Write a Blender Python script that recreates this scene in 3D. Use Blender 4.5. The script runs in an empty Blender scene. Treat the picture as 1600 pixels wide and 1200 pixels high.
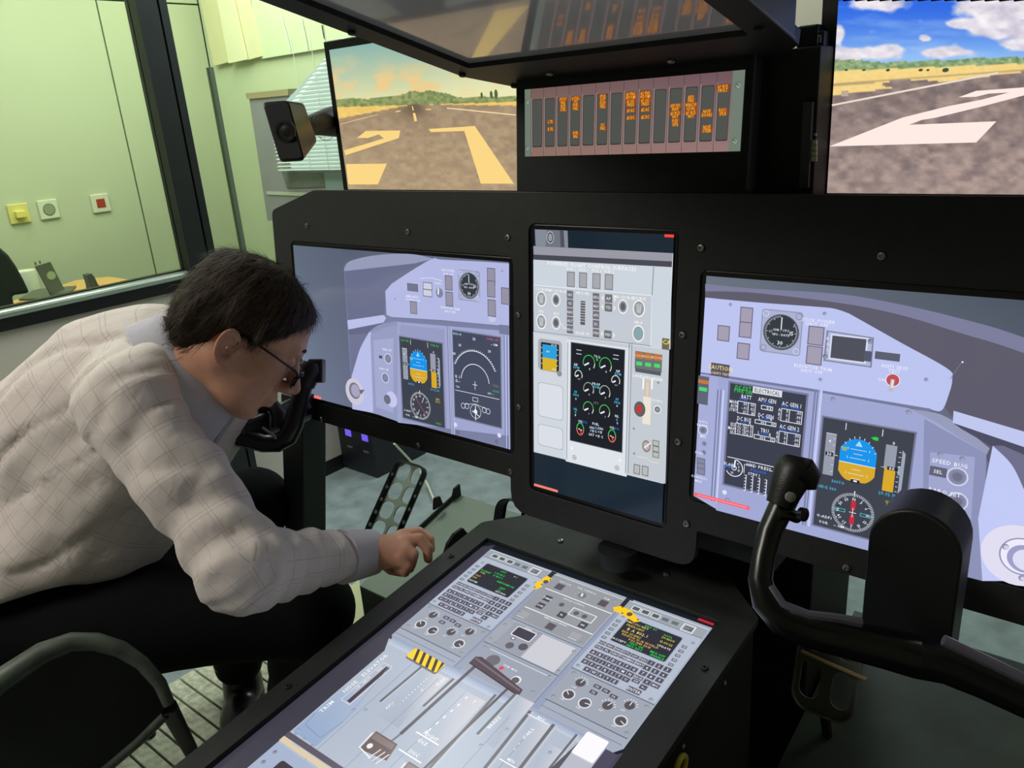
import bpy, math, random
import numpy as np
from mathutils import Matrix, Vector
random.seed(4); np.random.seed(4)
SC = bpy.context.scene
COL = SC.collection
FZ = 1.15                       # height of the left display's upper edge above the floor
# ---------------------------------------------------------------- camera
FPX, YAW, PITCH, ROLL = 1233.9, 0.6986, 0.3363, -0.0743
CAM = np.array([0.7543, -0.9117, 0.2193 + FZ])
cy, sy, cp, sp, cr, sr = math.cos(YAW), math.sin(YAW), math.cos(PITCH), math.sin(PITCH), math.cos(ROLL), math.sin(ROLL)
FW = np.array([-sy * cp, cy * cp, -sp]); _r = np.array([cy, sy, 0.0]); _u = np.cross(_r, FW)
RT = cr * _r + sr * _u; UP = -sr * _r + cr * _u
cam = bpy.data.objects.new('camera', bpy.data.cameras.new('camera')); COL.objects.link(cam)
cam.data.sensor_width = 36; cam.data.lens = FPX * 36 / 1600; cam.data.clip_start = 0.02
cam.matrix_world = Matrix(((RT[0], UP[0], -FW[0], CAM[0]), (RT[1], UP[1], -FW[1], CAM[1]), (RT[2], UP[2], -FW[2], CAM[2]), (0, 0, 0, 1)))
SC.camera = cam
vs = SC.view_settings; vs.view_transform = 'Standard'; vs.look = 'None'; vs.exposure = 0; vs.gamma = 1; vs.use_curve_mapping = False
SC.cycles.max_bounces = 8; SC.cycles.use_denoising = True
# ---------------------------------------------------------------- world and lamps
wd = bpy.data.worlds.new('world'); SC.world = wd; wd.use_nodes = True
wd.node_tree.nodes['Background'].inputs[0].default_value = (0.75, 0.85, 0.8, 1)
wd.node_tree.nodes['Background'].inputs[1].default_value = 0.03
def area(name, loc, aim, size, power, col, sy_=None):
    d = bpy.data.lights.new(name, 'AREA'); d.energy = power; d.color = col; d.size = size
    if sy_: d.shape = 'RECTANGLE'; d.size_y = sy_
    o = bpy.data.objects.new(name, d); COL.objects.link(o); o.location = loc
    o.rotation_euler = (Vector(aim) - Vector(loc)).to_track_quat('-Z', 'Y').to_euler(); return o
area('ceiling_lamp_light', (-1.0, -1.9, 2.55), (-0.7, -0.6, 0.8), 0.9, 28, (1, 0.94, 0.86), 0.5)
area('floor_fill_light', (-0.6, 2.0, 2.3), (-0.9, 0.9, 0.0), 1.0, 20, (0.82, 0.95, 0.95), 0.6)  # soft fill added to light the floor, no window stands here
area('office_lamp_light', (-2.45, 0.0, 2.6), (-2.9, 0.1, 0.9), 0.6, 39, (1, 0.99, 0.93), 1.6)
area('left_fill_light', (-1.25, 0.35, 2.62), (-1.2, 0.1, 0.0), 0.5, 15, (0.95, 1, 0.93), 1.0)  # fill added to brighten the planks, floor and left wall
area('office_back_light', (-2.3, 1.0, 2.4), (-2.5, 1.7, 1.0), 0.6, 14, (0.97, 1, 0.94), 0.6)
area('rear_room_light', (1.6, 1.6, 2.5), (1.3, 1.3, 0.0), 0.8, 9, (0.9, 1, 0.9), 0.8)

# ---------------------------------------------------------------- measuring helpers (a pixel of the photograph and a known plane give a point)
def ray(px, py): return RT * (px - 800) / FPX - UP * (py - 600) / FPX + FW
def on_plane(p, P0, n):
    d = ray(*p); n = np.asarray(n, float); return CAM + d * (np.dot(np.asarray(P0) - CAM, n) / np.dot(d, n))
def at_x(p, x): return on_plane(p, (x, 0, 0), (1, 0, 0))
def at_y(p, y): return on_plane(p, (0, y, 0), (0, 1, 0))
def at_z(p, z): return on_plane(p, (0, 0, z), (0, 0, 1))
def at_d(p, s): return CAM + s * ray(*p)
def px_of(P):
    d = np.asarray(P, float) - CAM; return (800 + FPX * d @ RT / (d @ FW), 600 - FPX * d @ UP / (d @ FW))
# ---------------------------------------------------------------- materials
def lin(c):
    return tuple(((v / 255) / 12.92 if v / 255 <= 0.04045 else ((v / 255 + 0.055) / 1.055) ** 2.4) for v in c[:3])
def mat(name, rgb, rough=0.5, metal=0.0, noise=0.0, scale=40, bump=0.0, spec=0.5, bscale=None, coat=0, trans=0, alpha=1):
    m = bpy.data.materials.new(name); m.use_nodes = True; nt = m.node_tree; b = nt.nodes['Principled BSDF']
    c = lin(rgb); b.inputs['Base Color'].default_value = (*c, 1); b.inputs['Roughness'].default_value = rough
    b.inputs['Metallic'].default_value = metal; b.inputs['Specular IOR Level'].default_value = spec
    b.inputs['Coat Weight'].default_value = coat
    tc = nt.nodes.new('ShaderNodeTexCoord')
    n = nt.nodes.new('ShaderNodeTexNoise'); n.inputs['Scale'].default_value = scale; n.inputs['Detail'].default_value = 4
    nt.links.new(tc.outputs['Object'], n.inputs['Vector'])
    r = nt.nodes.new('ShaderNodeValToRGB'); k = noise
    r.color_ramp.elements[0].position = 0.3; r.color_ramp.elements[1].position = 0.7
    r.color_ramp.elements[0].color = (*[v * (1 - k) for v in c], 1); r.color_ramp.elements[1].color = (*[min(1, v * (1 + k)) for v in c], 1)
    nt.links.new(n.outputs['Fac'], r.inputs['Fac']); nt.links.new(r.outputs['Color'], b.inputs['Base Color'])
    if bump:
        n2 = nt.nodes.new('ShaderNodeTexNoise'); n2.inputs['Scale'].default_value = bscale or scale * 6; n2.inputs['Detail'].default_value = 3
        nt.links.new(tc.outputs['Object'], n2.inputs['Vector'])
        bp = nt.nodes.new('ShaderNodeBump'); bp.inputs['Strength'].default_value = bump; bp.inputs['Distance'].default_value = 0.002
        nt.links.new(n2.outputs['Fac'], bp.inputs['Height']); nt.links.new(bp.outputs['Normal'], b.inputs['Normal'])
    return m
def emat(name, rgb, strength):
    m = bpy.data.materials.new(name); m.use_nodes = True; b = m.node_tree.nodes['Principled BSDF']
    b.inputs['Base Color'].default_value = (0.01, 0.01, 0.01, 1); b.inputs['Emission Color'].default_value = (*lin(rgb), 1); b.inputs['Emission Strength'].default_value = strength
    return m
def display_mat(name, strength=1.0, rough=0.12, spec=0.4):
    m = bpy.data.materials.new(name); m.use_nodes = True; nt = m.node_tree; b = nt.nodes['Principled BSDF']
    b.inputs['Base Color'].default_value = (0.006, 0.006, 0.008, 1); b.inputs['Roughness'].default_value = rough; b.inputs['Specular IOR Level'].default_value = spec
    a = nt.nodes.new('ShaderNodeAttribute'); a.attribute_name = 'Col'
    nt.links.new(a.outputs['Color'], b.inputs['Emission Color']); b.inputs['Emission Strength'].default_value = strength
    return m
M = {}
M['black'] = mat('black_powder_coat', (36, 38, 38), 0.55, 0, 0.12, 60, 0.25, 0.35, 900)
M['black2'] = mat('black_side_panel', (24, 26, 28), 0.6, 0, 0.15, 30, 0.15, 0.3, 700)
M['bezel'] = mat('black_monitor_plastic', (10, 12, 15), 0.3, 0, 0.05, 60)
M['gloss'] = mat('black_gloss_plastic', (12, 13, 15), 0.28, 0, 0.1, 30, 0, 0.5)
M['rubber'] = mat('black_grip_rubber', (16, 17, 19), 0.42, 0, 0.15, 80, 0.1, 0.5, 600)
M['steel'] = mat('steel_screw', (150, 150, 145), 0.35, 1, 0.1, 200)
M['darkmetal'] = mat('dark_green_black_metal', (22, 30, 28), 0.45, 0.2, 0.15, 30)
# ---------------------------------------------------------------- mesh helpers
def tag(o, label=None, cat=None, group=None, kind=None):
    if label: o['label'] = label
    if cat: o['category'] = cat
    if group: o['group'] = group
    if kind: o['kind'] = kind
    return o
def empty(name, loc=(0, 0, 0), rot=(0, 0, 0), label=None, cat=None, group=None):
    o = bpy.data.objects.new(name, None); COL.objects.link(o); o.location = loc; o.rotation_euler = rot; o.empty_display_size = 0.05
    return tag(o, label, cat, group)
def W2L(parent):
    m = Matrix.LocRotScale(parent.location, parent.rotation_euler, parent.scale)
    return m.inverted()
def frame_of(e1, e2):
    e1 = np.array(e1, float); e1 /= np.linalg.norm(e1); e2 = np.array(e2, float); e2 -= e1 * (e1 @ e2); e2 /= np.linalg.norm(e2)
    return e1, e2, np.cross(e1, e2)
class MB:
    """collects shapes in world coordinates and links them as one mesh object"""
    def __init__(s): s.v = []; s.f = []; s.m = []; s.mi = 0
    def add(s, v, f):
        o = len(s.v); s.v += [tuple(map(float, p)) for p in v]; s.f += [tuple(i + o for i in q) for q in f]; s.m += [s.mi] * len(f); return s
    def box(s, lo, hi, R=None, O=None):
        x0, y0, z0 = lo; x1, y1, z1 = hi
        v = [(x, y, z) for z in (z0, z1) for x, y in ((x0, y0), (x1, y0), (x1, y1), (x0, y1))]
        if R is not None: v = [np.asarray(O) + np.asarray(R[0]) * a + np.asarray(R[1]) * b + np.asarray(R[2]) * c for a, b, c in v]
        return s.add(v, [(3, 2, 1, 0), (4, 5, 6, 7), (0, 1, 5, 4), (1, 2, 6, 5), (2, 3, 7, 6), (3, 0, 4, 7)])
    def prism(s, pts, off):
        """closed polygon pts (world) pushed along off"""
        n = len(pts); off = np.asarray(off, float); v = [np.asarray(p, float) for p in pts]; v = v + [p + off for p in v]
        return s.add(v, [tuple(range(n))[::-1], tuple(range(n, 2 * n))] + [(i, (i + 1) % n, n + (i + 1) % n, n + i) for i in range(n)])
    def tube(s, pts, rad, n=12, flat=1.0, cap=True, up=(0, 0, 1)):
        pts = [np.asarray(p, float) for p in pts]; k = len(pts); rad = rad if hasattr(rad, '__len__') else [rad] * k
        V = []; F = []; prev = None
        for i in range(k):
            t = pts[min(i + 1, k - 1)] - pts[max(i - 1, 0)]; t /= (np.linalg.norm(t) + 1e-12)
            if prev is None:
                a = np.asarray(up, float)
                if abs(a @ t) > .95: a = np.array([1., 0, 0])
                a = a - t * (a @ t)
            else: a = prev - t * (prev @ t)
            a /= np.linalg.norm(a); prev = a; b = np.cross(t, a)
            for j in range(n):
                w = 2 * math.pi * j / n; V.append(pts[i] + rad[i] * (a * math.cos(w) * flat + b * math.sin(w)))
        for i in range(k - 1):
            for j in range(n): F.append((i * n + j, i * n + (j + 1) % n, (i + 1) * n + (j + 1) % n, (i + 1) * n + j))
        if cap: F.append(tuple(range(n))[::-1]); F.append(tuple((k - 1) * n + j for j in range(n)))
        return s.add(V, F)
    def lathe(s, O, axis, prof, n=16):
        """prof: list of (radius, height along axis)"""
        axis = np.asarray(axis, float); axis /= np.linalg.norm(axis); a = np.array([0, 0, 1.]) if abs(axis[2]) < .9 else np.array([1., 0, 0])
        a = a - axis * (a @ axis); a /= np.linalg.norm(a); b = np.cross(axis, a); V = []; F = []
        for r, h in prof:
            for j in range(n):
                w = 2 * math.pi * j / n; V.append(np.asarray(O) + axis * h + r * (a * math.cos(w) + b * math.sin(w)))
        for i in range(len(prof) - 1):
            for j in range(n): F.append((i * n + j, i * n + (j + 1) % n, (i + 1) * n + (j + 1) % n, (i + 1) * n + j))
        F.append(tuple(range(n))[::-1]); F.append(tuple((len(prof) - 1) * n + j for j in range(n)))
        return s.add(V, F)
    def build(s, name, m, parent=None, smooth=False, bevel=0, kind=None, label=None):
        me = bpy.data.meshes.new(name); v = s.v
        if parent is not None:
            A = np.array(W2L(parent)); v = (np.c_[np.array(v), np.ones(len(v))] @ A.T)[:, :3].tolist()
        me.from_pydata(v, [], s.f); ms = m if isinstance(m, (list, tuple)) else [m]
        for q in ms: me.materials.append(q)
        if len(ms) > 1: me.polygons.foreach_set('material_index', s.m)
        me.validate(); me.update()
        o = bpy.data.objects.new(name, me); COL.objects.link(o)
        if parent is not None: o.parent = parent
        if smooth:
            me.shade_smooth()
            try: me.set_sharp_from_angle(angle=math.radians(40))
            except Exception: pass
        if bevel:
            b = o.modifiers.new('bevel', 'BEVEL'); b.width = bevel; b.segments = 2; b.limit_method = 'ANGLE'; b.angle_limit = math.radians(40)
        if kind: o['kind'] = kind
        if label: o['label'] = label
        return o
def rounded(x0, y0, x1, y1, r, n=5):
    out = []
    for cx, cy_, a0 in ((x1 - r, y1 - r, 0), (x0 + r, y1 - r, 90), (x0 + r, y0 + r, 180), (x1 - r, y0 + r, 270)):
        for i in range(n + 1):
            a = math.radians(a0 + 90 * i / n); out.append((cx + r * math.cos(a), cy_ + r * math.sin(a)))
    return out
def round_poly(pts, r, n=4):
    """round the corners of a polygon"""
    out = []; k = len(pts)
    for i in range(k):
        p = np.array(pts[i], float); a = np.array(pts[i - 1], float); b = np.array(pts[(i + 1) % k], float)
        rr = r[i] if hasattr(r, '__len__') else r
        if rr <= 0: out.append(tuple(p)); continue
        da = (a - p) / np.linalg.norm(a - p); db = (b - p) / np.linalg.norm(b - p); A = p + da * rr; B = p + db * rr
        for j in range(n + 1):
            t = j / n; out.append(tuple((1 - t) ** 2 * A + 2 * t * (1 - t) * p + t * t * B))
    return out
def plate(name, outline, holes, thick, O, e1, e2, m, parent=None, bevel=0.0, off=0.0):
    """flat board with holes; outline and holes are 2D; front face at off, body behind (along -e1xe2)"""
    e1, e2, e3 = frame_of(e1, e2)
    cu = bpy.data.curves.new('t', 'CURVE'); cu.dimensions = '2D'; cu.fill_mode = 'BOTH'; cu.extrude = thick / 2 - bevel; cu.bevel_depth = bevel; cu.bevel_resolution = 1
    if bevel: cu.offset = -bevel
    for ring in [outline] + list(holes):
        sp_ = cu.splines.new('POLY'); sp_.points.add(len(ring) - 1); sp_.use_cyclic_u = True
        for i, p in enumerate(ring): sp_.points[i].co = (p[0], p[1], 0, 1)
    to = bpy.data.objects.new('t', cu); COL.objects.link(to); dg = bpy.context.evaluated_depsgraph_get()
    me = bpy.data.meshes.new_from_object(to.evaluated_get(dg)); bpy.data.objects.remove(to); bpy.data.curves.remove(cu)
    O = np.asarray(O, float) + e3 * (off - thick / 2)
    T = Matrix(((e1[0], e2[0], e3[0], O[0]), (e1[1], e2[1], e3[1], O[1]), (e1[2], e2[2], e3[2], O[2]), (0, 0, 0, 1)))
    me.transform((W2L(parent) @ T) if parent is not None else T); me.name = name; me.materials.clear(); me.materials.append(m)
    o = bpy.data.objects.new(name, me); COL.objects.link(o)
    if parent is not None: o.parent = parent
    return o
# ---------------------------------------------------------------- glyphs and flat pictures
_gl = {}
def glyph(ch):
    if ch in _gl: return _gl[ch]
    cu = bpy.data.curves.new('g', 'FONT'); cu.body = ch; cu.size = 1; cu.resolution_u = 1; cu.offset = 0.010
    o = bpy.data.objects.new('g', cu); COL.objects.link(o); dg = bpy.context.evaluated_depsgraph_get()
    me = bpy.data.meshes.new_from_object(o.evaluated_get(dg)); v = [(p.co.x, p.co.y) for p in me.vertices]; f = [tuple(p.vertices) for p in me.polygons]
    w = max([p[0] for p in v] + [0.25]) + 0.07; _gl[ch] = (v, f, w)
    bpy.data.objects.remove(o); bpy.data.curves.remove(cu); bpy.data.meshes.remove(me); return _gl[ch]
class Canvas:
    """flat picture of a display: coloured shapes in metres (a right, b down) on the display's own plane"""
    def __init__(s, O, e1, e2, quad=None, W=None, H=None, lift=0.0004):
        s.O = np.asarray(O, float); s.e1, s.e2, s.n = frame_of(e1, e2); s.n = -s.n      # e2 points down, n towards the viewer
        s.V = []; s.F = []; s.C = []; s.k = 0; s.lift = lift; s.W = W; s.H = H; s.Hm = None
        if quad is not None:
            src = [(0, 0), (W, 0), (W, H), (0, H)]; dst = [s._raw(q) for q in quad]; A = []; B = []
            for (x, y), (X, Y) in zip(dst, src):
                A.append([x, y, 1, 0, 0, 0, -X * x, -X * y]); B.append(X); A.append([0, 0, 0, x, y, 1, -Y * x, -Y * y]); B.append(Y)
            h = np.linalg.solve(np.array(A), np.array(B)); s.Hm = np.array([[h[0], h[1], h[2]], [h[3], h[4], h[5]], [h[6], h[7], 1]]); s.Hi = np.linalg.inv(s.Hm)
    def _raw(s, p):
        q = on_plane(p, s.O, s.n) - s.O; return q @ s.e1, q @ s.e2
    def P(s, p):
        a, b = s._raw(p)
        if s.Hm is None: return a, b
        w = s.Hm @ np.array([a, b, 1]); return w[0] / w[2], w[1] / w[2]
    def world(s, a, b, z=0):
        if s.Hm is not None:
            w = s.Hi @ np.array([a, b, 1]); a, b = w[0] / w[2], w[1] / w[2]
        return s.O + s.e1 * a + s.e2 * b + s.n * z
    def mesh(s, pts, faces, col):
        o = len(s.V); s.k += 1; z = s.lift + s.k * 2.0e-6
        s.V += [s.world(a, b, z) for a, b in pts]
        cols = col if isinstance(col[0], (tuple, list)) else None
        for f in faces:
            s.F.append(tuple(i + o for i in f)); s.C += [lin(cols[i]) if cols else lin(col) for i in f]
        return s
    def poly(s, pts, col): return s.mesh(pts, [tuple(range(len(pts)))], col)
    def R(s, a0, b0, a1, b1, col, r=0):
        if r: return s.poly(rounded(min(a0, a1), min(b0, b1), max(a0, a1), max(b0, b1), r, 3), col)
        return s.poly([(a0, b0), (a1, b0), (a1, b1), (a0, b1)], col)
    def B(s, a0, b0, a1, b1, col, t=0.001, r=0):      # outline of a box
        if r:
            s.line(rounded(a0, b0, a1, b1, r, 3), col, t, True); return s
        s.R(a0, b0, a1, b0 + t, col); s.R(a0, b1 - t, a1, b1, col); s.R(a0, b0, a0 + t, b1, col); return s.R(a1 - t, b0, a1, b1, col)
    def line(s, pts, col, t=0.001, closed=False):
        pts = [np.array(p, float) for p in pts]; k = len(pts); L = []
        for i in range(k):
            if closed: d = pts[(i + 1) % k] - pts[i - 1]
            else: d = pts[min(i + 1, k - 1)] - pts[max(i - 1, 0)]
            d = d / (np.linalg.norm(d) + 1e-12); nn = np.array([-d[1], d[0]]) * t / 2; L += [pts[i] + nn, pts[i] - nn]
        F = [(2 * i, 2 * i + 1, 2 * i + 3, 2 * i + 2) for i in range(k - 1)]
        if closed: F.append((2 * k - 2, 2 * k - 1, 1, 0))
        return s.mesh(L, F, col)
    def disc(s, a, b, r, col, n=20, r2=None):
        return s.poly([(a + r * math.cos(2 * math.pi * i / n), b + (r2 or r) * math.sin(2 * math.pi * i / n)) for i in range(n)], col)
    def ring(s, a, b, r, col, t=0.001, a0=0, a1=360, n=28, r2=None):
        k = (r2 or r) / r
        return s.line([(a + r * math.cos(math.radians(a0 + (a1 - a0) * i / n)), b + r * k * math.sin(math.radians(a0 + (a1 - a0) * i / n))) for i in range(n + 1)], col, t)
    def text(s, txt, a, b, h, col, align='c', ang=0, sx=1.0):
        gs = [glyph(c) if c != ' ' else None for c in txt]; w = sum((g[2] if g else 0.35) for g in gs) * h / 0.7 * sx
        x = -w / 2 if align == 'c' else (0 if align == 'l' else -w); ca, sa = math.cos(math.radians(ang)), math.sin(math.radians(ang)); V = []; F = []
        for g in gs:
            if g:
                o = len(V)
                for vx, vy in g[0]:
                    X = x + vx * h / 0.7 * sx; Y = h / 2 - vy * h / 0.7; V.append((a + X * ca - Y * sa, b + X * sa + Y * ca))
                F += [tuple(i + o for i in f) for f in g[1]]; x += g[2] * h / 0.7 * sx
            else: x += 0.35 * h / 0.7 * sx
        if F: s.mesh(V, F, col)
        return s
    def knob(s, a, b, r, col=(88, 84, 92), ring=(240, 240, 245), hi=None, ptr=None, t=0.0008):
        if ring: s.ring(a, b, r * 1.22, ring, t, n=22)
        s.disc(a, b, r, col, 18)
        if hi: s.disc(a, b, r * 0.6, hi, 14)
        if ptr is not None: s.line([(a, b), (a + r * math.cos(math.radians(ptr)), b + r * math.sin(math.radians(ptr)))], (245, 245, 245), t)
    def screw(s, a, b, r=0.0028, c=(120, 125, 140)):
        s.disc(a, b, r, c, 10); s.disc(a + r * .15, b + r * .2, r * .6, tuple(min(255, v + 45) for v in c), 8); s.line([(a - r * .5, b - r * .3), (a + r * .5, b + r * .3)], tuple(v - 40 for v in c), r * .25)
    # pixel versions
    def p(s, x, y): return s.P((x, y))
    def build(s, name, m, parent):
        me = bpy.data.meshes.new(name); A = np.array(W2L(parent)); v = np.array(s.V)
        v = (np.c_[v, np.ones(len(v))] @ A.T)[:, :3]; me.from_pydata(v.tolist(), [], s.F)
        at = me.color_attributes.new('Col', 'FLOAT_COLOR', 'CORNER'); c = np.ones((len(s.C), 4), np.float32); c[:, :3] = np.array(s.C); at.data.foreach_set('color', c.ravel())
        me.materials.append(m); me.update(); o = bpy.data.objects.new(name, me); COL.objects.link(o); o.parent = parent; return o
def K(ox, oy, s): return lambda x, y: (ox + x / s, oy + y / s)
def lerp(a, b, t): return tuple(a[i] + (b[i] - a[i]) * t for i in range(len(a)))
# ================================================================ STRUCTURE
def struct(name, mb, m, **k):
    o = mb.build(name, m, **k); o['kind'] = 'structure'; return o
M['floor'] = mat('marbled_grey_blue_linoleum', (140, 156, 158), 0.32, 0, 0.22, 14, 0.05, 0.5, 60)
M['wallwhite'] = mat('off_white_partition_board', (205, 200, 188), 0.6, 0, 0.03, 3)
M['wallgreen'] = mat('pale_green_wall_panel', (200, 208, 176), 0.55, 0, 0.02, 2)
M['wallgreen2'] = mat('pale_green_back_wall', (204, 216, 182), 0.55, 0, 0.02, 2)
M['beige'] = mat('beige_rear_wall', (168, 160, 140), 0.7, 0, 0.03, 3)
M['ceiling'] = mat('white_ceiling', (210, 210, 205), 0.8, 0, 0.02, 5)
M['joint'] = mat('dark_panel_joint', (40, 44, 38), 0.7)
M['frameblk'] = mat('dark_aluminium_frame', (38, 44, 44), 0.4, 0.3, 0.1, 10)
M['frameblk2'] = mat('black_frame_gasket', (8, 12, 14), 0.5)
M['silver'] = mat('satin_silver_rail', (190, 205, 190), 0.28, 0.7, 0.05, 6)
PX = -1.747                       # glass partition plane, left of the simulator
FX, BY = -3.2, 1.56               # far office wall and its back wall
struct('floor', MB().box((-3.4, -3.0, -0.05), (2.6, 3.0, 0)), M['floor'])
struct('ceiling', MB().box((-3.4, -3.0, 2.7), (2.6, 3.0, 2.75)), M['ceiling'])
struct('wall_right', MB().box((2.5, -3.0, 0), (2.6, 3.0, 2.7)), M['beige'])
struct('wall_rear', MB().box((PX + .03, 2.4, 0), (2.5, 2.5, 2.7)), M['beige'])
struct('wall_front', MB().box((-3.4, -3.1, 0), (2.6, -3.0, 2.7)), M['beige'])
# far office walls are made of tall boards with dark joints between them
wf = struct('wall_far_office', MB().box((FX - .08, -3.0, 0), (FX - .012, BY + .05, 2.7)), M['joint'])
ys = [-2.9, -1.95, -1.0, -0.05, 1.0435, BY]
zs = [0, 1.968, 2.7]
for i in range(len(ys) - 1):
    for j in range(2):
        MB().box((FX - .012, ys[i] + .004, zs[j] + .004), (FX, ys[i + 1] - .004, zs[j + 1] - .004)).build('wall_board', M['wallgreen'], wf)
wb = struct('wall_back_office', MB().box((FX, BY + .01, 0), (PX - .03, BY + .06, 2.7)), M['joint'])
MB().box((FX + .006, BY, 0), (PX - .03, BY + .01, 2.7)).build('wall_board', M['wallgreen2'], wb)
# partition wall: lower boards, rails, mullion, glass
Z1 = at_x((143, 485), PX)[2]      # underside of the black rail
wl = struct('wall_left', MB().box((PX - .045, -3.0, 0), (PX - .012, 2.4, Z1)), M['joint'])
yb = [-3.0, -1.6, -0.55, 0.507, 1.6, 2.4]
for i in range(len(yb) - 1):
    MB().box((PX - .012, yb[i] + .003, .06), (PX, yb[i + 1] - .003, Z1)).build('wall_board', M['wallwhite'], wl)
struct('baseboard_left', MB().box((PX - .012, -3.0, 0), (PX + .004, 2.4, .058)), M['frameblk2'])
struct('trim_1', MB().box((PX - .03, -3.0, Z1), (PX + .012, 0.43, Z1 + .034)), M['frameblk2'])
struct('trim_2', MB().tube([(PX + .004, -3.0, Z1 + .046), (PX + .004, .43, Z1 + .046)], .014, 12), M['silver'], smooth=True)
struct('trim_3', MB().box((PX - .03, -3.0, Z1 + .034), (PX - .004, .43, Z1 + .063)), M['frameblk2'])
mu = struct('trim_4', MB().box((PX - .03, .425, 0.0), (PX + .035, .492, 2.7)), M['frameblk'])
MB().box((PX - .03, .492, 0.0), (PX + .012, .502, 2.7)).build('gasket', M['frameblk2'], mu)
MB().box((PX - .03, .502, 0.0), (PX + .03, .527, 2.7)).build('frame_lip', M['frameblk'], mu)
struct('trim_5', MB().box((PX - .03, .527, Z1 - .30), (PX + .010, 2.4, Z1 - .26)), M['frameblk2'])
gm = bpy.data.materials.new('green_tinted_glass'); gm.use_nodes = True; nt = gm.node_tree
for n_ in list(nt.nodes):
    if n_.type == 'BSDF_PRINCIPLED': nt.nodes.remove(n_)
tr = nt.nodes.new('ShaderNodeBsdfTransparent'); tr.inputs[0].default_value = (0.88, 0.93, 0.85, 1)
gl = nt.nodes.new('ShaderNodeBsdfGlossy'); gl.inputs['Roughness'].default_value = 0.0
fr = nt.nodes.new('ShaderNodeFresnel'); fr.inputs[0].default_value = 1.45
mx = nt.nodes.new('ShaderNodeMixShader'); nt.links.new(fr.outputs[0], mx.inputs[0]); nt.links.new(tr.outputs[0], mx.inputs[1]); nt.links.new(gl.outputs[0], mx.inputs[2])
nt.links.new(mx.outputs[0], nt.nodes['Material Output'].inputs[0])
w1 = struct('window_1', MB().box((PX - .012, -3.0, Z1 + .06), (PX - .006, .425, 2.7)), gm)
w2 = struct('window_2', MB().box((PX - .012, .527, Z1 - .26), (PX - .006, 2.4, 2.7)), gm)
struct('trim_6', MB().box((PX - .02, .650, Z1 - .26), (PX + .002, .664, at_x((330, 105), PX)[2])), mat('grey_green_glass_edge', (96, 112, 92), .4))

# ================================================================ INSTRUMENT PANEL
TL = math.radians(5.6135)
PN_E1 = (1, 0, 0); PN_E2 = (0, math.sin(TL), math.cos(TL)); PO = np.array([0, 0, FZ])   # e2 up
DSW = 0.531; DSH = DSW * 9 / 16
def pn(u, v, off=0): return PO + np.array([u, 0, 0]) + np.array(PN_E2) * v + np.array([0, -math.cos(TL), math.sin(TL)]) * off
def pn_px(p):
    q = on_plane(p, PO, (0, -math.cos(TL), math.sin(TL))) - PO; return q[0], q @ np.array(PN_E2)
PT = 0.103; PB = -0.346
out = round_poly([(-.592, PB), (-.001, PB), (-.001, -.404), (.327, -.404), (.327, PB), (.912, PB), (.912, .062), (.778, PT), (-.458, PT), (-.592, .064)],
                 [.01, .004, .035, .03, .004, .01, .012, .006, .006, .012])
LQ = [(457.8, 382.5), (795.3, 411.3), (798, 701.2), None]
def h_open(u0, u1, v0, v1, g=.008): return rounded(u0 - g, v0 - g, u1 + g, v1 + g, .012)
RX0 = .3205
CQ = [pn_px(p) for p in ((835, 357), (1053.5, 367), (1034.5, 818), (835, 760))]
cu0 = min(CQ[0][0], CQ[3][0]) - .010; cu1 = max(CQ[1][0], CQ[2][0]) + .006; cv0 = min(CQ[2][1], CQ[3][1]) - .008; cv1 = max(CQ[0][1], CQ[1][1]) + .007
holes = [h_open(-DSW, 0, -DSH, 0), h_open(RX0, RX0 + DSW, .0023 - DSH, .0023), rounded(cu0, cv0, cu1, cv1, .012)]
panel = empty('instrument_panel', pn(.16, PB), (0, 0, 0), 'wide matt black instrument panel board with three screen openings above the pedals', 'instrument panel')
plate('panel_board', out, holes, .010, PO, PN_E1, PN_E2, M['black'], panel, .0008)
for p in ((480, 353), (638, 362), (794, 371), (810, 492), (811, 636), (798, 737), (654, 696), (502, 655), (1096, 387), (1067, 523), (1060, 690), (1073, 818), (1378, 400), (1323, 887)):
    u, v = pn_px(p); MB().lathe(pn(u, v, 0), (0, -math.cos(TL), math.sin(TL)), [(.0052, -.001), (.0052, .001), (.0042, .0028), (.0022, .0032), (.0018, .0012)], 14).build('screw', M['steel'], panel, True)
# ================================================================ DISPLAYS
M['disp'] = display_mat('backlit_display_picture', 1.0, 0.10, 0.35)
DN = np.array([0, -math.cos(TL), math.sin(TL)]); DOWN = -np.array(PN_E2)
def monitor(name, label, group, W, H, O, e1, e2, depth=.035, lip=.0075, back=.001):
    """root at the display; black body with a thin glossy border round the picture"""
    e1, e2, nn = frame_of(e1, e2); nn = -nn
    c = np.asarray(O) + e1 * W / 2 + e2 * H
    r = empty(name, c, (0, 0, 0), label, 'display', group)
    Rm = (e1, e2, -nn)
    MB().box((-lip, -lip, back), (W + lip, H + lip, depth), Rm, O).build('housing', M['bezel'], r, bevel=.002)
    return r
WHT = (236, 238, 250); DK = (58, 62, 76); LAV = (176, 182, 222); GRN = (40, 210, 70); CYN = (70, 190, 225); BLU = (20, 148, 235); YEL = (216, 170, 44); BTN = (150, 146, 165); BTNE = (96, 98, 120)
def button(c, a, b, w, h, col=BTN, edge=BTNE): c.R(a - w / 2, b - h / 2, a + w / 2, b + h / 2, edge); c.R(a - w / 2 + .0012, b - h / 2 + .0012, a + w / 2 - .0012, b + h / 2 - .0012, col)
def grad(c, pts_top, pts_bot, ct, cb, n=1):
    c.mesh(pts_top + pts_bot[::-1], [tuple(range(len(pts_top) * 2))], [ct] * len(pts_top) + [cb] * len(pts_bot))
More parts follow.
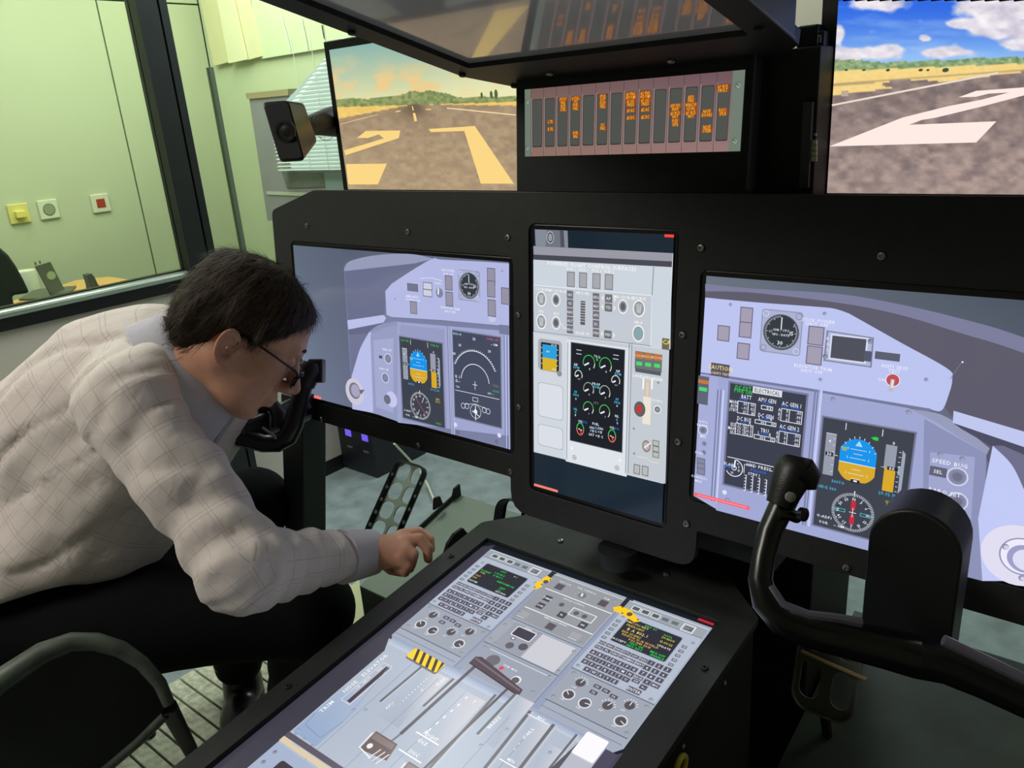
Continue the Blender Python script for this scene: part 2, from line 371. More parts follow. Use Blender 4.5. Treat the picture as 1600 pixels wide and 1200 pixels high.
def pfd(c, x0, y0, x1, y1, right, tint=(62, 66, 78)):
    W = x1 - x0; H = y1 - y0; X = lambda u: x0 + u * W; Y = lambda v: y0 + v * H
    c.R(x0 - .002, y0 - .002, x1 + .002, y1 + .002, (118, 122, 150)); c.R(x0, y0, x1, y1, tint); t = .0007
    c.R(X(.26), Y(.015), X(.268), Y(.075), WHT); c.R(X(.665), Y(.015), X(.673), Y(.075), WHT)
    if not right:
        c.text('ALT SEL', X(.13), Y(.035), .0035, GRN); c.text('VOR ILS', X(.83), Y(.035), .0035, GRN)
    else:
        c.poly([(X(.55), Y(.105)), (X(.59), Y(.09)), (X(.63), Y(.092)), (X(.63), Y(.12)), (X(.59), Y(.12))], GRN)
    # speed tape
    c.R(X(.05), Y(.13), X(.17), Y(.51), (150, 156, 172)); c.R(X(.05), Y(.13), X(.17), Y(.134), WHT)
    for k in range(6): c.R(X(.135), Y(.17 + k * .06), X(.165), Y(.173 + k * .06), WHT)
    c.text('4', X(.1), Y(.2), .004, WHT); c.R(X(.06), Y(.30), X(.15), Y(.335), (35, 38, 44)); c.text('30', X(.105), Y(.318), .004, WHT); c.line([(X(.17), Y(.318)), (X(.205), Y(.318))], WHT, t)
    # attitude
    cx, cy_ = .43, .345; rx, ry = .205, .2; top = []; bot = []; hy = .36
    def edge(a): return max(-1, min(1, 1.16 * math.cos(a))), 1.04 * math.sin(a)
    for i in range(25):
        a = math.pi + math.pi * i / 24; e = edge(a); top.append((X(cx + rx * e[0]), Y(cy_ + ry * e[1])))
    for i in range(25):
        a = math.pi * i / 24; e = edge(a); bot.append((X(cx + rx * e[0]), Y(min(cy_ + ry * e[1] * 0.92, cy_ + .172))))
    k = Y(hy)
    c.poly(top + [(top[-1][0], k), (top[0][0], k)], BLU); c.poly(bot + [(bot[-1][0], k), (bot[0][0], k)], YEL)
    c.R(X(cx - rx), k - .0004, X(cx + rx), k + .0005, WHT)
    for i, dv in enumerate((-.13, -.09, -.05, .05, .09, .13)):
        w = .05 if i % 2 else .09; c.R(X(cx - w), Y(hy + dv), X(cx + w), Y(hy + dv) + .0005, (235, 240, 245))
        if w > .06: c.text('1', X(cx - w - .03), Y(hy + dv), .003, WHT); c.text('1', X(cx + w + .03), Y(hy + dv), .003, WHT)
    for i in range(-4, 5):
        a = math.radians(-90 + i * 15); c.line([(X(cx + rx * 1.0 * math.cos(a)), Y(cy_ + ry * 1.06 * math.sin(a))), (X(cx + rx * 1.1 * math.cos(a)), Y(cy_ + ry * 1.16 * math.sin(a)))], WHT, t)
    c.poly([(X(cx), Y(.15)), (X(cx - .04), Y(.2)), (X(cx + .04), Y(.2))], (170, 215, 245))
    c.R(X(cx - .05), Y(.50), X(cx + .05), Y(.53), (35, 38, 44)); c.R(X(cx - .02), Y(.505), X(cx + .02), Y(.52), WHT)
    if right or True: c.R(X(.245), Y(.225), X(.30), Y(.26), (150, 175, 120))
    # altitude tape
    c.R(X(.72), Y(.135), X(.84), Y(.335), (150, 156, 172)); c.R(X(.73), Y(.335), X(.85), Y(.54), YEL); c.text('0', X(.80), Y(.115), .004, WHT)
    c.R(X(.69), Y(.335), X(.74), Y(.338), WHT); c.R(X(.76), Y(.32), X(.89), Y(.35), (35, 38, 44)); c.text('00', X(.81), Y(.335), .004, WHT)
    c.poly([(X(.90), Y(.16)), (X(.935), Y(.19)), (X(.935), Y(.50)), (X(.90), Y(.54))], (160, 168, 185)); c.R(X(.875), Y(.30), X(.93), Y(.38), (150, 165, 185))
    for i in range(9): c.R(X(.865), Y(.18 + i * .043), X(.89), Y(.184 + i * .043), WHT)
    c.text('29.92 IN', X(.80), Y(.565), .0036, CYN); c.text('500TO', X(.24), Y(.555), .0034, CYN)
    # compass
    ccx, ccy, r = X(.44), Y(.80), W * .245
    for i in range(72):
        a = math.radians(i * 5); l = .86 if i % 6 else .80; c.line([(ccx + r * math.cos(a), ccy + r * math.sin(a)), (ccx + r * l * math.cos(a), ccy + r * l * math.sin(a))], WHT, .0006)
    for i, s_ in enumerate(('E', '12', '15', 'S', '21', '24', 'W', '30', '33', 'N', '3', '6')):
        a = math.radians(i * 30); c.text(s_, ccx + r * .7 * math.cos(a), ccy + r * .7 * math.sin(a), .0034, WHT, 'c', i * 30 + 90)
    c.line([(ccx, ccy - r * 1.12), (ccx, ccy - r * .9)], WHT, .0012)
    if right:
        c.R(ccx - .0025, ccy - r * .62, ccx + .0025, ccy - r * .12, (205, 40, 60)); c.R(ccx - .0025, ccy + r * .12, ccx + .0025, ccy + r * .62, (205, 40, 60))
        c.B(ccx - r * .92, ccy - .002, ccx - r * .35, ccy + .002, (90, 200, 210), .0006); c.B(ccx + r * .35, ccy - .002, ccx + r * .92, ccy + .002, (90, 200, 210), .0006)
        c.line([(ccx - .004, ccy), (ccx + .004, ccy)], WHT, .0007); c.line([(ccx, ccy - .006), (ccx, ccy + .006)], WHT, .0007)
        c.text('HDG 360', X(.12), Y(.625), .0036, CYN); c.text('GSPD', X(.84), Y(.63), .0032, (200, 190, 60)); c.text('IMC', X(.84), Y(.655), .0032, (200, 190, 60)); c.text('VOR', X(.88), Y(.69), .0034, CYN); c.text('BRG', X(.88), Y(.715), .0034, CYN)
    else:
        c.line([(ccx - r * .45, ccy - r * .55), (ccx + r * .5, ccy + r * .55)], (200, 90, 80), .0009); c.line([(ccx - r * .3, ccy + r * .7), (ccx - r * .1, ccy + r * .3)], WHT, .0009); c.line([(ccx + r * .35, ccy - r * .6), (ccx + r * .18, ccy - r * .25)], WHT, .0009)
        c.text('FMS', X(.86), Y(.67), .0036, (190, 180, 60)); c.text('120.5', X(.86), Y(.70), .0036, (190, 180, 60)); c.text('VOR1', X(.86), Y(.965), .0034, GRN)
    c.text('O-ADF1', X(.12), Y(.90), .0034, WHT); c.text('VOR', X(.12), Y(.955), .0034, WHT); c.text('-- NM', X(.3), Y(.955), .0032, WHT)
# ---- left flight display
dL = monitor('flight_display', 'left landscape instrument display with attitude screen and map arc, beside the man', 'backlit instrument displays in the panel', DSW, DSH, pn(-DSW, 0), (1, 0, 0), DOWN)
c = Canvas(pn(-DSW, 0), (1, 0, 0), DOWN); c.W = DSW; c.H = DSH
k = K(420, 300, 3.3333); k2 = K(590, 500, 6.0)
def q(*pts, kk=None): return [c.P((kk or k)(x, y)) for x, y in pts]
def smooth_poly(pts, n=6):
    """Catmull-Rom through pts"""
    out = []; P_ = [np.array(p) for p in pts]
    for i in range(len(P_) - 1):
        a = P_[max(i - 1, 0)]; b = P_[i]; d = P_[i + 1]; e = P_[min(i + 2, len(P_) - 1)]
        for j in range(n):
            t = j / n; out.append(tuple(0.5 * ((2 * b) + (-a + d) * t + (2 * a - 5 * b + 4 * d - e) * t * t + (-a + 3 * b - 3 * d + e) * t ** 3)))
    out.append(tuple(P_[-1])); return out
W_, H_ = DSW, DSH; S0 = c.p(*k(392, 400))[0]
c.mesh([(0, 0), (S0, 0), (S0, H_), (0, H_)], [(0, 1, 2, 3)], [(93, 104, 122), (88, 96, 116), (104, 112, 136), (112, 124, 146)])
c.mesh([(S0, 0), (W_, 0), (W_, H_), (S0, H_)], [(0, 1, 2, 3)], [(84, 92, 112), (110, 114, 140), (150, 156, 192), (150, 156, 190)])
xl, yt = c.p(*k(395, 400)); c.R(S0, yt, W_, H_, (122, 128, 162))
band = smooth_poly(q((392, 400), (420, 362), (520, 335), (650, 322), (760, 325), (850, 345))) + smooth_poly(q((850, 352), (760, 372), (650, 392), (520, 400), (395, 412)))
c.poly(band, (150, 155, 184))
c.poly(q((395, 412), (760, 372), (850, 350), (640, 480), (608, 515), (605, 640), (412, 668)), (104, 109, 138))
c.poly(smooth_poly(q((640, 478), (760, 400), (855, 347), (900, 352), (1100, 362), (1252, 372))) + q((1252, 700), (1205, 695), (900, 668), (640, 652), (612, 640), (605, 520)), (178, 184, 226))
c.line(q((606, 516), (612, 640), (640, 654), (900, 670), (1200, 698)), (120, 124, 152), .0022)
c.poly(q((410, 668), (598, 640), (612, 655), (598, 680), (415, 716)), (186, 192, 230)); c.poly(q((415, 716), (598, 680), (520, 735), (420, 745)), (100, 104, 134))
c.poly(q((420, 745), (520, 735), (470, 830), (440, 930), (432, 1000)), (112, 116, 146))
c.poly(smooth_poly(q((524, 728), (478, 812), (450, 900), (432, 960))) + q((436, 1130), (545, 1150), (538, 735)), (184, 190, 232))
c.disc(*c.p(*k(448, 1040)), .026, (205, 200, 215), 26); c.disc(*c.p(*k(448, 1035)), .016, (120, 116, 140), 22); c.disc(*c.p(*k(452, 1035)), .0125, (168, 164, 190), 20); c.poly(q((470, 1030), (500, 1030), (482, 1055)), (110, 105, 125))
c.poly(smooth_poly(q((524, 728), (575, 692), (670, 672))) + q((680, 690), (600, 708), (548, 742)), (142, 148, 184))
c.poly(q((530, 742), (600, 708), (672, 690), (672, 1195), (545, 1150)), (150, 156, 192)); c.poly(q((545, 772), (650, 760), (650, 1150), (560, 1120)), (164, 169, 208))
for (x, y, s_) in ((622, 868, 'HEAD SET'), (607, 968, 'BARO SET')): c.knob(*c.p(*k(x, y)), .0075, (122, 126, 150), WHT, (132, 136, 160)); a, b = c.p(*k(x - 5, y - 46)); c.text(s_, a, b, .0036, WHT)
c.R(*q((575, 850))[0], *q((592, 868))[0], (70, 74, 88)); c.disc(*c.p(*k(640, 1080)), .015, (196, 200, 236)); c.disc(*c.p(*k(618, 1080)), .009, (110, 112, 130), 18)
c.poly(q((672, 676), (1252, 725), (1252, 1270), (672, 1200)), (160, 166, 206)); c.poly(q((680, 690), (915, 715), (930, 1230), (690, 1195)), (150, 156, 194))
for x in (930, 938, 946, 1225, 1240): c.R(c.p(*k(x, 720))[0], c.p(*k(940, 700))[1], c.p(*k(x, 720))[0] + .0014, H_, (112, 116, 150)); c.R(c.p(*k(x, 720))[0] + .0022, c.p(*k(940, 700))[1], c.p(*k(x, 720))[0] + .0036, H_, (196, 202, 240))
c.poly(q((1200, 690), (1252, 695), (1252, 745), (1202, 738)), (120, 124, 156))
# upper panel instruments
for (x, y, w, h, col) in ((750, 497, .026, .013, (112, 116, 140)), (828, 490, .0215, .0125, (205, 208, 225)), (828, 526, .0215, .0125, (205, 208, 225)), (755, 602, .0165, .0215, BTN), (938, 473, .0165, .024, BTN), (941, 558, .0165, .024, BTN), (1159, 440, .0165, .026, BTN), (1159, 505, .0165, .026, BTN), (1162, 605, .0165, .027, BTN), (1233, 542, .0165, .026, BTN)):
    a, b = c.p(*k(x, y)); button(c, a, b, w, h, col)
for s_, x, y in (('SIDE PANEL', 935, 408), ('AUX ON', 935, 428), ('EMERGENCY', 750, 545), ('DOWN LOCK', 752, 562), ('ELEVATOR TRIM', 945, 605), ('SHUT OFF', 945, 624), ('FLAPS', 882, 475), ('STALL', 1165, 655), ('TEST', 1165, 670)):
    a, b = c.p(*k(x, y)); c.text(s_, a, b, .0036, WHT)
c.line(q((790, 450), (850, 447), (905, 463)), WHT, .0008); a, b = c.p(*k(890, 525)); c.disc(a, b, .008, (130, 132, 155)); c.line([(a - .002, b - .007), (a - .003, b + .003)], (245, 245, 250), .003)
def clock(a, b, w, rr):
    c.R(a - w / 2, b - w * .53, a + w / 2, b + w * .53, (150, 154, 182), .004); c.R(a - w / 2 + .0015, b - w * .53 + .0015, a + w / 2 - .0015, b + w * .53 - .0015, (172, 178, 212), .004)
    for i, j in ((-1, -1), (1, -1), (-1, 1), (1, 1)): c.ring(a + i * w * .4, b + j * w * .42, .0035, (214, 218, 240) if i * j > 0 else (130, 134, 150), .0008)
    c.disc(a, b, rr, (52, 58, 66), 30); c.ring(a, b, rr, (110, 114, 130), .001)
    for i in range(60):
        t = math.radians(i * 6 - 90)
        if i > 8: c.line([(a + rr * .93 * math.cos(t), b + rr * .93 * math.sin(t)), (a + rr * (.84 if i % 5 else .76) * math.cos(t), b + rr * (.84 if i % 5 else .76) * math.sin(t))], WHT, .0005)
    c.line([(a, b - rr * .15), (a, b - rr * .85)], WHT, .0012); c.text('15', a + rr * .58, b, .0048, WHT); c.text('30', a, b + rr * .6, .0048, WHT); c.text('45', a - rr * .58, b, .0036, (150, 155, 160)); c.text('CHR / UTC', a, b - rr * .12, .0026, WHT); c.text('GPS - DATE', a, b + rr * .14, .0026, WHT)
clock(*c.p(*k(1044, 488)), .046, .0205)
for p_ in ((1218, 412), (660, 557), (700, 685), (880, 712)): a, b = c.p(*k(*p_)); c.screw(a, b, .002, (140, 144, 170))
a0, b0 = c.p(*k2(208, 155)); a1, b1 = c.p(*k2(632, 1012)); pfd(c, a0, b0, a1, b1, False)
# map display
a0, b0 = c.p(*k2(708, 98)); a1, b1 = c.p(*k2(1163, 1008)); c.R(a0 - .002, b0 - .002, a1 + .002, b1 + .002, (118, 122, 152)); c.R(a0, b0, a1, b1, (68, 74, 94)); W2 = a1 - a0; H2 = b1 - b0
mx_, my_ = a0 + W2 * .46, b0 + H2 * .48
for r_, s0, s1 in ((W2 * .47, 205, 335), (W2 * .30, 185, 355)): c.ring(mx_, my_ + (W2 * .05 if r_ > W2 * .4 else .01), r_, WHT, .0012, s0, s1, 40)
for i in range(27):
    t = math.radians(205 + i * 5); r_ = W2 * .47; c.line([(mx_ + r_ * math.cos(t), my_ + W2 * .05 + r_ * math.sin(t)), (mx_ + r_ * 1.06 * math.cos(t), my_ + W2 * .05 + r_ * 1.06 * math.sin(t))], WHT, .0008)
for s_, dx, dy in (('N', -.31, -.345), ('33', 0, -.445), ('30', .32, -.33), ('W', -.44, -.23)): c.text(s_, mx_ + W2 * dx, my_ + H2 * dy * .95, .0045, WHT)
c.line([(mx_ - .005, my_ + .014), (mx_ + .005, my_ + .014)], WHT, .0009); c.line([(mx_, my_ + .008), (mx_, my_ + .022)], WHT, .0009)
c.text('RNG 40', a0 + W2 * .1, b0 + H2 * .03, .0036, (170, 220, 235)); c.text('VOR2 -107', a0 + W2 * .85, b0 + H2 * .03, .0036, (220, 90, 130)); c.text('-- NM', a0 + W2 * .88, b0 + H2 * .085, .0036, WHT)
c.text('R 1', a0 + W2 * .08, b0 + H2 * .52, .005, WHT); c.text('D-- ', a0 + W2 * .1, b0 + H2 * .57, .005, WHT); c.text('TERR', a0 + W2 * .9, b0 + H2 * .54, .0036, (120, 130, 110)); c.text('INHIB', a0 + W2 * .9, b0 + H2 * .6, .0036, (70, 170, 80))
yb_ = b0 + H2 * .68; c.R(a0 + W2 * .02, yb_, a1 - W2 * .03, yb_ + .0008, WHT); c.text('TAS', a0 + W2 * .08, yb_ - .006, .003, WHT); c.text('SAT -- ', a0 + W2 * .8, yb_ - .006, .003, WHT)
c.B(mx_ - .006, yb_ + .006, mx_ + .006, yb_ + .013, WHT, .0007); c.ring(mx_, yb_ + .03, .0115, WHT, .0007); c.disc(mx_, yb_ + .03, .004, WHT, 8); c.line([(mx_, yb_ + .02), (mx_, yb_ + .045)], WHT, .0015); c.line([(mx_ - .008, yb_ + .03), (mx_ + .009, yb_ + .037)], WHT, .0013)
for dx in (-.027, -.019, .019, .027): c.ring(mx_ + dx, yb_ + .022 + abs(dx) * .1, .0045, WHT, .0008)
c.line([(mx_ - .022, yb_ + .021), (mx_, yb_ + .017), (mx_ + .022, yb_ + .021)], WHT, .0007)
for x, y in ((1076, 128), (1298, 182)): a, b = c.p(*K(420, 640, 3.6364)(x, y)); c.ring(a, b, .003, (70, 76, 96), .0007); c.disc(a, b, .001, (70, 76, 96), 8)
for x, y in ((1063, 85), (1312, 145)): a, b = c.p(*K(420, 640, 3.6364)(x, y)); c.disc(a, b, .004, (215, 222, 250), 12)
c.mesh([(0.0, H_ - .006), (.052, H_ - .006), (.052, H_), (0.0, H_)], [(0, 1, 2, 3)], (250, 120, 118))
c.build('display_picture', M['disp'], dL)
# ---- right flight display
dR = monitor('flight_display', 'right landscape instrument display with ELECTRICAL page, behind the near yoke', 'backlit instrument displays in the panel', DSW, DSH, pn(RX0, .0023), (1, 0, 0), DOWN)
c = Canvas(pn(RX0, .0023), (1, 0, 0), DOWN); k = K(1080, 420, 3.0769); k3 = K(1100, 600, 3.2); k4 = K(1060, 560, 6.6667)
c.mesh([(0, 0), (W_, 0), (W_, H_), (0, H_)], [(0, 1, 2, 3)], [(104, 114, 126), (54, 60, 76), (108, 112, 140), (160, 168, 212)])
c.poly(smooth_poly(q((68, 72), (300, 95), (700, 120), (1000, 170), (1300, 240), (1600, 330), (2300, 600))) + smooth_poly(q((2300, 680), (1600, 405), (1300, 310), (1000, 220), (720, 165), (300, 115), (68, 108))), (124, 126, 156))
c.poly(smooth_poly(q((68, 108), (300, 115), (720, 165), (1000, 220), (1300, 310), (1600, 405), (2300, 680))) + q((2400, 1900), (1400, 900), (1200, 640), (1250, 520), (730, 200), (68, 140)), (94, 92, 108))
c.poly(smooth_poly(q((68, 138), (300, 160), (600, 182), (690, 192), (760, 215))) + smooth_poly(q((760, 215), (1000, 350), (1230, 478), (1255, 530), (1240, 600), (1205, 680), (1150, 675))) + q((640, 590), (560, 575), (190, 520), (46, 500)), (188, 196, 240))
c.line(q((46, 502), (190, 522), (560, 578), (640, 592), (1150, 678)), (118, 122, 158), .0028)
for x in (45,): c.poly(q((x, 505), (150, 520), (130, 1160), (12, 1090)), (166, 173, 216))
c.poly(q((130, 520), (620, 595), (1050, 670), (1180, 730), (1420, 890), (1400, 1500), (120, 1160)), (160, 167, 210))
for x in (122, 136, 588, 602): a = c.p(*k(x, 640))[0]; b = c.p(*k(x, 580))[1]; c.R(a, b, a + .002, H_, (122, 128, 166)); c.R(a + .0035, b, a + .006, H_, (200, 208, 246))
c.poly(q((1120, 720), (1420, 890), (1400, 1500), (1110, 1420)), (140, 145, 184)); c.poly(smooth_poly(q((1050, 672), (1200, 700), (1330, 780), (1435, 862))) + q((1422, 892), (1320, 830), (1180, 738)), (150, 156, 186))
c.poly(q((1150, 880), (1365, 905), (1330, 1450), (1120, 1400)), (160, 166, 206))
c.poly(q((1262, 682), (2200, 960), (2200, 1060), (1258, 740)), (192, 200, 240)); c.poly(q((1258, 740), (2200, 1060), (2200, 1300), (1600, 950), (1440, 850), (1300, 770)), (78, 78, 98))
c.poly(smooth_poly(q((1450, 850), (1540, 940), (1600, 1060), (1660, 1200), (1700, 1500))) + q((1400, 1500), (1380, 1200)), (194, 202, 246))
c.poly(smooth_poly(q((1450, 850), (1540, 940), (1600, 1060), (1660, 1200), (1700, 1500))) + q((2300, 1700), (2300, 1200), (1500, 850)), (112, 112, 140))
a, b = c.p(1590, 868); c.disc(a, b, .034, (226, 222, 242), 34); c.disc(a + .004, b, .021, (150, 148, 186), 30); c.disc(a + .004, b, .0195, (236, 236, 252), 30); c.disc(a + .006, b + .002, .0155, (160, 158, 200), 26); c.disc(a + .008, b + .003, .012, (222, 222, 246), 24)
for x, y in ((1571, 854), (1597, 903)): a, b = c.p(x, y); c.disc(a, b, .0035, (150, 146, 180), 10); c.disc(a + .001, b + .0005, .0024, (212, 208, 236), 10)
for (x, y, w, h) in ((156, 310, .0165, .020), (266, 225, .0165, .021), (261, 293, .0165, .020), (600, 322, .0185, .0225), (592, 416, .0185, .0225)): a, b = c.p(*k(x, y)); button(c, a, b, w, h, (164, 158, 178), (112, 100, 128))
a, b = c.p(*k(251, 396)); button(c, a, b, .0165, .021, (164, 158, 178), (112, 100, 128))
clock(*c.p(*k(432, 305)), .050, .0215)
for s_, x, y in (('STICK PUSHER', 612, 250), ('SHUT OFF', 605, 268), ('ELEVATOR TRIM', 585, 474), ('SHUT OFF', 580, 493), ('ANTI SKID', 980, 472), ('TEST', 978, 492), ('ON', 918, 533)):
    a, b = c.p(*k(x, y)); c.text(s_, a, b, .0038, WHT)
pts = q((652, 295), (880, 330), (868, 475), (636, 442)); c.poly(pts, (128, 132, 158)); pts = q((660, 302), (872, 335), (861, 468), (646, 437)); c.poly(pts, (176, 182, 216))
a0, b0 = c.p(*k(680, 320)); a1, b1 = c.p(*k(832, 448)); c.R(a0 - .002, b0 - .002, a1 + .002, b1 + .002, (214, 218, 240)); c.R(a0, b0, a1, b1, (78, 80, 92))
a, b = c.p(*k(850, 420)); c.R(a - .004, b - .006, a + .004, b + .006, (84, 88, 110)); a, b = c.p(*k(862, 348)); c.screw(a, b, .003); a, b = c.p(*k(645, 420)); c.screw(a, b, .003)
for i in range(3): a, b = c.p(*k(658, 335 + i * 26)); c.text('RGL'[i], a, b, .0034, WHT)
a0, b0 = c.p(*k(886, 395)); a1, b1 = c.p(*k(1002, 447)); c.R(a0, b0, a1, b1, (92, 94, 112))
a, b = c.p(*k(970, 535)); c.disc(a, b, .0075, (190, 80, 90)); c.ring(a, b, .0072, (230, 225, 235), .001); c.line([(a, b - .001), (a - .001, b + .013)], (190, 185, 185), .004); c.line([(a, b), (a, b + .009)], (235, 228, 225), .002)
c.line(q((1300, 450), (1245, 530)), (120, 120, 150), .0006); a, b = c.p(*k(1305, 448)); c.disc(a, b, .001, WHT, 8)
for p_ in ((190, 172), (642, 215), (622, 532), (1130, 532), (683, 626), (1046, 688), (1197, 892), (1304, 912)): a, b = c.p(*k(*p_)); c.screw(a, b, .003 if p_[0] > 640 and p_[1] > 600 else .0022, (136, 140, 170))
a, b = c.p(*k(140, 487)); c.R(a - .0125, b - .0085, a + .0125, b + .0085, (84, 84, 100)); c.text('CAUTION', a, b - .003, .0055, (250, 220, 130), sx=.9); c.text('LIGHTS TEST', a, b + .0045, .003, (250, 220, 160))
a, b = c.p(*k(62, 545)); c.R(a - .008, b - .008, a + .007, b + .03, (96, 98, 118)); c.R(a - .008, b - .003, a + .007, b + .002, (196, 120, 60)); c.R(a - .006, b + .007, a + .005, b + .012, (70, 220, 110))
for x, y, r_ in ((58, 775, .0055), (64, 840, .003), (62, 882, .003)): a, b = c.p(*k(x, y)); c.knob(a, b, r_, (140, 142, 168), WHT if r_ > .004 else (150, 154, 190), (110, 112, 140))
for i in range(3): a, b = c.p(*k(48, 925 + i * 24)); button(c, a, b, .012, .0095, (134, 136, 160), (104, 108, 134))
for s_, x, y in (('AUTO', 58, 735), ('BRAKE', 55, 752), ('MIN', 58, 806), ('PUSH', 40, 885), ('CONTROL', 40, 1002), ('MAX', 36, 1020)): a, b = c.p(*k(x, y)); c.text(s_, a, b, .0032, WHT)
# electrical page
a0, b0 = c.p(*k(190, 548)); a1, b1 = c.p(*k3(470, 535)); b1 = c.p(*k3(270, 538))[1]; c.R(a0 - .0025, b0 - .0025, a1 + .0025, b1 + .0025, (120, 124, 156)); c.R(a0, b0, a1, b1, (58, 62, 78))
t_ = .0008
def tb(x, y, s_, h=.0052, col=WHT, al='c'): a, b = c.p(*k4(x, y)); c.text(s_, a, b, h, col, al, 0, .68)
tb(678, 310, 'DC EXT', .0056, GRN); tb(678, 342, 'PWR ON', .0056, GRN)
a0, b0 = c.p(*k4(928, 347)); c.R(a0 - .0185, b0 - .0042, a0 + .0185, b0 + .0042, (222, 224, 232)); c.text('ELECTRICAL', a0, b0, .0052, (58, 62, 78), sx=.72)
for s_, x, y in (('BATT', 712, 402), ('APU GEN', 928, 437), ('AC GEN 1', 1182, 482), ('DC BUS', 688, 632), ('DC GEN', 914, 600), ('TRU', 902, 752), ('AC GEN 2', 1160, 722)): tb(x, y, s_)
for s_, x, y in (('LOAD', 685, 425), ('LOAD', 925, 465), ('VOLT', 1115, 498), ('LOAD', 1225, 515), ('VOLT', 685, 660), ('LOAD', 912, 630), ('LOAD', 900, 782), ('VOLT', 1098, 738), ('LOAD', 1205, 758)): tb(x, y, s_, .0036, (40, 120, 230))
def tbl(x0, y0, x1, y1, split, rows):
    a0, b0 = c.p(*k4(x0, y0)); a1, b1 = c.p(*k4(x1, y1)); c.B(a0, b0, a1, b1, WHT, t_)
    if split: s_ = a0 + (a1 - a0) * split; c.R(s_, b0, s_ + t_, b1, WHT)
    for i, r_ in enumerate(rows):
        b = b0 + (b1 - b0) * (i + .5) / len(rows)
        if split: c.text(r_[0], s_ - .001, b, .0042, WHT, 'r', 0, .75); c.text(r_[1], a1 - .0015, b, .0042, WHT, 'r', 0, .75)
        else: c.text(r_[0], a1 - .0015, b, .0045, WHT, 'r')
tbl(622, 438, 800, 600, .58, (('.00', '00'), ('-.01', '02'), ('.02', '14'))); tbl(866, 482, 985, 548, 0, (('.03',),)); tbl(1075, 515, 1285, 690, .38, (('0', '.00'), ('0', '.00'), ('0', '.00')))
tbl(600, 665, 775, 822, .5, (('27.1', '27.0'), ('27.1', '26.5'), ('27.1', '26.5'))); tbl(800, 630, 1020, 715, .5, (('.00', '.00'),)); tbl(790, 785, 1008, 875, .5, (('.00', '.02'),)); tbl(1052, 750, 1263, 925, .38, (('0', '.00'), ('0', '.00'), ('0', '.00')))
for s_, x, y in (('MAIN', 578, 450), ('AUX', 585, 492), ('STBY', 575, 532), ('ESS', 572, 685), ('MAIN', 562, 725), ('SEC', 568, 768), ('A', 1058, 532), ('B', 1053, 578), ('C', 1050, 622), ('A', 1035, 772), ('B', 1033, 815), ('C', 1030, 858), ('L', 620, 655), ('R', 750, 672), ('L', 850, 618), ('R', 972, 635), ('L', 840, 772), ('R', 958, 795)): tb(x, y, s_, .0043)
a, b = c.p(*k4(515, 1018)); a1 = c.p(*k3(480, 400))[0]; c.R(a, b, a1, b + .0009, WHT)
a, b = c.p(*k3(152, 418)); c.ring(a, b, .0115, WHT, .0011, -80, 150); c.line([(a, b), (a + .001, b - .011)], WHT, .002); c.ring(a, b, .003, WHT, .001); tbx = c.p(*k3(125, 400)); c.text('FLAP', *tbx, .004, WHT); tbx = c.p(*k3(128, 412)); c.text('DEG', *tbx, .004, (40, 120, 230))
for s_, dx, dy in (('0', .006, -.008), ('5', .008, -.003), ('15', .008, .003), ('35', -.003, .009)): c.text(s_, a + dx * .8, b + dy * .8, .003, WHT)
a0, b0 = c.p(*k3(204, 400)); c.line([(a0, b0 + .012), (a0, b0), (a0 + .012, b0)], WHT, t_); tbx = c.p(*k3(275, 414)); c.text('HYD PRESS', *tbx, .0042, WHT); c.text('PSIx1000', tbx[0], tbx[1] + .006, .0036, (40, 120, 230)); c.line([(tbx[0] + .014, b0 + .001), (a1, b0 + .001)], WHT, t_)
c.text('STBY', a0 + .012, b0 + .011, .0036, WHT); c.text('1', a0 + .02, b0 + .011, .0036, WHT)
for i in range(5):
    x = a0 + .003 + i * .009; c.R(x, b0 + .014, x + .0009, b0 + .036, WHT)
    for j in range(6): c.R(x - .0022, b0 + .014 + j * .0042, x, b0 + .0148 + j * .0042, WHT)
a0, b0 = c.p(*k3(600, 165)); a1, b1 = c.p(*k3(1057, 235)); b1 = c.p(*k3(548, 700))[1]; pfd(c, a0 , b0, a1, b1, True)
for y in (462, 585): 
    a, b = c.p(*k3(1268, y)); c.knob(a, b, .0082, (130, 134, 160), (236, 238, 250), (112, 114, 138)); 
a, b = c.p(*k3(1172, 437)); c.R(a - .0085, b - .0055, a + .0085, b + .0055, (96, 98, 118)); c.text('SEL', a, b, .004, WHT)
a, b = c.p(*k3(1230, 395)); c.text('SPEED BUG', a, b, .0045, WHT); a, b = c.p(*k3(1205, 540)); c.text('BARO SET', a, b, .0045, WHT)
a, b = c.p(*k3(105, 540)); c.disc(a, b, .0032, (222, 228, 250), 10); a, b = c.p(*k3(120, 580)); c.ring(a, b, .003, (90, 96, 130), .0007)
c.R(0, H_ - .0065, .078, H_ - .0015, (250, 96, 110)); c.line([(.004, H_ - .004), (.074, H_ - .004)], (255, 150, 158), .0014)
c.build('display_picture', M['disp'], dR)
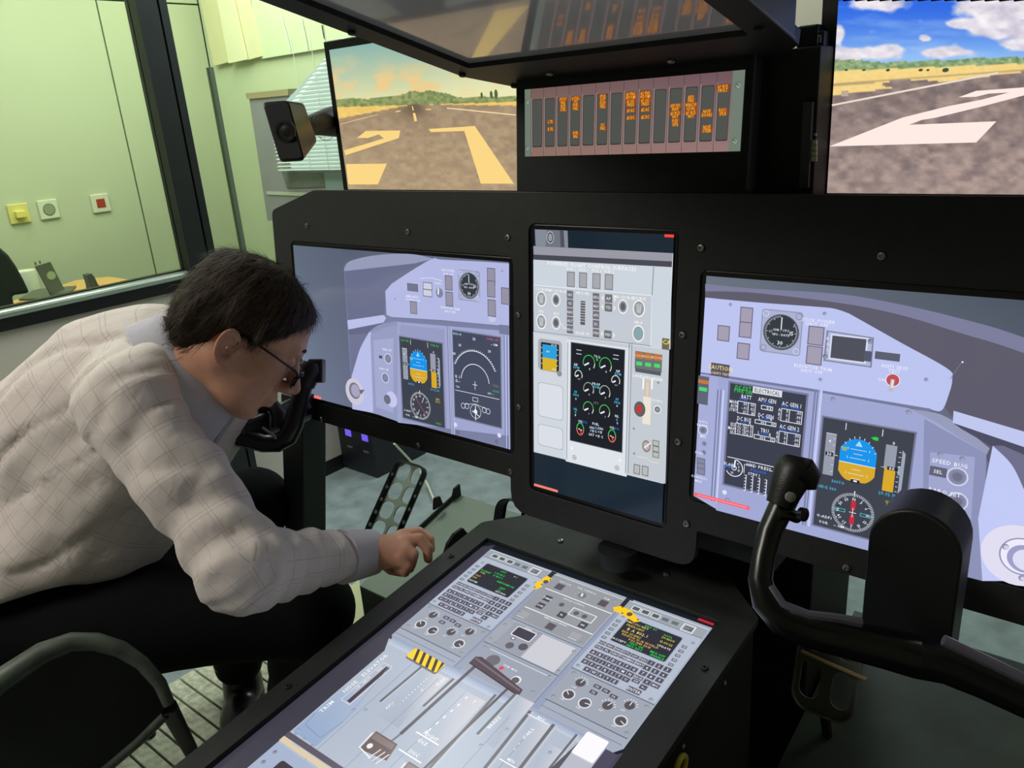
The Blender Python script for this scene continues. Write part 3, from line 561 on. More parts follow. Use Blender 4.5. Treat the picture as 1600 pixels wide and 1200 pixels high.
# ---- centre display (portrait)
cq = [(834.6, 357.6), (1053.3, 366.5), (1034.5, 818), (835, 760)]
Wc, Hc = .2255, .3975
dC = empty('engine_display', pn(.16, cv0), (0, 0, 0), 'narrow portrait centre display with round engine dials in the middle of the panel', 'display', 'backlit instrument displays in the panel')
MB().box((cu0 + .0005, -cv1 + .0005, .002), (cu1 - .0005, -cv0 - .0005, .035), ((1, 0, 0), DOWN, -DN), PO).build('housing', M['bezel'], dC, bevel=.002)
c = Canvas(PO, (1, 0, 0), DOWN, cq, Wc, Hc); k5 = K(800, 330, 5.0); k6 = K(800, 530, 5.0)
c.R(0, 0, Wc, Hc, (24, 38, 50)); e_ = c.p(*k6(600, 990))[1]
ye = c.p(*k6(172, 880))[1]; ye2 = c.p(*k6(1180, 1128))[1]
c.poly([(0, c.p(*k5(168, 272))[1]), (Wc, c.p(*k5(1258, 328))[1]), (Wc, ye2), (0, ye)], (214, 220, 228))
c.poly(q((180, 142), (435, 152), (440, 285), (186, 272), kk=k5), (132, 138, 150)); c.poly(q((275, 148), (375, 150), (378, 280), (262, 275), kk=k5), (112, 116, 126)); c.poly(q((375, 150), (405, 152), (412, 282), (380, 280), kk=k5), (78, 80, 90))
a, b = c.p(*k5(300, 205)); c.disc(a, b, .0065, (210, 212, 220), 18, .0085); c.disc(a, b, .0056, (52, 54, 60), 18, .0075); c.disc(a, b, .004, (150, 152, 162), 16, .0057)
c.poly(q((168, 272), (1258, 328), (1252, 392), (170, 338), kk=k5), (152, 153, 164)); c.poly(q((170, 338), (1252, 392), (1250, 437), (168, 378), kk=k5), (72, 72, 84))
c.poly(q((168, 378), (1250, 437), (1238, 1080), (170, 935), kk=k5), (204, 212, 222))
c.poly(q((168, 578), (1092, 660), (1085, 1050), (170, 935), kk=k5), (196, 202, 212))
c.line(q((170, 577), (1092, 660), (1085, 1050), kk=k5), (232, 236, 242), .0012); c.line(q((170, 937), (1085, 1052), kk=k5), (150, 156, 166), .0012); c.line(q((1108, 434), (1095, 655), kk=k5), (130, 136, 146), .0012)
a, b = c.p(*k5(612, 428)); c.text('POWERED FLIGHT CONTROL SURFACES', a, b, .0052, (250, 250, 245)); 
for i, x in enumerate((461, 556, 661, 758)): a, b = c.p(*k5(x, 532 + i * 7)); button(c, a, b, .0135, .0215, (168, 168, 176), (118, 118, 124)); c.text(('RUD 1', 'SPLR 1', 'SPLR 2', 'RUD 2')[i], a, b - .0145, .0035, (250, 250, 245))
LGT = (112, 112, 118)
for x, y, st in ((230, 685, 1), (345, 692, 0), (230, 862, 1), (345, 872, 0), (868, 745, 0), (993, 760, 1), (988, 955, 2)):
    a, b = c.p(*k5(x, y)); c.disc(a, b, .0092 if st else .0078, (250, 250, 248), 22, .0115 if st else .0098); c.disc(a, b, .0078 if st else .0065, (152, 156, 162), 20, .0098 if st else .0082)
    if not st: c.disc(a, b, .004, (96, 96, 104), 16, .0055)
    elif st == 2:
        for dx in (-.003, 0, .003): c.line([(a + dx, b - .006), (a + dx, b + .006)], (80, 190, 190), .0012)
    else:
        for dx in (-.003, 0, .003): c.line([(a + dx, b - .006), (a + dx * .6, b + .006)], (225, 228, 230), .0009)
for s_, x, y in (('COURSE', 230, 608), ('FMA SOURCE', 350, 622), ('HDG SEL', 555, 640), ('SPD', 230, 782), ('ALT', 348, 800), ('NOSE UP', 553, 955), ('FMA SOURCE', 872, 672), ('COURSE', 993, 680), ('HDG', 988, 868)): a, b = c.p(*k5(x, y)); c.text(s_, a, b, .0038, (250, 250, 235))
for i, s_ in enumerate(('IAS', 'VS', 'NAV', 'ALT', 'HDG')): a, b = c.p(*k5(455, 652 + i * 68)); c.R(a - .0055, b - .0057, a + .0055, b + .0057, LGT); c.text(s_, a, b, .0038, WHT, sx=.85)
for i, s_ in enumerate(('HDG', 'NAV', 'APR', 'BC', 'STBY')): a, b = c.p(*k5(658, 672 + i * 70)); c.R(a - .0055, b - .0057, a + .0055, b + .0057, LGT); c.text(s_, a, b, .0036, WHT, sx=.8)
for x, y, s_ in ((757, 682, 'AP'), (755, 752, 'YD'), (751, 963, 'HSI')):
    a, b = c.p(*k5(x, y)); c.R(a - .006, b - .0057, a + .006, b + .0057, LGT); c.text(s_, a, b, .004, WHT)
    for sg in (-1, 1): c.poly([(a + sg * .0085, b - .004), (a + sg * .012, b), (a + sg * .0085, b + .004)], (236, 234, 215))
a, b = c.p(*k5(555, 800)); c.R(a - .004, b - .018, a + .004, b + .016, (90, 90, 96))
for i in range(8): c.R(a - .004, b - .016 + i * .0038, a + .004, b - .0148 + i * .0038, (180, 184, 188))
c.line(q((372, 878), (390, 880), (410, 915), (425, 917), kk=k5), (240, 240, 240), .0009)
a, b = c.p(*k5(1205, 1040)); c.R(a - .006, b - .008, Wc, b + .008, (110, 104, 90)); c.text('CA', a + .001, b - .003, .006, (250, 220, 80))
c.poly(q((168, 940), (1230, 1085), (1200, 2128), (172, 1880), kk=k5), (196, 202, 210))
c.poly([(0, c.p(*k5(170, 945))[1]), c.p(*k5(435, 985)), c.p(*k6(430, 935)), (0, ye)], (208, 214, 222))
# standby instrument
a0, b0 = c.p(*k6(205, -10)); a1, b1 = c.p(*k6(390, 300)); c.R(a0, b0, a1, b1 - .006, (168, 172, 182), .006); a0, b0 = c.p(*k6(228, 20)); a1, b1 = c.p(*k6(368, 258)); c.R(a0, b0, a1, b1, (26, 28, 32), .002)
c.R(a0 + .003, b0 + .003, a1 - .004, b0 + .023, (40, 160, 220)); c.R(a0 + .003, b0 + .023, a1 - .004, b0 + .042, (214, 178, 40)); c.text('100', a0 + .013, b0 + .013, .003, WHT)
for i in range(4): c.R(a1 - .004, b0 + .008 + i * .008, a1 - .0025, b0 + .0092 + i * .008, WHT); c.R(a0 + .001, b0 + .008 + i * .008, a0 + .0025, b0 + .0092 + i * .008, WHT)
c.text('29.92', a1 - .009, b0 + .002, .003, WHT); c.text('1013', a1 - .009, b1 - .003, .003, WHT); a, b = c.p(*k6(372, 268)); c.disc(a, b, .0045, (140, 144, 152))
for y0_, y1_ in ((330, 640), (655, 870)): a0, b0 = c.p(*k6(205, y0_)); a1, b1 = c.p(*k6(400, y1_)); c.R(a0, b0, a1, b1, (172, 178, 190), .005); c.R(a0 + .001, b0 + .001, a1 - .001, b1 - .001, (218, 222, 230), .005)
# engine page
a0, b0 = c.p(*k6(465, 25)); a1, b1 = c.p(*k6(860, 880)); b1 = c.p(*k6(660, 835))[1]; c.R(a0 - .008, b0 - .004, a1 + .009, b1 + .035, (222, 227, 234)); c.R(a0 - .001, b0 - .001, a1 + .001, b1 + .001, (120, 126, 136)); c.R(a0, b0, a1, b1, (24, 28, 36))
def dial(x, y, r, col, val, a_end=20, seg=None, r2=None):
    a, b = c.p(*k6(x, y)); c.ring(a, b, r, col, .0012, 160, 360, 24, r2 or r * 1.15); c.ring(a, b, r, (230, 230, 225), .0012, 0, a_end, 6, r2 or r * 1.15); c.line([(a, b), (a - r * .8, b + r * .45)], WHT, .0022); c.text(val, a + r * .15, b + r * .9, r * .34, WHT)
dial(603, 185, .0098, (50, 200, 80), '0', 35); dial(732, 205, .0098, (50, 200, 80), '0', 40)
dial(600, 390, .0086, (150, 165, 150), '0', 30); dial(727, 415, .0086, (170, 180, 170), '0', 35); dial(598, 540, .0086, (90, 180, 90), '?', 40); dial(725, 565, .0086, (90, 190, 90), '?', 45)
dial(522, 280, .0062, (220, 225, 215), '0.0', 30); dial(812, 325, .0066, (220, 225, 215), '0.0', 30)
for x, y in ((535, 700), (783, 755)): a, b = c.p(*k6(x, y)); c.ring(a, b, .006, (60, 200, 90), .0014, 180, 360, 18, .009); c.ring(a, b, .006, (226, 120, 90), .0014, 0, 180, 18, .009); c.line([(a - .003, b), (a + .003, b + .002)], WHT, .0015); c.line([(a, b), (a + .002, b + .008)], (230, 70, 60), .0016)
for s_, x, y, col in (('TRQ', 668, 135, (190, 210, 200)), ('%', 668, 158, (190, 210, 200)), ('NP', 502, 198, WHT), ('RPM', 505, 220, CYN), ('NP', 832, 250, WHT), ('RPM', 830, 272, CYN), ('PROP', 660, 350, WHT), ('RPM', 662, 374, CYN), ('ITT', 660, 500, (120, 130, 130)), ('FF', 500, 412, CYN), ('PPH', 502, 436, CYN), ('0', 502, 465, WHT), ('FF', 824, 470, CYN), ('PPH', 824, 495, CYN), ('0', 824, 520, WHT), ('NL', 500, 545, CYN), ('%', 500, 570, CYN), ('0', 498, 592, WHT), ('NL', 822, 600, WHT), ('%', 822, 628, CYN), ('0', 826, 655, WHT), ('OIL', 538, 640, WHT), ('PSI', 575, 648, (40, 110, 220)), ('OIL', 785, 690, WHT), ('PSI', 822, 698, (40, 110, 220)), ('FUEL', 656, 662, WHT), ('1130', 626, 690, WHT), ('LBS', 660, 692, CYN), ('1130', 695, 698, WHT), ('+15', 628, 715, WHT), ('C', 658, 720, WHT), ('+15', 690, 725, WHT), ('SAT +15 C', 658, 752, WHT)): a, b = c.p(*k6(x, y)); c.text(s_, a, b, .0036, col)
for x, y in ((525, 82), (525, 112), (815, 122), (812, 152)): a, b = c.p(*k6(x, y)); c.R(a - .0045, b, a + .0045, b + .0008, WHT)
for x, y in ((470, 850), (845, 945)): a, b = c.p(*k6(x, y)); c.disc(a, b, .0026, (238, 242, 248), 10)
for x, y in ((490, 922), (823, 1005)): a, b = c.p(*k6(x, y)); c.ring(a, b, .0032, (70, 74, 84), .0007); c.disc(a, b, .0011, (70, 74, 84), 8)
for x0_, x1_, cc in ((432, 438, (150, 156, 168)), (905, 912, (140, 146, 158)), (925, 932, (150, 156, 168))): a0 = c.p(*k6(x0_, 400))[0]; a1 = c.p(*k6(x1_, 400))[0]; c.R(a0, c.p(*k6(x0_, 0))[1] + .004, a1, c.p(*k6(x0_, 940 if x0_ < 500 else 1050))[1], cc)
# right column of the centre display
a0, b0 = c.p(*k6(965, 90)); a1, b1 = c.p(*k6(1170, 285)); c.R(a0, b0, a1, b1 - .004, (108, 112, 120)); c.R(a0 + .001, b0 + .029, a1 - .001, b1 - .005, (88, 90, 98))
for i, x in enumerate((998, 1068, 1138)): a, b = c.p(*k6(x, 128 + i * 8)); c.R(a - .0058, b - .005, a + .0058, b + .004, (188, 116, 58)); c.text(('L.DOOR', 'N.DOOR', 'R.DOOR')[i], a, b, .0032, (245, 210, 170), sx=.75); c.R(a - .0045, b + .0085, a + .0045, b + .0135, (70, 224, 96))
a, b = c.p(*k6(1062, 298)); c.text('LANDING GEAR', a, b, .0042, (248, 248, 240)); a, b = c.p(*k6(1060, 390)); c.R(a - .0045, b - .012, a + .0045, b + .012, (206, 192, 176)); c.R(a - .002, b - .010, a + .002, b + .010, (222, 206, 190))
for x in (1028, 1096): a, b = c.p(*k6(x, 345)); c.R(a - .0012, b - .008, a + .0012, b + .008, (250, 250, 250))
a, b = c.p(*k6(1055, 560)); c.R(a - .0062, b - .02, a + .0062, b + .019, (236, 228, 214)); a, b = c.p(*k6(1000, 545)); c.disc(a, b, .009, (96, 94, 98), 18, .011); c.disc(a - .001, b, .0045, (206, 52, 48), 14, .0055)
a, b = c.p(*k6(1138, 548)); c.knob(a, b, .0042, (110, 112, 118), (250, 250, 250), (150, 150, 156)); a, b = c.p(*k6(1136, 480)); c.text('HORN', a, b, .0036, WHT)
a, b = c.p(*k6(1052, 835)); c.disc(a, b, .0068, (140, 132, 134), 18, .0088); c.disc(a, b, .0048, (196, 176, 172), 14, .006); c.line([(a - .003, b + .003), (a + .006, b - .006)], (250, 248, 244), .0016)
for i in range(3): a, b = c.p(*k6(1126, 812 + i * 45)); button(c, a, b, .0105, .0085, (186, 190, 180), (120, 124, 124))
for x, y in ((978, 1015), (1042, 1028)): a, b = c.p(*k6(x, y)); button(c, a, b, .0105, .0145, (184, 186, 186), (112, 114, 118))
for p_ in ((955, 698), (957, 893), (1145, 340)): a, b = c.p(*k6(*p_)); c.screw(a, b, .002, (140, 144, 150))
c.line(q((980, 915), (1060, 930), (1090, 960), (1150, 965), kk=k6), (236, 226, 200), .0009)
c.R(0, Hc - .0055, .046, Hc - .0015, (248, 130, 112)); a, b = c.p(1047, 368.5); c.R(a - .0075, b - .0018, a + .006, b + .0018, (250, 70, 60))
c.build('display_picture', M['disp'], dC)
# ================================================================ value noise
_rng = np.random.RandomState(7); _L = _rng.rand(64, 64, 64)
def vnoise(P):
    P = np.asarray(P, float); i = np.floor(P).astype(int); f = P - i; f = f * f * (3 - 2 * f); i &= 63; j = (i + 1) & 63
    a, b, c_ = i[..., 0], i[..., 1], i[..., 2]; A, B_, C_ = j[..., 0], j[..., 1], j[..., 2]; x, y, z = f[..., 0], f[..., 1], f[..., 2]
    def L(p, r): return p + (r - p) * x
    return ((L(_L[a, b, c_], _L[A, b, c_]) * (1 - y) + L(_L[a, B_, c_], _L[A, B_, c_]) * y) * (1 - z) + (L(_L[a, b, C_], _L[A, b, C_]) * (1 - y) + L(_L[a, B_, C_], _L[A, B_, C_]) * y) * z)
def fbm(P, o=4):
    P = np.asarray(P, float); s = 0; w = 0
    for k_ in range(o): s = s + vnoise(P * 2 ** k_ + 17.3 * k_) * .5 ** k_; w += .5 ** k_
    return s / w
# ================================================================ OUTSIDE-VIEW MONITORS
def grid_picture(c, W, H, nx, ny, fn):
    a, b = np.meshgrid(np.linspace(0, W, nx + 1), np.linspace(0, H, ny + 1)); o = len(c.V); pts = []
    for j in range(ny + 1):
        for i in range(nx + 1): pts.append(c.world(a[j, i], b[j, i], c.lift))
    P_ = np.array(pts) - CAM; px = 800 + FPX * (P_ @ RT) / (P_ @ FW); py = 600 - FPX * (P_ @ UP) / (P_ @ FW)
    col = fn(px, py) / 255.0; col = np.where(col <= .04045, col / 12.92, ((col + .055) / 1.055) ** 2.4); c.V += pts
    for j in range(ny):
        for i in range(nx):
            q_ = (j * (nx + 1) + i, j * (nx + 1) + i + 1, (j + 1) * (nx + 1) + i + 1, (j + 1) * (nx + 1) + i); c.F.append(tuple(o + t for t in q_)); c.C += [tuple(col[t]) for t in q_]
def mixc(a, b, t): t = np.clip(t, 0, 1)[..., None]; return np.asarray(a, float) * (1 - t) + np.asarray(b, float) * t
MY = .148
# left
mw, mh = .457, .259; OL = np.array([-.5265, MY, .346 + FZ])
mL = monitor('outside_view_monitor', 'left wall monitor showing runway 27 in warm yellow light above the panel', 'monitors showing the runway view', mw, mh, OL, (1, 0, 0), (0, 0, -1), .045, .016, .0005)
def col_left(x, y):
    hy = 160 - (x - 640) * .03; t = (hy - y) / 110
    c = mixc((232, 226, 170), (136, 178, 172), t * 1.15 - .05 + (640 - x) * .0006)
    c = mixc(c, (236, 236, 186), ((x - 640) / 160) * (1 - np.clip(t, 0, 1)) * .9)
    n_ = fbm(np.stack([x / 26, y / 15, x * 0 + 3.1], -1), 4)
    cl = np.clip((n_ - .48) * 5, 0, 1) * np.exp(-((y - 132) / 26) ** 2) * np.clip((780 - x) / 120, .15, 1)
    cl2 = np.clip((fbm(np.stack([x / 60, y / 16, x * 0 + 9], -1), 3) - .55) * 4, 0, 1) * .5
    c = mixc(c, (190, 206, 160), cl2 * (t > .45)); c = mixc(c, (240, 205, 140), cl * .95)
    mt = hy - 2 - 12 * np.exp(-((x - 660) / 50) ** 2) - 4 * vnoise(np.stack([x / 14, x * 0, x * 0], -1)) - 5 * np.clip((690 - x) / 160, 0, 1)
    tex = fbm(np.stack([x / 5, y / 4, x * 0], -1), 3)
    c = np.where((y > mt)[..., None], mixc((104, 128, 78), (168, 172, 112), tex * 1.6 - .3), c)
    fy = hy + 4; c = np.where((y > fy)[..., None], mixc((232, 190, 100), (250, 214, 122), tex), c)
    ry = np.where(x < 645, 163 + (645 - x) * .195, 163 + (x - 645) * .012)
    g = fbm(np.stack([x / 9, y / 6, x * 0 + 5], -1), 4); rc = mixc((150, 128, 104), (188, 164, 130), g * 1.1 - .05 + (y - 200) / 500)
    rc = mixc(rc, (100, 84, 68), .8 * np.exp(-((x - 646) / (12 + (y - 160) * .7).clip(6)) ** 2) * np.exp(-((y - 168) / 18) ** 2))
    return np.where((y > ry)[..., None], rc, c)
c = Canvas(OL, (1, 0, 0), (0, 0, -1)); grid_picture(c, mw, mh, 260, 150, col_left); kk = K(400, 0, 3.2); c.k = 2
YW = (252, 216, 134)
for pts in (((505, 690), (550, 655), (722, 652), (715, 690), (448, 776), (441, 752), (640, 692), (615, 672), (560, 690)), ((450, 820), (655, 818), (610, 922), (463, 922)), ((865, 645), (1095, 630), (1290, 918), (1125, 918), (1042, 655), (875, 660)), ((785, 565), (797, 565), (806, 605), (793, 607)), ((780, 530), (785, 530), (790, 552), (784, 553)), ((700, 556), (724, 552), (722, 558), (698, 561)), ((848, 544), (878, 545), (876, 550), (850, 549))): c.poly(q(*pts, kk=kk), YW)
c.line(q((420, 622), (520, 595), (610, 573), kk=kk), (232, 200, 150), .0012); c.line(q((955, 540), (1300, 575), kk=kk), (246, 220, 170), .0018)
for x, h in ((1130, 22), (1178, 28), (1202, 34)): a, b = c.p(*kk(x, 486)); c.disc(a, b - h * .00014, h * .00009 + .0007, (86, 104, 60), 10, h * .00022)
c.build('display_picture', M['disp'], mL)
# right
OR = at_y((1310.5, 0), MY); zt = .346 + FZ; OR = np.array([.4155, MY, zt])
mR = monitor('outside_view_monitor', 'right wall monitor showing blue sky and a white runway 2', 'monitors showing the runway view', mw, mh, OR, (1, 0, 0), (0, 0, -1), .045, .0195, .0005)
def col_right(x, y):
    t = y / 95; c = mixc((46, 104, 228), (150, 196, 246), t ** 1.5); hy = 103 - (x - 1300) * .033
    n_ = fbm(np.stack([x / 34, y / 17, x * 0 + 1.7], -1), 5)
    def blob(cx, cy_, rx, ry): return np.exp(-(((x - cx) / rx) ** 2 + ((y - cy_) / ry) ** 2) ** 1.3)
    m_ = blob(1370, 3, 55, 16) + blob(1318, 85, 30, 14) + blob(1380, 82, 38, 12) + blob(1480, 82, 40, 9) + blob(1550, 45, 50, 16) + blob(1570, 10, 70, 22) + blob(1592, 70, 34, 9) + blob(1498, 37, 18, 6) + blob(1446, 60, 12, 6) + blob(1310, 55, 10, 14) + blob(1700, 60, 80, 30)
    cl = np.clip((m_ * 1.15 + (n_ - .5) * 1.4 - .32) * 3, 0, 1); sh = np.clip((fbm(np.stack([x / 16, y / 9 + .6, x * 0 + 1.7], -1), 3)), 0, 1)
    thin = np.clip((fbm(np.stack([x / 80, y / 12, x * 0 + 5], -1), 4) - .5) * 3, 0, 1) * .45; c = mixc(c, (190, 214, 248), thin)
    c = mixc(c, mixc((196, 190, 208), (250, 244, 248), sh * 1.7 - .3), cl)
    mt = hy - 3 - 8 * vnoise(np.stack([x / 60, x * 0 + 2, x * 0], -1)) * np.clip((1560 - x) / 200, .3, 1); tex = fbm(np.stack([x / 6, y / 3, x * 0], -1), 3)
    c = np.where((y > mt)[..., None], mixc((96, 130, 84), (178, 196, 150), tex * 1.6 - .3), c); lo = hy + 8 - (x - 1300) * .006
    c = np.where((y > lo)[..., None], mixc((240, 204, 120), (252, 224, 150), tex), c)
    w = np.where((y > 131.5 - (x - 1300) * .075) & (y < 134.5 - (x - 1300) * .08), 1., 0.); c = mixc(c, (150, 130, 110), w * .6)
    ry = np.where(x < 1380, 149.5 - (x - 1297) * .12, 139.5 - (x - 1380) * .125); bite = ((x - 1430) / 52.) ** 2 + ((y - 132) / 7.) ** 2 < 1
    g = fbm(np.stack([x / 14, y / 9, x * 0 + 5], -1), 5); rc = mixc((118, 104, 104), (178, 156, 148), g * 1.5 - .35 + (y - 160) / 420)
    c = np.where(((y > ry) | (bite & (y > 125)))[..., None], rc, c); return c
c = Canvas(OR, (1, 0, 0), (0, 0, -1)); grid_picture(c, mw, mh, 300, 150, col_right); kk = K(1200, 0, 4.0); PK = (255, 236, 228); c.k = 2
c.line(q((400, 658), (900, 560), (1440, 455), kk=kk), (236, 220, 206), .0022)
c.poly(q((383, 915), (840, 735), (1120, 665), (1340, 622), (1505, 578), (1380, 585), (1300, 605), (1192, 608), (1300, 568), (1600, 546), (1720, 540), (1600, 596), (1340, 665), (1050, 735), (960, 750), (880, 780), (1428, 758), (1302, 890), kk=kk), PK)
c.R(*c.p(*kk(460, 568)), *c.p(*kk(502, 600)), (190, 170, 150))
for x, r_ in ((490, 3), (750, 4), (955, 4), (1110, 6), (600, 3), (1000, 3)): a, b = c.p(*kk(x, 438)); c.disc(a, b, r_ * .0006, (60, 84, 66), 8, r_ * .0004)
c.build('display_picture', M['disp'], mR)
# ================================================================ FASCIA WITH CAUTION LIGHTS
FO = np.array([0, .062, FZ + .098]); nf = (0, -math.cos(TL), math.sin(TL))
def fp(p, off=0): return on_plane(p, FO + np.array(nf) * off, nf)
fas = empty('fascia_board', (.16, .06, FZ + .098), (0, 0, 0), 'plain black centre board that carries the strip of amber caution lights', 'board')
u0, u1 = -.0245, .3455
plate('board', [(u0, -.001), (u1, -.001), (u1, .168), (u0, .168)], [], .012, FO, (1, 0, 0), PN_E2, M['black2'], fas)
MB().box((u0, .0765, FZ + .075), (u1, .14, FZ + .252)).build('rear_box', M['black2'], fas)
MB().prism([(u1 - .001, .058, FZ + .101), (u1 + .002, .058, FZ + .101), (u1 + .002, .074, FZ + .262), (u1 - .001, .074, FZ + .262)], (0, .02, 0)).build('edge_strip', mat('dark_grey_edge', (52, 60, 66), .5), fas)
OA = fp((821, 140), .001); BR_ = fp((1154, 233), .001); aw = BR_[0] - OA[0] + .0035; ah = np.linalg.norm((OA - BR_)[1:]) + .0025
OA = OA + np.array([-.001, 0, 0])
mA = monitor('caution_light_display', 'long low display strip of fourteen caution light columns with amber words', None, aw, ah, OA, (1, 0, 0), DOWN, .012, .001, .0005)
c = Canvas(OA, (1, 0, 0), DOWN); c.R(0, 0, aw, ah, (112, 124, 112)); kk = K(820, 120, 4.706); ka = K(800, 0, 3.2)
xb = (45, 138, 230, 325, 415, 519, 619, 722, 828, 936, 1046, 1160, 1275, 1395, 1510)
bl_ = [c.p(*kk(x, 330))[0] for x in xb]; tone = ((126, 98, 96), (96, 100, 96))
c.mesh([(bl_[0], 0), (bl_[-1], 0), (bl_[-1], ah), (bl_[0], ah)], [(0, 1, 2, 3)], [(118, 94, 88), (112, 84, 92), (150, 118, 116), (142, 112, 98)])
AMB = (255, 170, 50)
for i in range(14):
    a0, a1 = bl_[i], bl_[i + 1]; w = a1 - a0
    c.R(a0, 0, a0 + .0007, ah, (74, 62, 62)); c.R(a0 + .0007, ah * .13, a0 + .0022, ah * .93, (136, 128, 128)); c.R(a0 + w * .13, ah * .155, a0 + w * .90, ah * .865, (54, 50, 50), .002); c.R(a0 + w * .165, ah * .165, a0 + w * .87, ah * .85, (80, 82, 78), .002)
rows = {1: ((330, 'L TK'), (385, 'R TK')), 2: ((165, 'PITOT'), (190, 'FAIL'), (215, 'RUD'), (240, 'CTRL')), 3: ((158, '#1 STALL'), (183, 'SYS'), (208, 'FUEL'), (232, 'FAIL'), (413, 'FUEL'), (437, 'BAL')), 5: ((143, 'SPLR'), (168, 'OUT'), (193, 'ELEV'), (217, 'FEEL'), (355, 'DC'), (378, 'FAIL')), 7: ((127, '#1 ENG'), (152, 'HYD PUMP'), (182, '#1 OIL'), (205, 'PRESS'), (247, '#1 AC'), (300, '#1 DC')), 8: ((120, '#2 ENG'), (145, 'HYD PUMP'), (175, '#2 OIL'), (198, 'PRESS'), (241, '#2 AC'), (295, '#2 DC')), 10: ((213, 'ANTI SKID'), (237, 'INOP'), (268, '#1 BLD'), (292, 'HOT'), (325, 'FUEL'), (350, 'HTR')), 11: ((150, 'APU'), (173, 'FIRE'), (207, 'WING DE'), (232, 'ICE FAIL'), (265, '#2 BLD'), (289, 'HOT')), 12: ((255, 'NOSE'), (280, 'DOORS'), (370, 'NOSE'), (395, 'STEER')), 13: ((73, '#2 BUS'), (98, 'FAULT'), (245, 'ROLL'), (270, 'SPLR'))}
for i, rr in rows.items():
    for y, s_ in rr:
        x = (xb[i] + xb[i + 1]) / 2 + 6; a, b = c.p(*kk(x, y)); wd_ = min(.0175, len(s_) * .0030); c.R(a - wd_ / 2, b - .0026, a + wd_ / 2, b + .0026, (150, 72, 16), .001); c.text(s_, a, b, .0044, (255, 186, 70), sx=min(.62, .0170 / (len(s_) * .0046)))
for x, y in ((20, 180), (20, 520), (1570, 60), (1545, 470)): a, b = c.p(*kk(x, y)); c.screw(a, b, .0045, (104, 118, 106))
c.build('display_picture', M['disp'], mA)
# ================================================================ OVERHEAD PANEL
OE = math.radians(14.7); oe = np.array([0, -math.cos(OE), math.sin(OE)]); OO = np.array([0, .004, FZ + .276]); on_ = np.cross((1, 0, 0), oe); on_ = -on_ if on_[2] > 0 else on_
ovh = empty('overhead_panel', (.16, -.1, FZ + .30), (0, 0, 0), 'black framed overhead panel with a big glossy dark screen facing down, above the board', 'overhead panel')
fr_out = [(-.098, .72), (-.094, -.0345), (-.053, -.110), (.35, -.110), (.405, -.05), (.4055, .72)]
g_in = rounded(-.052, 0.0, .3665, .66, .004)
plate('frame', [(a, b) for a, b in fr_out], [g_in], .016, OO, (1, 0, 0), oe, M['black'], ovh, .0, .0)
o = ovh
def op(a, b, z=0): return OO + np.array([a, 0, 0]) + oe * b - on_ * z       # z upwards
MB().prism([op(-.06, -.008, .007), op(.374, -.008, .007), op(.374, .668, .007), op(-.06, .668, .007)], -on_ * .02).build('glass_screen', mat('overhead_glass_grey_haze', (196, 194, 192), .10, 0, .12, 6, 0, .9, coat=.6), ovh)  # pale grey base colour stands in for reflected haze on the glass
MB().prism([op(-.09, -.03, .03), op(.40, -.03, .03), op(.40, .70, .03), op(-.09, .70, .03)], (0, 0, .05)).build('rear_cover', M['black2'], ovh)
SK = mat('slate_side_skirt', (88, 88, 108), .5, 0, .05, 20)
MB().prism([op(.403, -.033, .001), op(.403, .72, .001), op(.403, .72, .001) + np.array([0, 0, .20]), op(.403, -.033, .001) + np.array([.002, 0, .16])], (.0025, 0, 0)).build('side_skirt', SK, ovh)
MB().tube([op(.4055, -.033, .002), op(.4055, .72, .002)], .0014, 6).build('edge_trim', mat('pale_edge_trim', (120, 122, 130), .4), ovh)
for a, b in ((-.082, .19), (-.082, -.02), (-.0455, -.098), (.052, -.0555), (.242, -.0555), (.33, -.09), (.386, .02)):
    MB().lathe(op(a, b, 0), on_, [(.0055, -.001), (.0055, .003), (.004, .0045), (.002, .0046)], 12).build('screw', M['steel'] if b < 0 and a > 0 else M['black'], ovh, True)
# support uprights right of the fascia
upr = empty('support_upright', (.40, .13, FZ + .10), (0, 0, 0), 'black upright housing between the caution strip and the right wall monitor', 'housing')
MB().box((u1 + .004, .10, FZ + .06), (.4135, .16, FZ + .262)).build('cover', M['black2'], upr, bevel=.002)
MB().box((.399, .092, FZ + .10), (.410, .10, FZ + .20)).build('strip', mat('dark_slate', (40, 46, 54), .5), upr)
MB().box((.373, .13, FZ + .262), (.3995, .17, FZ + .288)).build('clamp', M['darkmetal'], upr, bevel=.003)
MB().box((.3985, .128, FZ + .252), (.4075, .168, FZ + .280)).build('clamp', M['darkmetal'], upr, bevel=.002)
MB().box((.400, .1265, FZ + .266), (.4045, .129, FZ + .275)).build('bolt', M['steel'], upr, bevel=.001)
for i in range(4):
    P0 = at_y((1265.5, 219 + i * 8.6), .098); MB().box((P0[0], .0965, P0[2] - .0055), (P0[0] + .0085, .1, P0[2])).build('cable_label', mat('cream_label', (200, 200, 176), .6), upr)
for x, y in ((1266.5, 211), (1274.5, 210)):
    P0 = at_y((x, y), .097); MB().lathe(P0, (0, -1, 0), [(.0016, 0), (.0016, .003), (.0008, .0035)], 8).build('connector', M['steel'], upr, True)
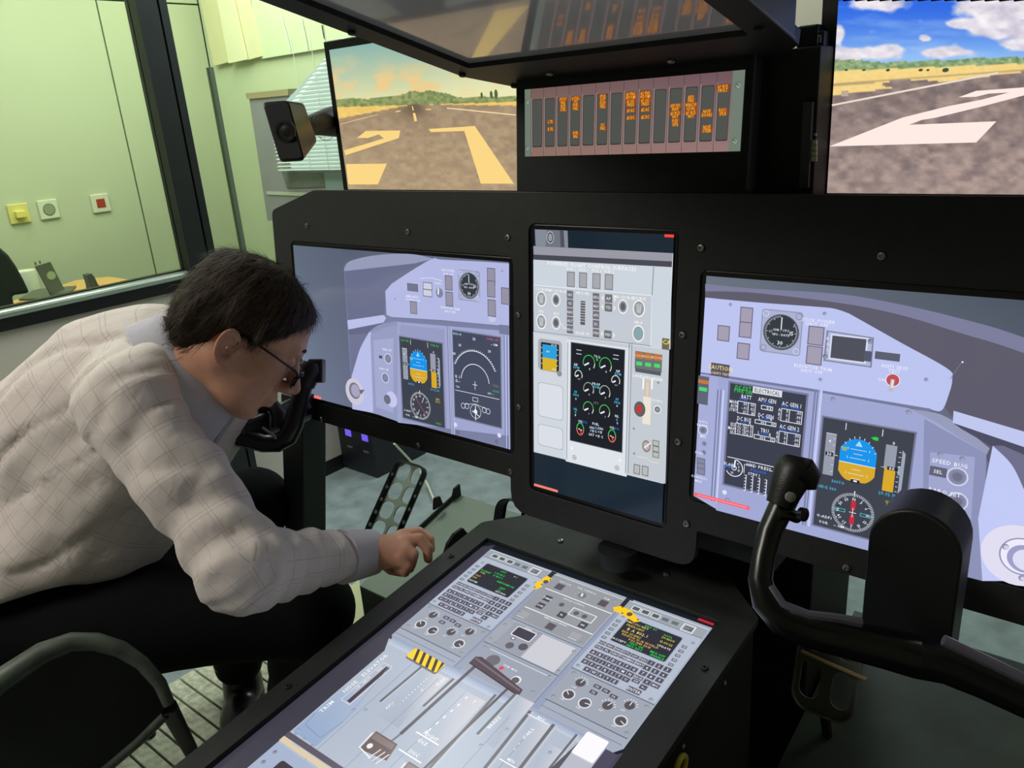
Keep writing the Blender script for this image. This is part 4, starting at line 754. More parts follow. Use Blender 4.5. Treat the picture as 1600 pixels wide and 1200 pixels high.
# ================================================================ SPEAKER on its bracket
def ptube(mb, pts, n=12, flat=1.0): # pts: (px, py, depth, radius in px)
    return mb.tube([at_d((x, y), s) for x, y, s, r in pts], [r * s / FPX for x, y, s, r in pts], n, flat)
spk = empty('speaker', at_d((450, 205), 1.36), (0, 0, 0), 'small black satellite speaker tilted on a bracket left of the runway 27 monitor', 'speaker')
f0 = [at_d(p, 1.36) for p in round_poly([(410, 160), (451, 156.5), (476.5, 251), (438, 253.5)], 7, 3)]
bk = [at_d(p, 1.43) for p in round_poly([(440, 162), (474, 160), (496, 222), (468, 244)], 7, 3)]
n_ = len(f0); c0 = np.mean(f0, 0)
V = [p + (c0 - p) * .12 + (f0[0] - bk[0]) * .03 for p in f0] + f0 + bk
F = [tuple(range(n_))] + [(i, (i + 1) % n_, n_ + (i + 1) % n_, n_ + i)[::-1] for i in range(n_)] + [(n_ + i, n_ + (i + 1) % n_, 2 * n_ + (i + 1) % n_, 2 * n_ + i)[::-1] for i in range(n_)] + [tuple(range(2 * n_, 3 * n_))[::-1]]
MB().add(V, F).build('body', mat('satin_black_speaker_shell', (30, 28, 33), .35, 0, .05, 40), spk, True)
gr_ = [p + (c0 - p) * .10 + (f0[0] - bk[0]) * .05 for p in f0]; MB().prism(gr_, (bk[0] - f0[0]) * .03).build('grille', M['black2'], spk)
MB().lathe(at_d((446, 205), 1.352), (f0[0] - bk[0]), [(.019, 0), (.019, .002), (.015, .0022), (.012, -.0005), (.004, .001)], 20).build('cone', M['bezel'], spk, True)
mb = MB(); ptube(mb, [(462, 200, 1.42, 12), (480, 197, 1.45, 14), (498, 193, 1.53, 18), (511, 191, 1.58, 21), (523, 190, 1.625, 23)], 10); mb.build('bracket', M['black2'], spk, True)
MB().lathe(at_d((488, 183), 1.395), -FW, [(.003, 0), (.003, .003), (.001, .004)], 8).build('bolt', M['steel'], spk, True)
mb = MB(); ptube(mb, [(498, 213, 1.43, .6), (505, 219, 1.43, .6), (514, 219, 1.44, .6), (521, 213, 1.45, .6)], 5); mb.build('wire', mat('pale_wire', (150, 160, 160), .5), spk)
from mathutils.geometry import tessellate_polygon
# ================================================================ CENTRE CONSOLE
PT_ = math.radians(5.2); pe = np.array([0, -math.cos(PT_), -math.sin(PT_)]); PA = np.array([-.05, -.053, -.461 + FZ]); pnm = np.array([0, -math.sin(PT_), math.cos(PT_)])
CO = np.array([0, PA[1], PA[2]])
def cp(a, d, z=0): return CO + np.array([a, 0, 0]) + pe * d + pnm * z
con = empty('centre_console', (.16, -.4, 0), (0, 0, 0), 'low black centre console with a sloping top frame around its lit screen', 'console')
oc = [(-.086, -.032), (-.018, -.098), (.338, -.098), (.413, -.032), (.413, .74), (-.083, .74)]
plate('top_frame', round_poly(oc, .006), [rounded(-.047, 0.0, .3705, .68, .003)], .012, CO, (1, 0, 0), -pe, M['black'], con, .0006) if False else None
plate('top_frame', [(a, -d) for a, d in round_poly(oc, .006)], [[(a, -d) for a, d in rounded(-.047, 0.0, .3705, .68, .003)]], .012, CO, (1, 0, 0), -pe, M['black'], con, .0006)
MB().prism([cp(a, d, -.012) for a, d in ((-.080, -.028), (-.015, -.09), (.333, -.09), (.407, -.028), (.407, .73), (-.078, .73))], (0, 0, -.615)).build('cabinet', M['black2'], con)
for a, d in ((-.066, -.07 + .14), (.07, -.05), (.26, -.055), (-.066, .40), (.392, .09), (.392, .33)):
    MB().lathe(cp(a, d, 0), pnm, [(.005, -.001), (.005, .001), (.004, .0028), (.0022, .0032), (.0018, .001)], 12).build('screw', M['steel'] if (a, d) in ((.07, -.05), (.26, -.055)) else M['black'], con, True)
for p in ((1132, 1068), (1067, 1167)):
    MB().lathe(at_x(p, .4075), (1, 0, 0), [(.004, -.001), (.004, .001), (.0018, .0024)], 10).build('screw', M['steel'], con, True)
cd = empty('console_display', cp(.16, .3, -.01), (0, 0, 0), 'large lit touch screen set into the console, with keypads, knobs and levers', 'display')
MB().box((-.050, -.003, .009), (.374, .69, .03), ((1, 0, 0), pe, -pnm), CO).build('housing', M['bezel'], cd)
cdn = display_mat('console_screen_picture', 1.0, .22, .25)
c = Canvas(CO - pnm * .009, (1, 0, 0), pe, None, .42, .68, .0002)
# the picture plane sits 9 mm below the frame: author positions in frame coordinates corrected for the sink
eye = CAM - CO
def fix(a, d):
    P0 = cp(a, d); dr = P0 - CAM; t = np.dot((CO - pnm * .009) - CAM, pnm) / np.dot(dr, pnm); Q = CAM + dr * t - (CO - pnm * .009); return Q[0], Q @ pe
_ow = c.world
c.world = lambda a, b, z=0: _ow(*fix(a, b), z)
SL = (48, 48, 58); L1 = (166, 174, 190); L2 = (180, 190, 206); L3 = (150, 157, 172); LN = (92, 98, 116); KY = (84, 82, 96)
c.R(-.046, .001, .371, .70, (20, 26, 34)); c.poly([(-.046, .03), (-.02, .01), (-.012, .25), (.004, .30), (.002, .5), (0, .7), (-.046, .7)], (62, 60, 72)); c.poly([(.366, .26), (.371, .255), (.371, .7), (.352, .7), (.352, .31)], (74, 70, 90))
c.poly([(-.020, .022), (.3685, .0175), (.3685, .25), (.360, .262), (.33, .262), (-.005, .262), (-.015, .254)], L1)
c.poly([(.103, .021), (.1135, .021), (.1135, .050), (.104, .056)], (48, 44, 54)); c.poly([(.236, .019), (.2475, .019), (.247, .047), (.236, .047)], (48, 44, 54))
for x in (.106, .237): c.R(x, .05, x + .013, .255, (150, 160, 184)); c.R(x + .001, .05, x + .002, .255, (120, 126, 150))
RGBK = (150, 154, 166)
def cdu(du, right):
    X = lambda a: a + du
    c.R(X(-.018), .0235, X(.104), .043, (158, 166, 176)); c.line([(X(-.018), .0235), (X(.104), .0235)], (222, 228, 232), .0012); c.line([(X(-.018), .043), (X(.104), .043)], (110, 116, 128), .001)
    for i, a in enumerate((-.001, .014, .030, .045, .060)):
        if i < 3: c.B(X(a - .0066), .0295, X(a + .0066), .0395, (232, 236, 236), .0011)
        c.R(X(a - .0048), .031, X(a + .0048), .0375, (88, 94, 94) if i < 3 else (110, 112, 116))
    c.B(X(.071), .0275, X(.089), .0425, (236, 238, 238), .0015); c.R(X(.075), .0315, X(.086), .0385, (86, 86, 92)); c.text('BRT', X(.0805), .035, .003, (200, 200, 200))
    c.line([(X(.02), .0475), (X(.045), .0475)], (228, 232, 236), .002)
    c.R(X(-.0165), .045, X(.105), .174, L2, .004); c.screw(X(-.008), .058, .0028, (140, 146, 160)); c.screw(X(.098), .057, .0028, (140, 146, 160))
    for px_, d in ((-.011, .168), (.098, .17)): c.screw(X(px_), d, .003, (140, 146, 160))
    c.R(X(-.0005), .0545, X(.083), .107, (120, 124, 140), .003); c.R(X(.0005), .0555, X(.082), .106, SL, .003)
    for i in range(5):
        d = .069 + i * .0093
        for a in (-.0095, .0915): c.R(X(a - .0034), d - .0026, X(a + .0034), d + .0026, (74, 76, 92)); c.R(X(a - .0022), d - .0018, X(a + .0024), d + .0016, (176, 180, 196)); c.line([(X(a - .001), d), (X(a + .001), d)], (60, 60, 72), .0008)
    def T(s_, a, d, col, h=.0036, al='c'): c.text(s_, X(a), d, h, col, al)
    G_ = (40, 226, 80); Y_ = (236, 208, 60); Wt = (240, 240, 235)
    if not right:
        T('LIST', .038, .060, G_); T('1/ 1', .062, .061, Wt, .003); T('< N 45.3', .036, .068, G_); T('E 18.4 >', .038, .074, G_); T('POSREF', .012, .073, G_); T('FUEL', .010, .078, Y_, .003); T('DIST', .008, .087, Y_, .003); T('ETE', .006, .093, Y_, .003); T('RESUME', .010, .101, Wt, .003)
        T('PERFORM OK', .060, .083, G_); T('-', .040, .092, G_); T('INIT', .062, .093, G_); T('0.0', .060, .098, G_, .003); T('RETURN>', .066, .1025, Wt, .003)
    else:
        T('INIT 1/1', .036, .059, G_); T('DATA', .064, .062, G_, .003); T('FMS1 P01 NAV', .018, .063, (236, 208, 140)); T('PREFLIGHT', .018, .069, Y_); T('29-NOV', .067, .067, Y_); T('B A 802.1', .025, .076, (240, 216, 150), .005); T('12:00:22', .068, .075, Y_); T('EXP 25-DEC', .02, .083, Y_); T('REGION 12-14 WORLD', .036, .088, (236, 188, 90)); T('POS N45 E018', .038, .093, (236, 188, 90)); T('UPDATE', .069, .083, Wt, .0034); T('<ACCEPT', .010, .101, Wt, .0036); T('TEST OK', .036, .098, G_); T('NAV RDY', .036, .103, G_); T('MSG OFF', .068, .098, G_); T('ENABLE', .070, .103, G_)
    def key(s_, a, d, w=.0088, h=.0072, hh=.0042): c.R(X(a - w / 2) - .0006, d - h / 2 - .0006, X(a + w / 2) + .0006, d + h / 2 + .0006, (128, 128, 150)); c.R(X(a - w / 2), d - h / 2, X(a + w / 2), d + h / 2, KY); c.text(s_, X(a), d, hh, (242, 242, 248), sx=.9)
    for r_, (names, a00) in enumerate(((('DATA', 'NAV', 'VNAV', 'DTO', 'LIST', 'PREV'), -.0055), (('FUEL', 'FPL', 'PERF', 'TUNE', 'MENU', 'NEXT'), -.0055))):
        for i, s_ in enumerate(names): key(s_, a00 + i * .0125, .1165 + r_ * .0095, .0105, .0055, .0030)
    L_ = 'ABCDEFG HIJKLMN OPQRSTU VWXYZ'.split(' ')
    rowsx = ('ABCDEFG', 'HIJKLMN', 'OPQRST', 'UVWXYZ')
    lay = (('ABCDEFG', -.0065, .1375), ('HIJKLMN', -.0065, .1475), ('OPQRSTU', -.0065, .1575), ('VWXYZ', .0035, .168))
    for s_, a00, d in lay:
        for i, ch in enumerate(s_): key(ch, a00 + i * .0103, d)
    for i, ch in enumerate('123456789'): key(ch, .0685 + (i % 3) * .0118, .1165 + (i // 3) * .0105, .009, .0075)
    key('0', .0803, .148, .009, .0075); key('MSG', .0918, .148, .011, .0065, .003); key('BACK', .0675, .147, .0115, .0052, .003); key('ON', .0675, .154, .010, .0048, .003); key('+-', .0805, .158, .009, .0072); key('ENTER', .0735, .1685, .018, .0075, .0044)
    # audio panel below
    c.R(X(-.0155), .1765, X(.106), .236, (160, 166, 178)); c.line([(X(-.016), .1758), (X(.106), .1758)], LN, .0013); c.line([(X(-.0145), .2365), (X(.104), .2365)], LN, .0014); c.line([(X(-.013), .2475), (X(.103), .2475)], (120, 126, 144), .001)
    for a, d, pt in ((.009, .192, -80), (.007, .216, 220), (.032, .217, -10), (.058, .206, -70), (.081, .192, -90), (.084, .218, 20)):
        c.knob(X(a), d, .0066, (86, 80, 86), (244, 244, 248) if (a in (.007, .032, .084)) else None, None, pt, .0011)
        if a not in (.007, .032, .084):
            for j in range(7): t = math.radians(200 + j * 24); c.line([(X(a) + .0085 * math.cos(t), d + .0085 * math.sin(t)), (X(a) + .0105 * math.cos(t), d + .0105 * math.sin(t))], (240, 240, 246), .0011)
        c.text('VHF' if a < .05 else 'INT', X(a - .003), d + .0105, .0024, (236, 236, 242))
    for a, d in ((.031, .1865), (.044, .187), (.057, .190), (.032, .197)): c.R(X(a - .0052), d - .003, X(a + .0052), d + .003, KY); c.text('PA', X(a), d, .0028, (242, 242, 248))
    for a, d in ((-.008, .182), (-.008, .228), (.099, .183), (.099, .230)): c.screw(X(a), d, .003, (136, 142, 154))
cdu(0, False); cdu(.2615, True)
# middle column
def sq(a, d, w=.011, col=(92, 88, 98), s_=None): c.R(a - w / 2 - .001, d - w / 2 - .001, a + w / 2 + .001, d + w / 2 + .001, (118, 118, 128)); c.R(a - w / 2, d - w / 2, a + w / 2, d + w / 2, col); s_ and c.text(s_, a, d, .0036, (244, 244, 248))
c.R(.113, .026, .236, .136, (152, 156, 162)); c.line([(.113, .027), (.236, .027)], (206, 212, 210), .0016)
c.line([(.120, .061), (.236, .061)], (244, 246, 246), .0016); c.line([(.118, .110), (.236, .110)], (244, 246, 246), .0016); c.line([(.118, .139), (.238, .139)], LN, .0014)
sq(.137, .048, .012); sq(.214, .048, .012, (96, 84, 92)); sq(.137, .079, .011, (72, 70, 78), 'TIMER'); sq(.137, .097, .011, (72, 70, 78), 'CHK'); sq(.176, .098, .011, (72, 70, 78), 'BL'); sq(.214, .101, .011, (72, 70, 78), 'BR'); sq(.176, .126, .012, (96, 88, 96))
a_, d_ = .178, .048; c.disc(a_, d_, .0065, (124, 124, 126), 16); c.line([(a_, d_ + .003), (a_ - .002, d_ - .004)], (240, 240, 232), .003)
for t in range(8): tt = math.radians(150 + t * 34); c.text('.', a_ + .0105 * math.cos(tt), d_ + .0085 * math.sin(tt), .006, (240, 240, 236))
c.text('GUST LOCK', .14, .037, .0026, (240, 240, 240)); c.text('FUEL CONTROL', .178, .036, .003, (240, 240, 240)); c.text('TRIM', .213, .037, .0028, (240, 240, 240)); c.text('ANTICE CONTROL', .176, .067, .0028, (240, 240, 240)); c.text('EMERGENCY BRAKE', .176, .114, .0028, (240, 240, 240))
for a, d in ((.163, .080), (.192, .085), (.206, .085)): c.disc(a, d, .0042, (100, 96, 102), 16)
c.B(.182, .076, .222, .093, (244, 246, 246), .0013)
for a in (.127, .217): c.R(a - .008, .118, a + .008, .129, (166, 166, 172)); c.line([(a - .008, .131), (a + .006, .131)], (222, 222, 226), .001)
for a, d in ((.118, .124), (.231, .132), (.226, .035), (.118, .034)): c.screw(a, d, .0032, (140, 142, 148))
c.R(.112, .142, .236, .196, (164, 169, 180)); c.R(.127, .144, .174, .195, (156, 160, 172)); c.B(.136, .148, .1685, .1665, (238, 240, 244), .0013, .002); c.R(.137, .149, .1675, .1655, (70, 66, 78), .002); c.R(.176, .144, .231, .195, (206, 206, 214)); c.line([(.112, .197), (.238, .197)], LN, .0014)
c.disc(.149, .185, .0062, (104, 100, 106), 18); c.disc(.167, .178, .0068, (90, 88, 96), 18); c.R(.1415, .1685, .1475, .1745, (80, 80, 90)); c.disc(.1445, .1715, .0022, (230, 230, 235), 10); c.text('XPDR', .152, .1455, .003, (240, 240, 240))
for a, d in ((.117, .155), (.117, .188), (.232, .15), (.234, .19), (.129, .192), (.172, .146)): c.screw(a, d, .003, (140, 144, 154))
c.R(.112, .199, .236, .252, (158, 164, 178)); c.line([(.130, .204), (.234, .204)], (226, 230, 236), .0011); c.disc(.147, .219, .010, (112, 108, 114), 20); c.disc(.196, .231, .007, (236, 238, 242), 18); c.disc(.1955, .232, .0056, (98, 94, 100), 16); c.disc(.166, .224, .0032, (226, 70, 96), 12); c.text('TRIM  MAN', .176, .218, .003, (240, 240, 244))
for a, d in ((.121, .205), (.230, .204), (.227, .236), (.212, .249)): c.screw(a, d, .003, (140, 144, 154))
# quadrant
c.poly([(-.005, .262), (.33, .262), (.352, .262), (.352, .45), (.352, .7), (.001, .7), (.002, .46), (.001, .283), (-.012, .262)], L2)
c.mesh([(-.010, .255), (.345, .258), (.345, .270), (-.005, .270)], [(0, 1, 2, 3)], [(150, 160, 188), (150, 160, 188), (196, 206, 224), (196, 206, 224)])
for a0, a1, d0, d1, top, bot in ((.075, .118, .275, .37, (220, 218, 220), (170, 178, 196)), (.132, .185, .28, .40, (214, 210, 216), (168, 176, 194)), (.25, .285, .27, .37, (216, 214, 220), (172, 180, 198)), (.215, .24, .25, .33, (214, 214, 222), (170, 178, 196)), (.29, .318, .29, .42, (214, 214, 222), (172, 180, 198))): c.mesh([(a0, d0), (a1, d0), (a1, d1), (a0, d1)], [(0, 1, 2, 3)], [L2, top, bot, L2])
c.mesh([(.004, .36), (.05, .36), (.05, .445), (.004, .445)], [(0, 1, 2, 3)], [(170, 184, 206), (178, 190, 212), (150, 172, 206), (150, 172, 206)])
for x0, y0, x1, y1, w in ((.070, .272, .066, .352, .0036), (.123, .272, .121, .328, .0036), (.189, .264, .1935, .40, .004), (.210, .247, .2095, .325, .004), (.243, .262, .2505, .39, .0044), (.280, .264, .2865, .40, .0044), (.312, .262, .312, .45, .003)):
    c.line([(x0, y0), (x1, y1)], (108, 110, 118), w); c.line([(x0 + w * .9, y0), (x1 + w * .9, y1)], (196, 200, 208), w * .7)
c.line([(.133, .24), (.1275, .375)], (92, 86, 96), .005); c.line([(.196, .245), (.187, .42)], (92, 86, 96), .004); c.line([(.1275, .375), (.124, .40)], (120, 122, 132), .003)
for x in (.054, .105, .152, .226, .262): c.line([(x, .262 + .02), (x + .002, .66)], (142, 150, 168), .0008)
c.R(.0265, .3035, .033, .3745, (78, 68, 74)); c.B(.0175, .3, .035, .377, (240, 242, 246), .0007, .001)
for i, s_ in enumerate('TRIM NOSE DN'.replace(' ', '')): c.text(s_, .012, .40 - i * .0115, .0055, (244, 246, 250), 'c', -8) if False else None
for s_, d in (('TRIM', .395), ('NOSE', .355), ('ELEVATOR', .31)): c.text(s_, .0105, d, .0062, (244, 246, 250), 'c', -90)
for s_, a, d in (('UP', .0215, .35), ('NEUT', .0215, .335), ('DN', .022, .312)): c.text(s_, a, d, .0038, (244, 246, 250), 'c', -90)
for s_, a, d, ang in (('0 . . . .', .101, .30, -85), ('FLAP', .112, .285, -85), ('APU', .082, .35, -85), ('BRAKE', .216, .30, -85), ('PARK', .262, .29, -85)): c.text(s_, a, d, .0045, (246, 246, 250), 'c', ang)
for i in range(9): c.R(.0905, .29 + i * .0055, .0925, .2915 + i * .0055, (240, 240, 244))
for i in range(5): c.R(.158 - i * .0012, .30 + i * .012, .160 - i * .0012, .3045 + i * .012, (246, 246, 250))
c.text('R', .155, .355, .006, (246, 246, 250), 'c', -20); c.text('A', .160, .288, .005, (246, 246, 250)); c.text('T', .173, .288, .005, (246, 246, 250))
c.line([(.142, .362), (.180, .362)], (250, 250, 252), .0018); c.text('FLIGHT', .163, .3575, .0048, (250, 250, 252)); c.text('IDLE', .160, .369, .0048, (250, 250, 252)); c.line([(.142, .392), (.180, .392)], (250, 250, 252), .0018); c.text('DISC', .163, .3865, .0048, (250, 250, 252))
c.line([(.243, .268), (.276, .268)], (250, 250, 252), .0011); c.text('MAX', .262, .265, .0035, (250, 250, 252)); c.line([(.255, .338), (.285, .338)], (250, 250, 252), .0015); c.text('MIN', .268, .333, .004, (250, 250, 252)); c.text('START', .268, .38, .004, (250, 250, 252)); c.text('FEATHER', .262, .372, .004, (250, 250, 252))
for i in range(4): c.text('-', .262, .29 + i * .009, .006, (246, 246, 250))
for a, d in ((.046, .38), (.060, .372), (.128, .42), (.224, .335), (.236, .30), (.30, .30), (.226, .44), (.010, .44), (.028, .445), (.045, .447), (.060, .45), (.075, .452), (.10, .452), (.012, .447), (.305, .41), (.03, .452)): c.screw(a, d, .0028, (150, 158, 178))
c.line([(.006, .41), (.010, .43), (.044, .433), (.05, .40)], (120, 130, 156), .0008); c.line([(.03, .30), (.05, .40)], (150, 158, 178), .0008)
# tan bar and the lower box
c.poly([(.001, .456), (.08, .456), (.16, .452), (.16, .462), (.001, .464)], (222, 204, 172)); c.R(.02, .447, .034, .458, (186, 194, 212)); c.poly([(.001, .448), (.16, .446), (.16, .453), (.001, .456)], (92, 86, 100)); c.R(.002, .466, .35, .70, (168, 180, 206)); c.R(.03, .48, .08, .56, (60, 54, 62), .004); c.screw(.012, .478, .003); c.screw(.012, .495, .003); c.screw(.012, .513, .003)
# yellow-black striped handles
def stripe(a, d, w, h, ang, n=5):
    ca, sa = math.cos(math.radians(ang)), math.sin(math.radians(ang)); T_ = lambda x, y: (a + x * ca - y * sa, d + x * sa + y * ca)
    c.poly([T_(x, y) for x, y in rounded(-w / 2 + .001, -h / 2 + .002, w / 2 + .001, h / 2 + .003, .004)], (120, 112, 116)); c.poly([T_(x, y) for x, y in rounded(-w / 2, -h / 2, w / 2, h / 2, .004)], (250, 214, 40))
    for i in range(n):
        x = -w / 2 + w * (i + .35) / n; s_ = w / n * .42; c.poly([T_(x, -h / 2), T_(min(w / 2, x + s_), -h / 2), T_(min(w / 2, x + s_ + h * .55), h / 2), T_(min(w / 2, x + h * .55), h / 2)], (66, 50, 46))
stripe(.066, .2665, .060, .019, 2, 5)
for base, flip in (((.108, .052), 1), ((.257, .045), -1)):
    a, d = base; Yl = (252, 206, 36)
    if flip == 1: pts = [(-.002, -.016), (.009, -.013), (.008, -.005), (.003, .001), (.003, .006), (.006, .010), (.001, .019), (-.004, .020), (-.004, .012), (-.009, .008), (-.006, .001), (-.002, -.003), (-.006, -.008)]
    else: pts = [(-.026, .004), (-.018, -.004), (0, -.003), (.010, .003), (.022, .011), (.016, .016), (.002, .013), (-.010, .010), (-.020, .010)]
    c.poly([(a + x, d + y) for x, y in pts], Yl); c.disc(a + (.004 if flip == 1 else .002), d + (-.003 if flip == 1 else .005), .0042, (96, 84, 78), 12)
    for j in range(3): x, y = pts[(j * 3 + 1) % len(pts)]; c.disc(a + x * .8, d + y * .8, .0016, (96, 80, 50), 6)
# flap lever bar, power lever handles, white handle
c.poly([(.122, .226), (.130, .222), (.214, .240), (.216, .249), (.208, .251), (.122, .240)], (84, 70, 78)); c.line([(.124, .2285), (.212, .2435)], (122, 106, 112), .003); c.line([(.122, .239), (.208, .250)], (58, 48, 56), .002); c.disc(.166, .2255, .003, (226, 70, 96), 10)
for a, d in ((.118, .40), (.186, .41)):
    c.poly([(a - .02, d - .012), (a + .018, d - .012), (a + .024, d + .012), (a - .018, d + .018)], (112, 98, 98)); c.poly([(a - .018, d - .010), (a + .016, d - .010), (a + .018, d - .002), (a - .018, d - .001)], (140, 124, 122))
    c.line([(a - .022, d - .008), (a - .02, d + .016), (a + .004, d + .020)], (246, 240, 240), .002); c.disc(a - .010, d + .008, .004, (246, 242, 240), 10)
    for j in range(3): c.line([(a + .006 + j * .007, d + .004), (a + .002 + j * .007, d + .022)], (242, 234, 232), .0015)
c.poly([(.352, .262), (.368, .262), (.366, .7), (.352, .7)], (78, 74, 94)); c.poly([(.322, .258), (.33, .262), (.326, .34), (.31, .34)], (92, 88, 100)); c.poly([(.321, .286), (.351, .286), (.349, .34), (.322, .34)], (186, 190, 202)); c.poly(rounded(.3205, .2515, .3505, .287, .0025), (252, 250, 252)); c.line([(.321, .2875), (.35, .2875)], (206, 204, 212), .0015)
c.R(.345, .010, .368, .0145, (190, 40, 60))
c.build('display_picture', cdn, cd)
# ================================================================ YOKES
def yoke_right():
    s = .62; y = empty('control_yoke', at_d((1430, 1000), .66), (0, 0, 0), 'near black control yoke in front of the right display, cut by the picture edge', 'control yoke', 'control yokes')
    # hub: rounded top box running forward
    fw = 67 * s / FPX; cc = at_d((1427, 860), s); Xd = np.array([1, 0, 0]); Zd = np.array([0, 0, 1.]); 
    ring = [cc + Xd * fw * math.cos(t) + Zd * fw * 1.02 * math.sin(t) for t in np.linspace(0, math.pi, 15)] + [cc + Xd * (-fw) - Zd * .115, cc + Xd * fw - Zd * .115]
    MB().prism(ring, (0, .046, 0)).build('hub', M['rubber'], y, True, bevel=.003)
    r2 = [p + (cc - p) * .045 + np.array([0, -.0015, 0]) for p in ring]; MB().prism(r2, (0, .004, 0)).build('hub_cap', mat('hub_cap_black', (14, 15, 16), .5), y)
    MB().tube([cc + np.array([-.02, .04, -.10]), cc + np.array([-.06, .27, -.15])], .02, 18).build('shaft', M['gloss'], y, True)
    pass
    mb = MB(); ptube(mb, [(1236, 762, .64, 20), (1222, 790, .64, 20), (1203, 830, .64, 19), (1193, 870, .635, 18), (1188, 905, .63, 19), (1196, 940, .625, 22), (1222, 968, .62, 25), (1262, 985, .62, 27), (1310, 996, .62, 29), (1380, 1012, .62, 32), (1430, 1025, .62, 34)], 16, 1.0); mb.build('left_horn', M['gloss'], y, True)
    mb = MB(); ptube(mb, [(1430, 1025, .62, 34), (1480, 1036, .61, 33), (1540, 1062, .60, 31), (1610, 1096, .585, 29), (1680, 1120, .57, 28), (1740, 1090, .56, 26), (1765, 1020, .555, 24), (1775, 940, .555, 22)], 16); mb.build('right_horn', M['gloss'], y, True)
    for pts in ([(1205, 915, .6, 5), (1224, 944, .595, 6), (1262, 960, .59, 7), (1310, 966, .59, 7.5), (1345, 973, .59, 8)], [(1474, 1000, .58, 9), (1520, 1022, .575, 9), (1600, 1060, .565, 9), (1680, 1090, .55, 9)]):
        mb = MB(); ptube(mb, pts, 8); mb.build('edge_highlight', mat('grey_edge_highlight', (92, 90, 104), .3), y, True)  # grey strips imitate the highlight along the bar's top edge
    mb = MB(); ptube(mb, [(1218, 790, .635, 22), (1228, 765, .635, 27), (1240, 738, .635, 32), (1246, 722, .635, 29), (1248, 713, .635, 20)], 14, .9); mb.build('grip', M['rubber'], y, True)
    mb = MB(); ptube(mb, [(1250, 735, .63, 26), (1262, 748, .63, 22), (1262, 764, .63, 14)], 12); mb.build('switch_pod', M['rubber'], y, True)
    mb = MB(); ptube(mb, [(1215, 802, .63, 12), (1232, 803, .63, 10), (1245, 808, .63, 10), (1250, 812, .63, 7)], 10); mb.build('trigger', M['gloss'], y, True)
    MB().lathe(at_d((1234, 776), .615), -FW, [(.004, 0), (.004, .003), (.002, .004)], 10).build('button', mat('grey_button', (130, 130, 128), .3), y, True)
    MB().lathe(at_d((1251, 803), .62), (1, -.3, .2), [(.0055, 0), (.0055, .004), (.004, .005)], 12).build('button', M['gloss'], y, True)
yoke_right()
def yoke_left():
    y = empty('control_yoke', at_d((400, 690), 1.45), (0, 0, 0), "far black control yoke beside the man's chin", 'control yoke', 'control yokes')
    P0 = at_y((474, 612), -.03); P1 = at_y((477.5, 838), -.03); d = (P1 - P0) / (P0[2] - P1[2]); P2 = P0 + d * (P0[2] - .0)
    w_ = 26.5 * np.dot(P0 - CAM, FW) / FPX
    MB().prism([P0 + np.array([-w_, -.03, 0]), P0 + np.array([w_, -.03, 0]), P0 + np.array([w_, .03, 0]), P0 + np.array([-w_, .03, 0])], P2 - P0).build('column', mat('grey_black_column', (38, 44, 50), .5, 0, .1, 30, .1), y, bevel=.002)
    A = at_d((356, 668), 1.38); MB().box((-.034, -.01, -.024), (.040, .05, .024), ((1, 0, 0), (0, 1, 0), (0, 0, 1)), A + np.array([.02, 0, 0])).build('hub', M['rubber'], y, bevel=.006)
    T1 = lambda l, n=14: (lambda mb: (ptube(mb, l, n), mb)[1])(MB())
    T1([(385, 672, 1.41, 21), (430, 655, 1.46, 22), (470, 640, 1.53, 22)]).build('shaft', M['gloss'], y, True)
    T1([(352, 676, 1.35, 17), (385, 684, 1.355, 16), (412, 692, 1.36, 15), (434, 692, 1.36, 15), (450, 682, 1.36, 16), (459, 662, 1.36, 16), (465, 640, 1.36, 15), (472, 612, 1.36, 14), (480, 588, 1.36, 15)]).build('right_horn', M['gloss'], y, True)
    T1([(352, 676, 1.35, 17), (310, 664, 1.35, 15), (275, 650, 1.35, 14), (262, 620, 1.35, 13), (258, 590, 1.35, 13)]).build('left_horn', M['gloss'], y, True)
    T1([(476, 603, 1.355, 15), (481, 588, 1.355, 18), (485, 575, 1.355, 19), (487, 566, 1.355, 15)]).build('grip', M['rubber'], y, True)
    MB().box((-.012, -.014, -.020), (.014, .014, .021), (RT, FW, UP), at_d((494, 580), 1.36)).build('switch_pod', M['rubber'], y, bevel=.004)
    T1([(405, 640, 1.38, 10), (425, 630, 1.38, 12), (436, 648, 1.375, 12), (434, 670, 1.37, 10)]).build('inner_arm', M['rubber'], y, True)
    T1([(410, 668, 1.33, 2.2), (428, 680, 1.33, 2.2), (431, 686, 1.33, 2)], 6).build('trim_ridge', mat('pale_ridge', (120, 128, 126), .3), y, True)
yoke_left()
# ================================================================ RUDDER PEDALS AND FOOT BOXES
GP = mat('grey_green_sheet_metal', (128, 142, 128), .42, .1, .06, 4, .04, .5, 300)
def footbox(name, A, B, w, label, m, zlip=True):
    """A near left, B far left corner of the sloping top; w its width"""
    r = empty(name, (A[0] + w / 2, (A[1] + B[1]) / 2, .0), (0, 0, 0), label, 'foot box', 'foot boxes between the rudder pedals')
    X = np.array([w, 0, 0]); MB().prism([A, A + X, B + X, B], (0, 0, -.004)).build('top_plate', m, r)
    D = np.array([0, 0, -.004]); zA = np.array([A[0] + .002, A[1], .003]); zB = np.array([B[0] + .002, B[1], .003])
    MB().add([A + D, A + X + D, B + X + D, B + D, zA, zA + X, zB + X, zB], [(0, 4, 5, 1), (1, 5, 6, 2), (2, 6, 7, 3), (3, 7, 4, 0), (4, 7, 6, 5)]).build('body', M['darkmetal'], r)
    return r
A = at_x((562, 915), -.505); B = at_x((716, 772), -.505)
fb = footbox('foot_box', A, B, .395, 'sloping grey-green sheet metal foot box left of the console', GP)
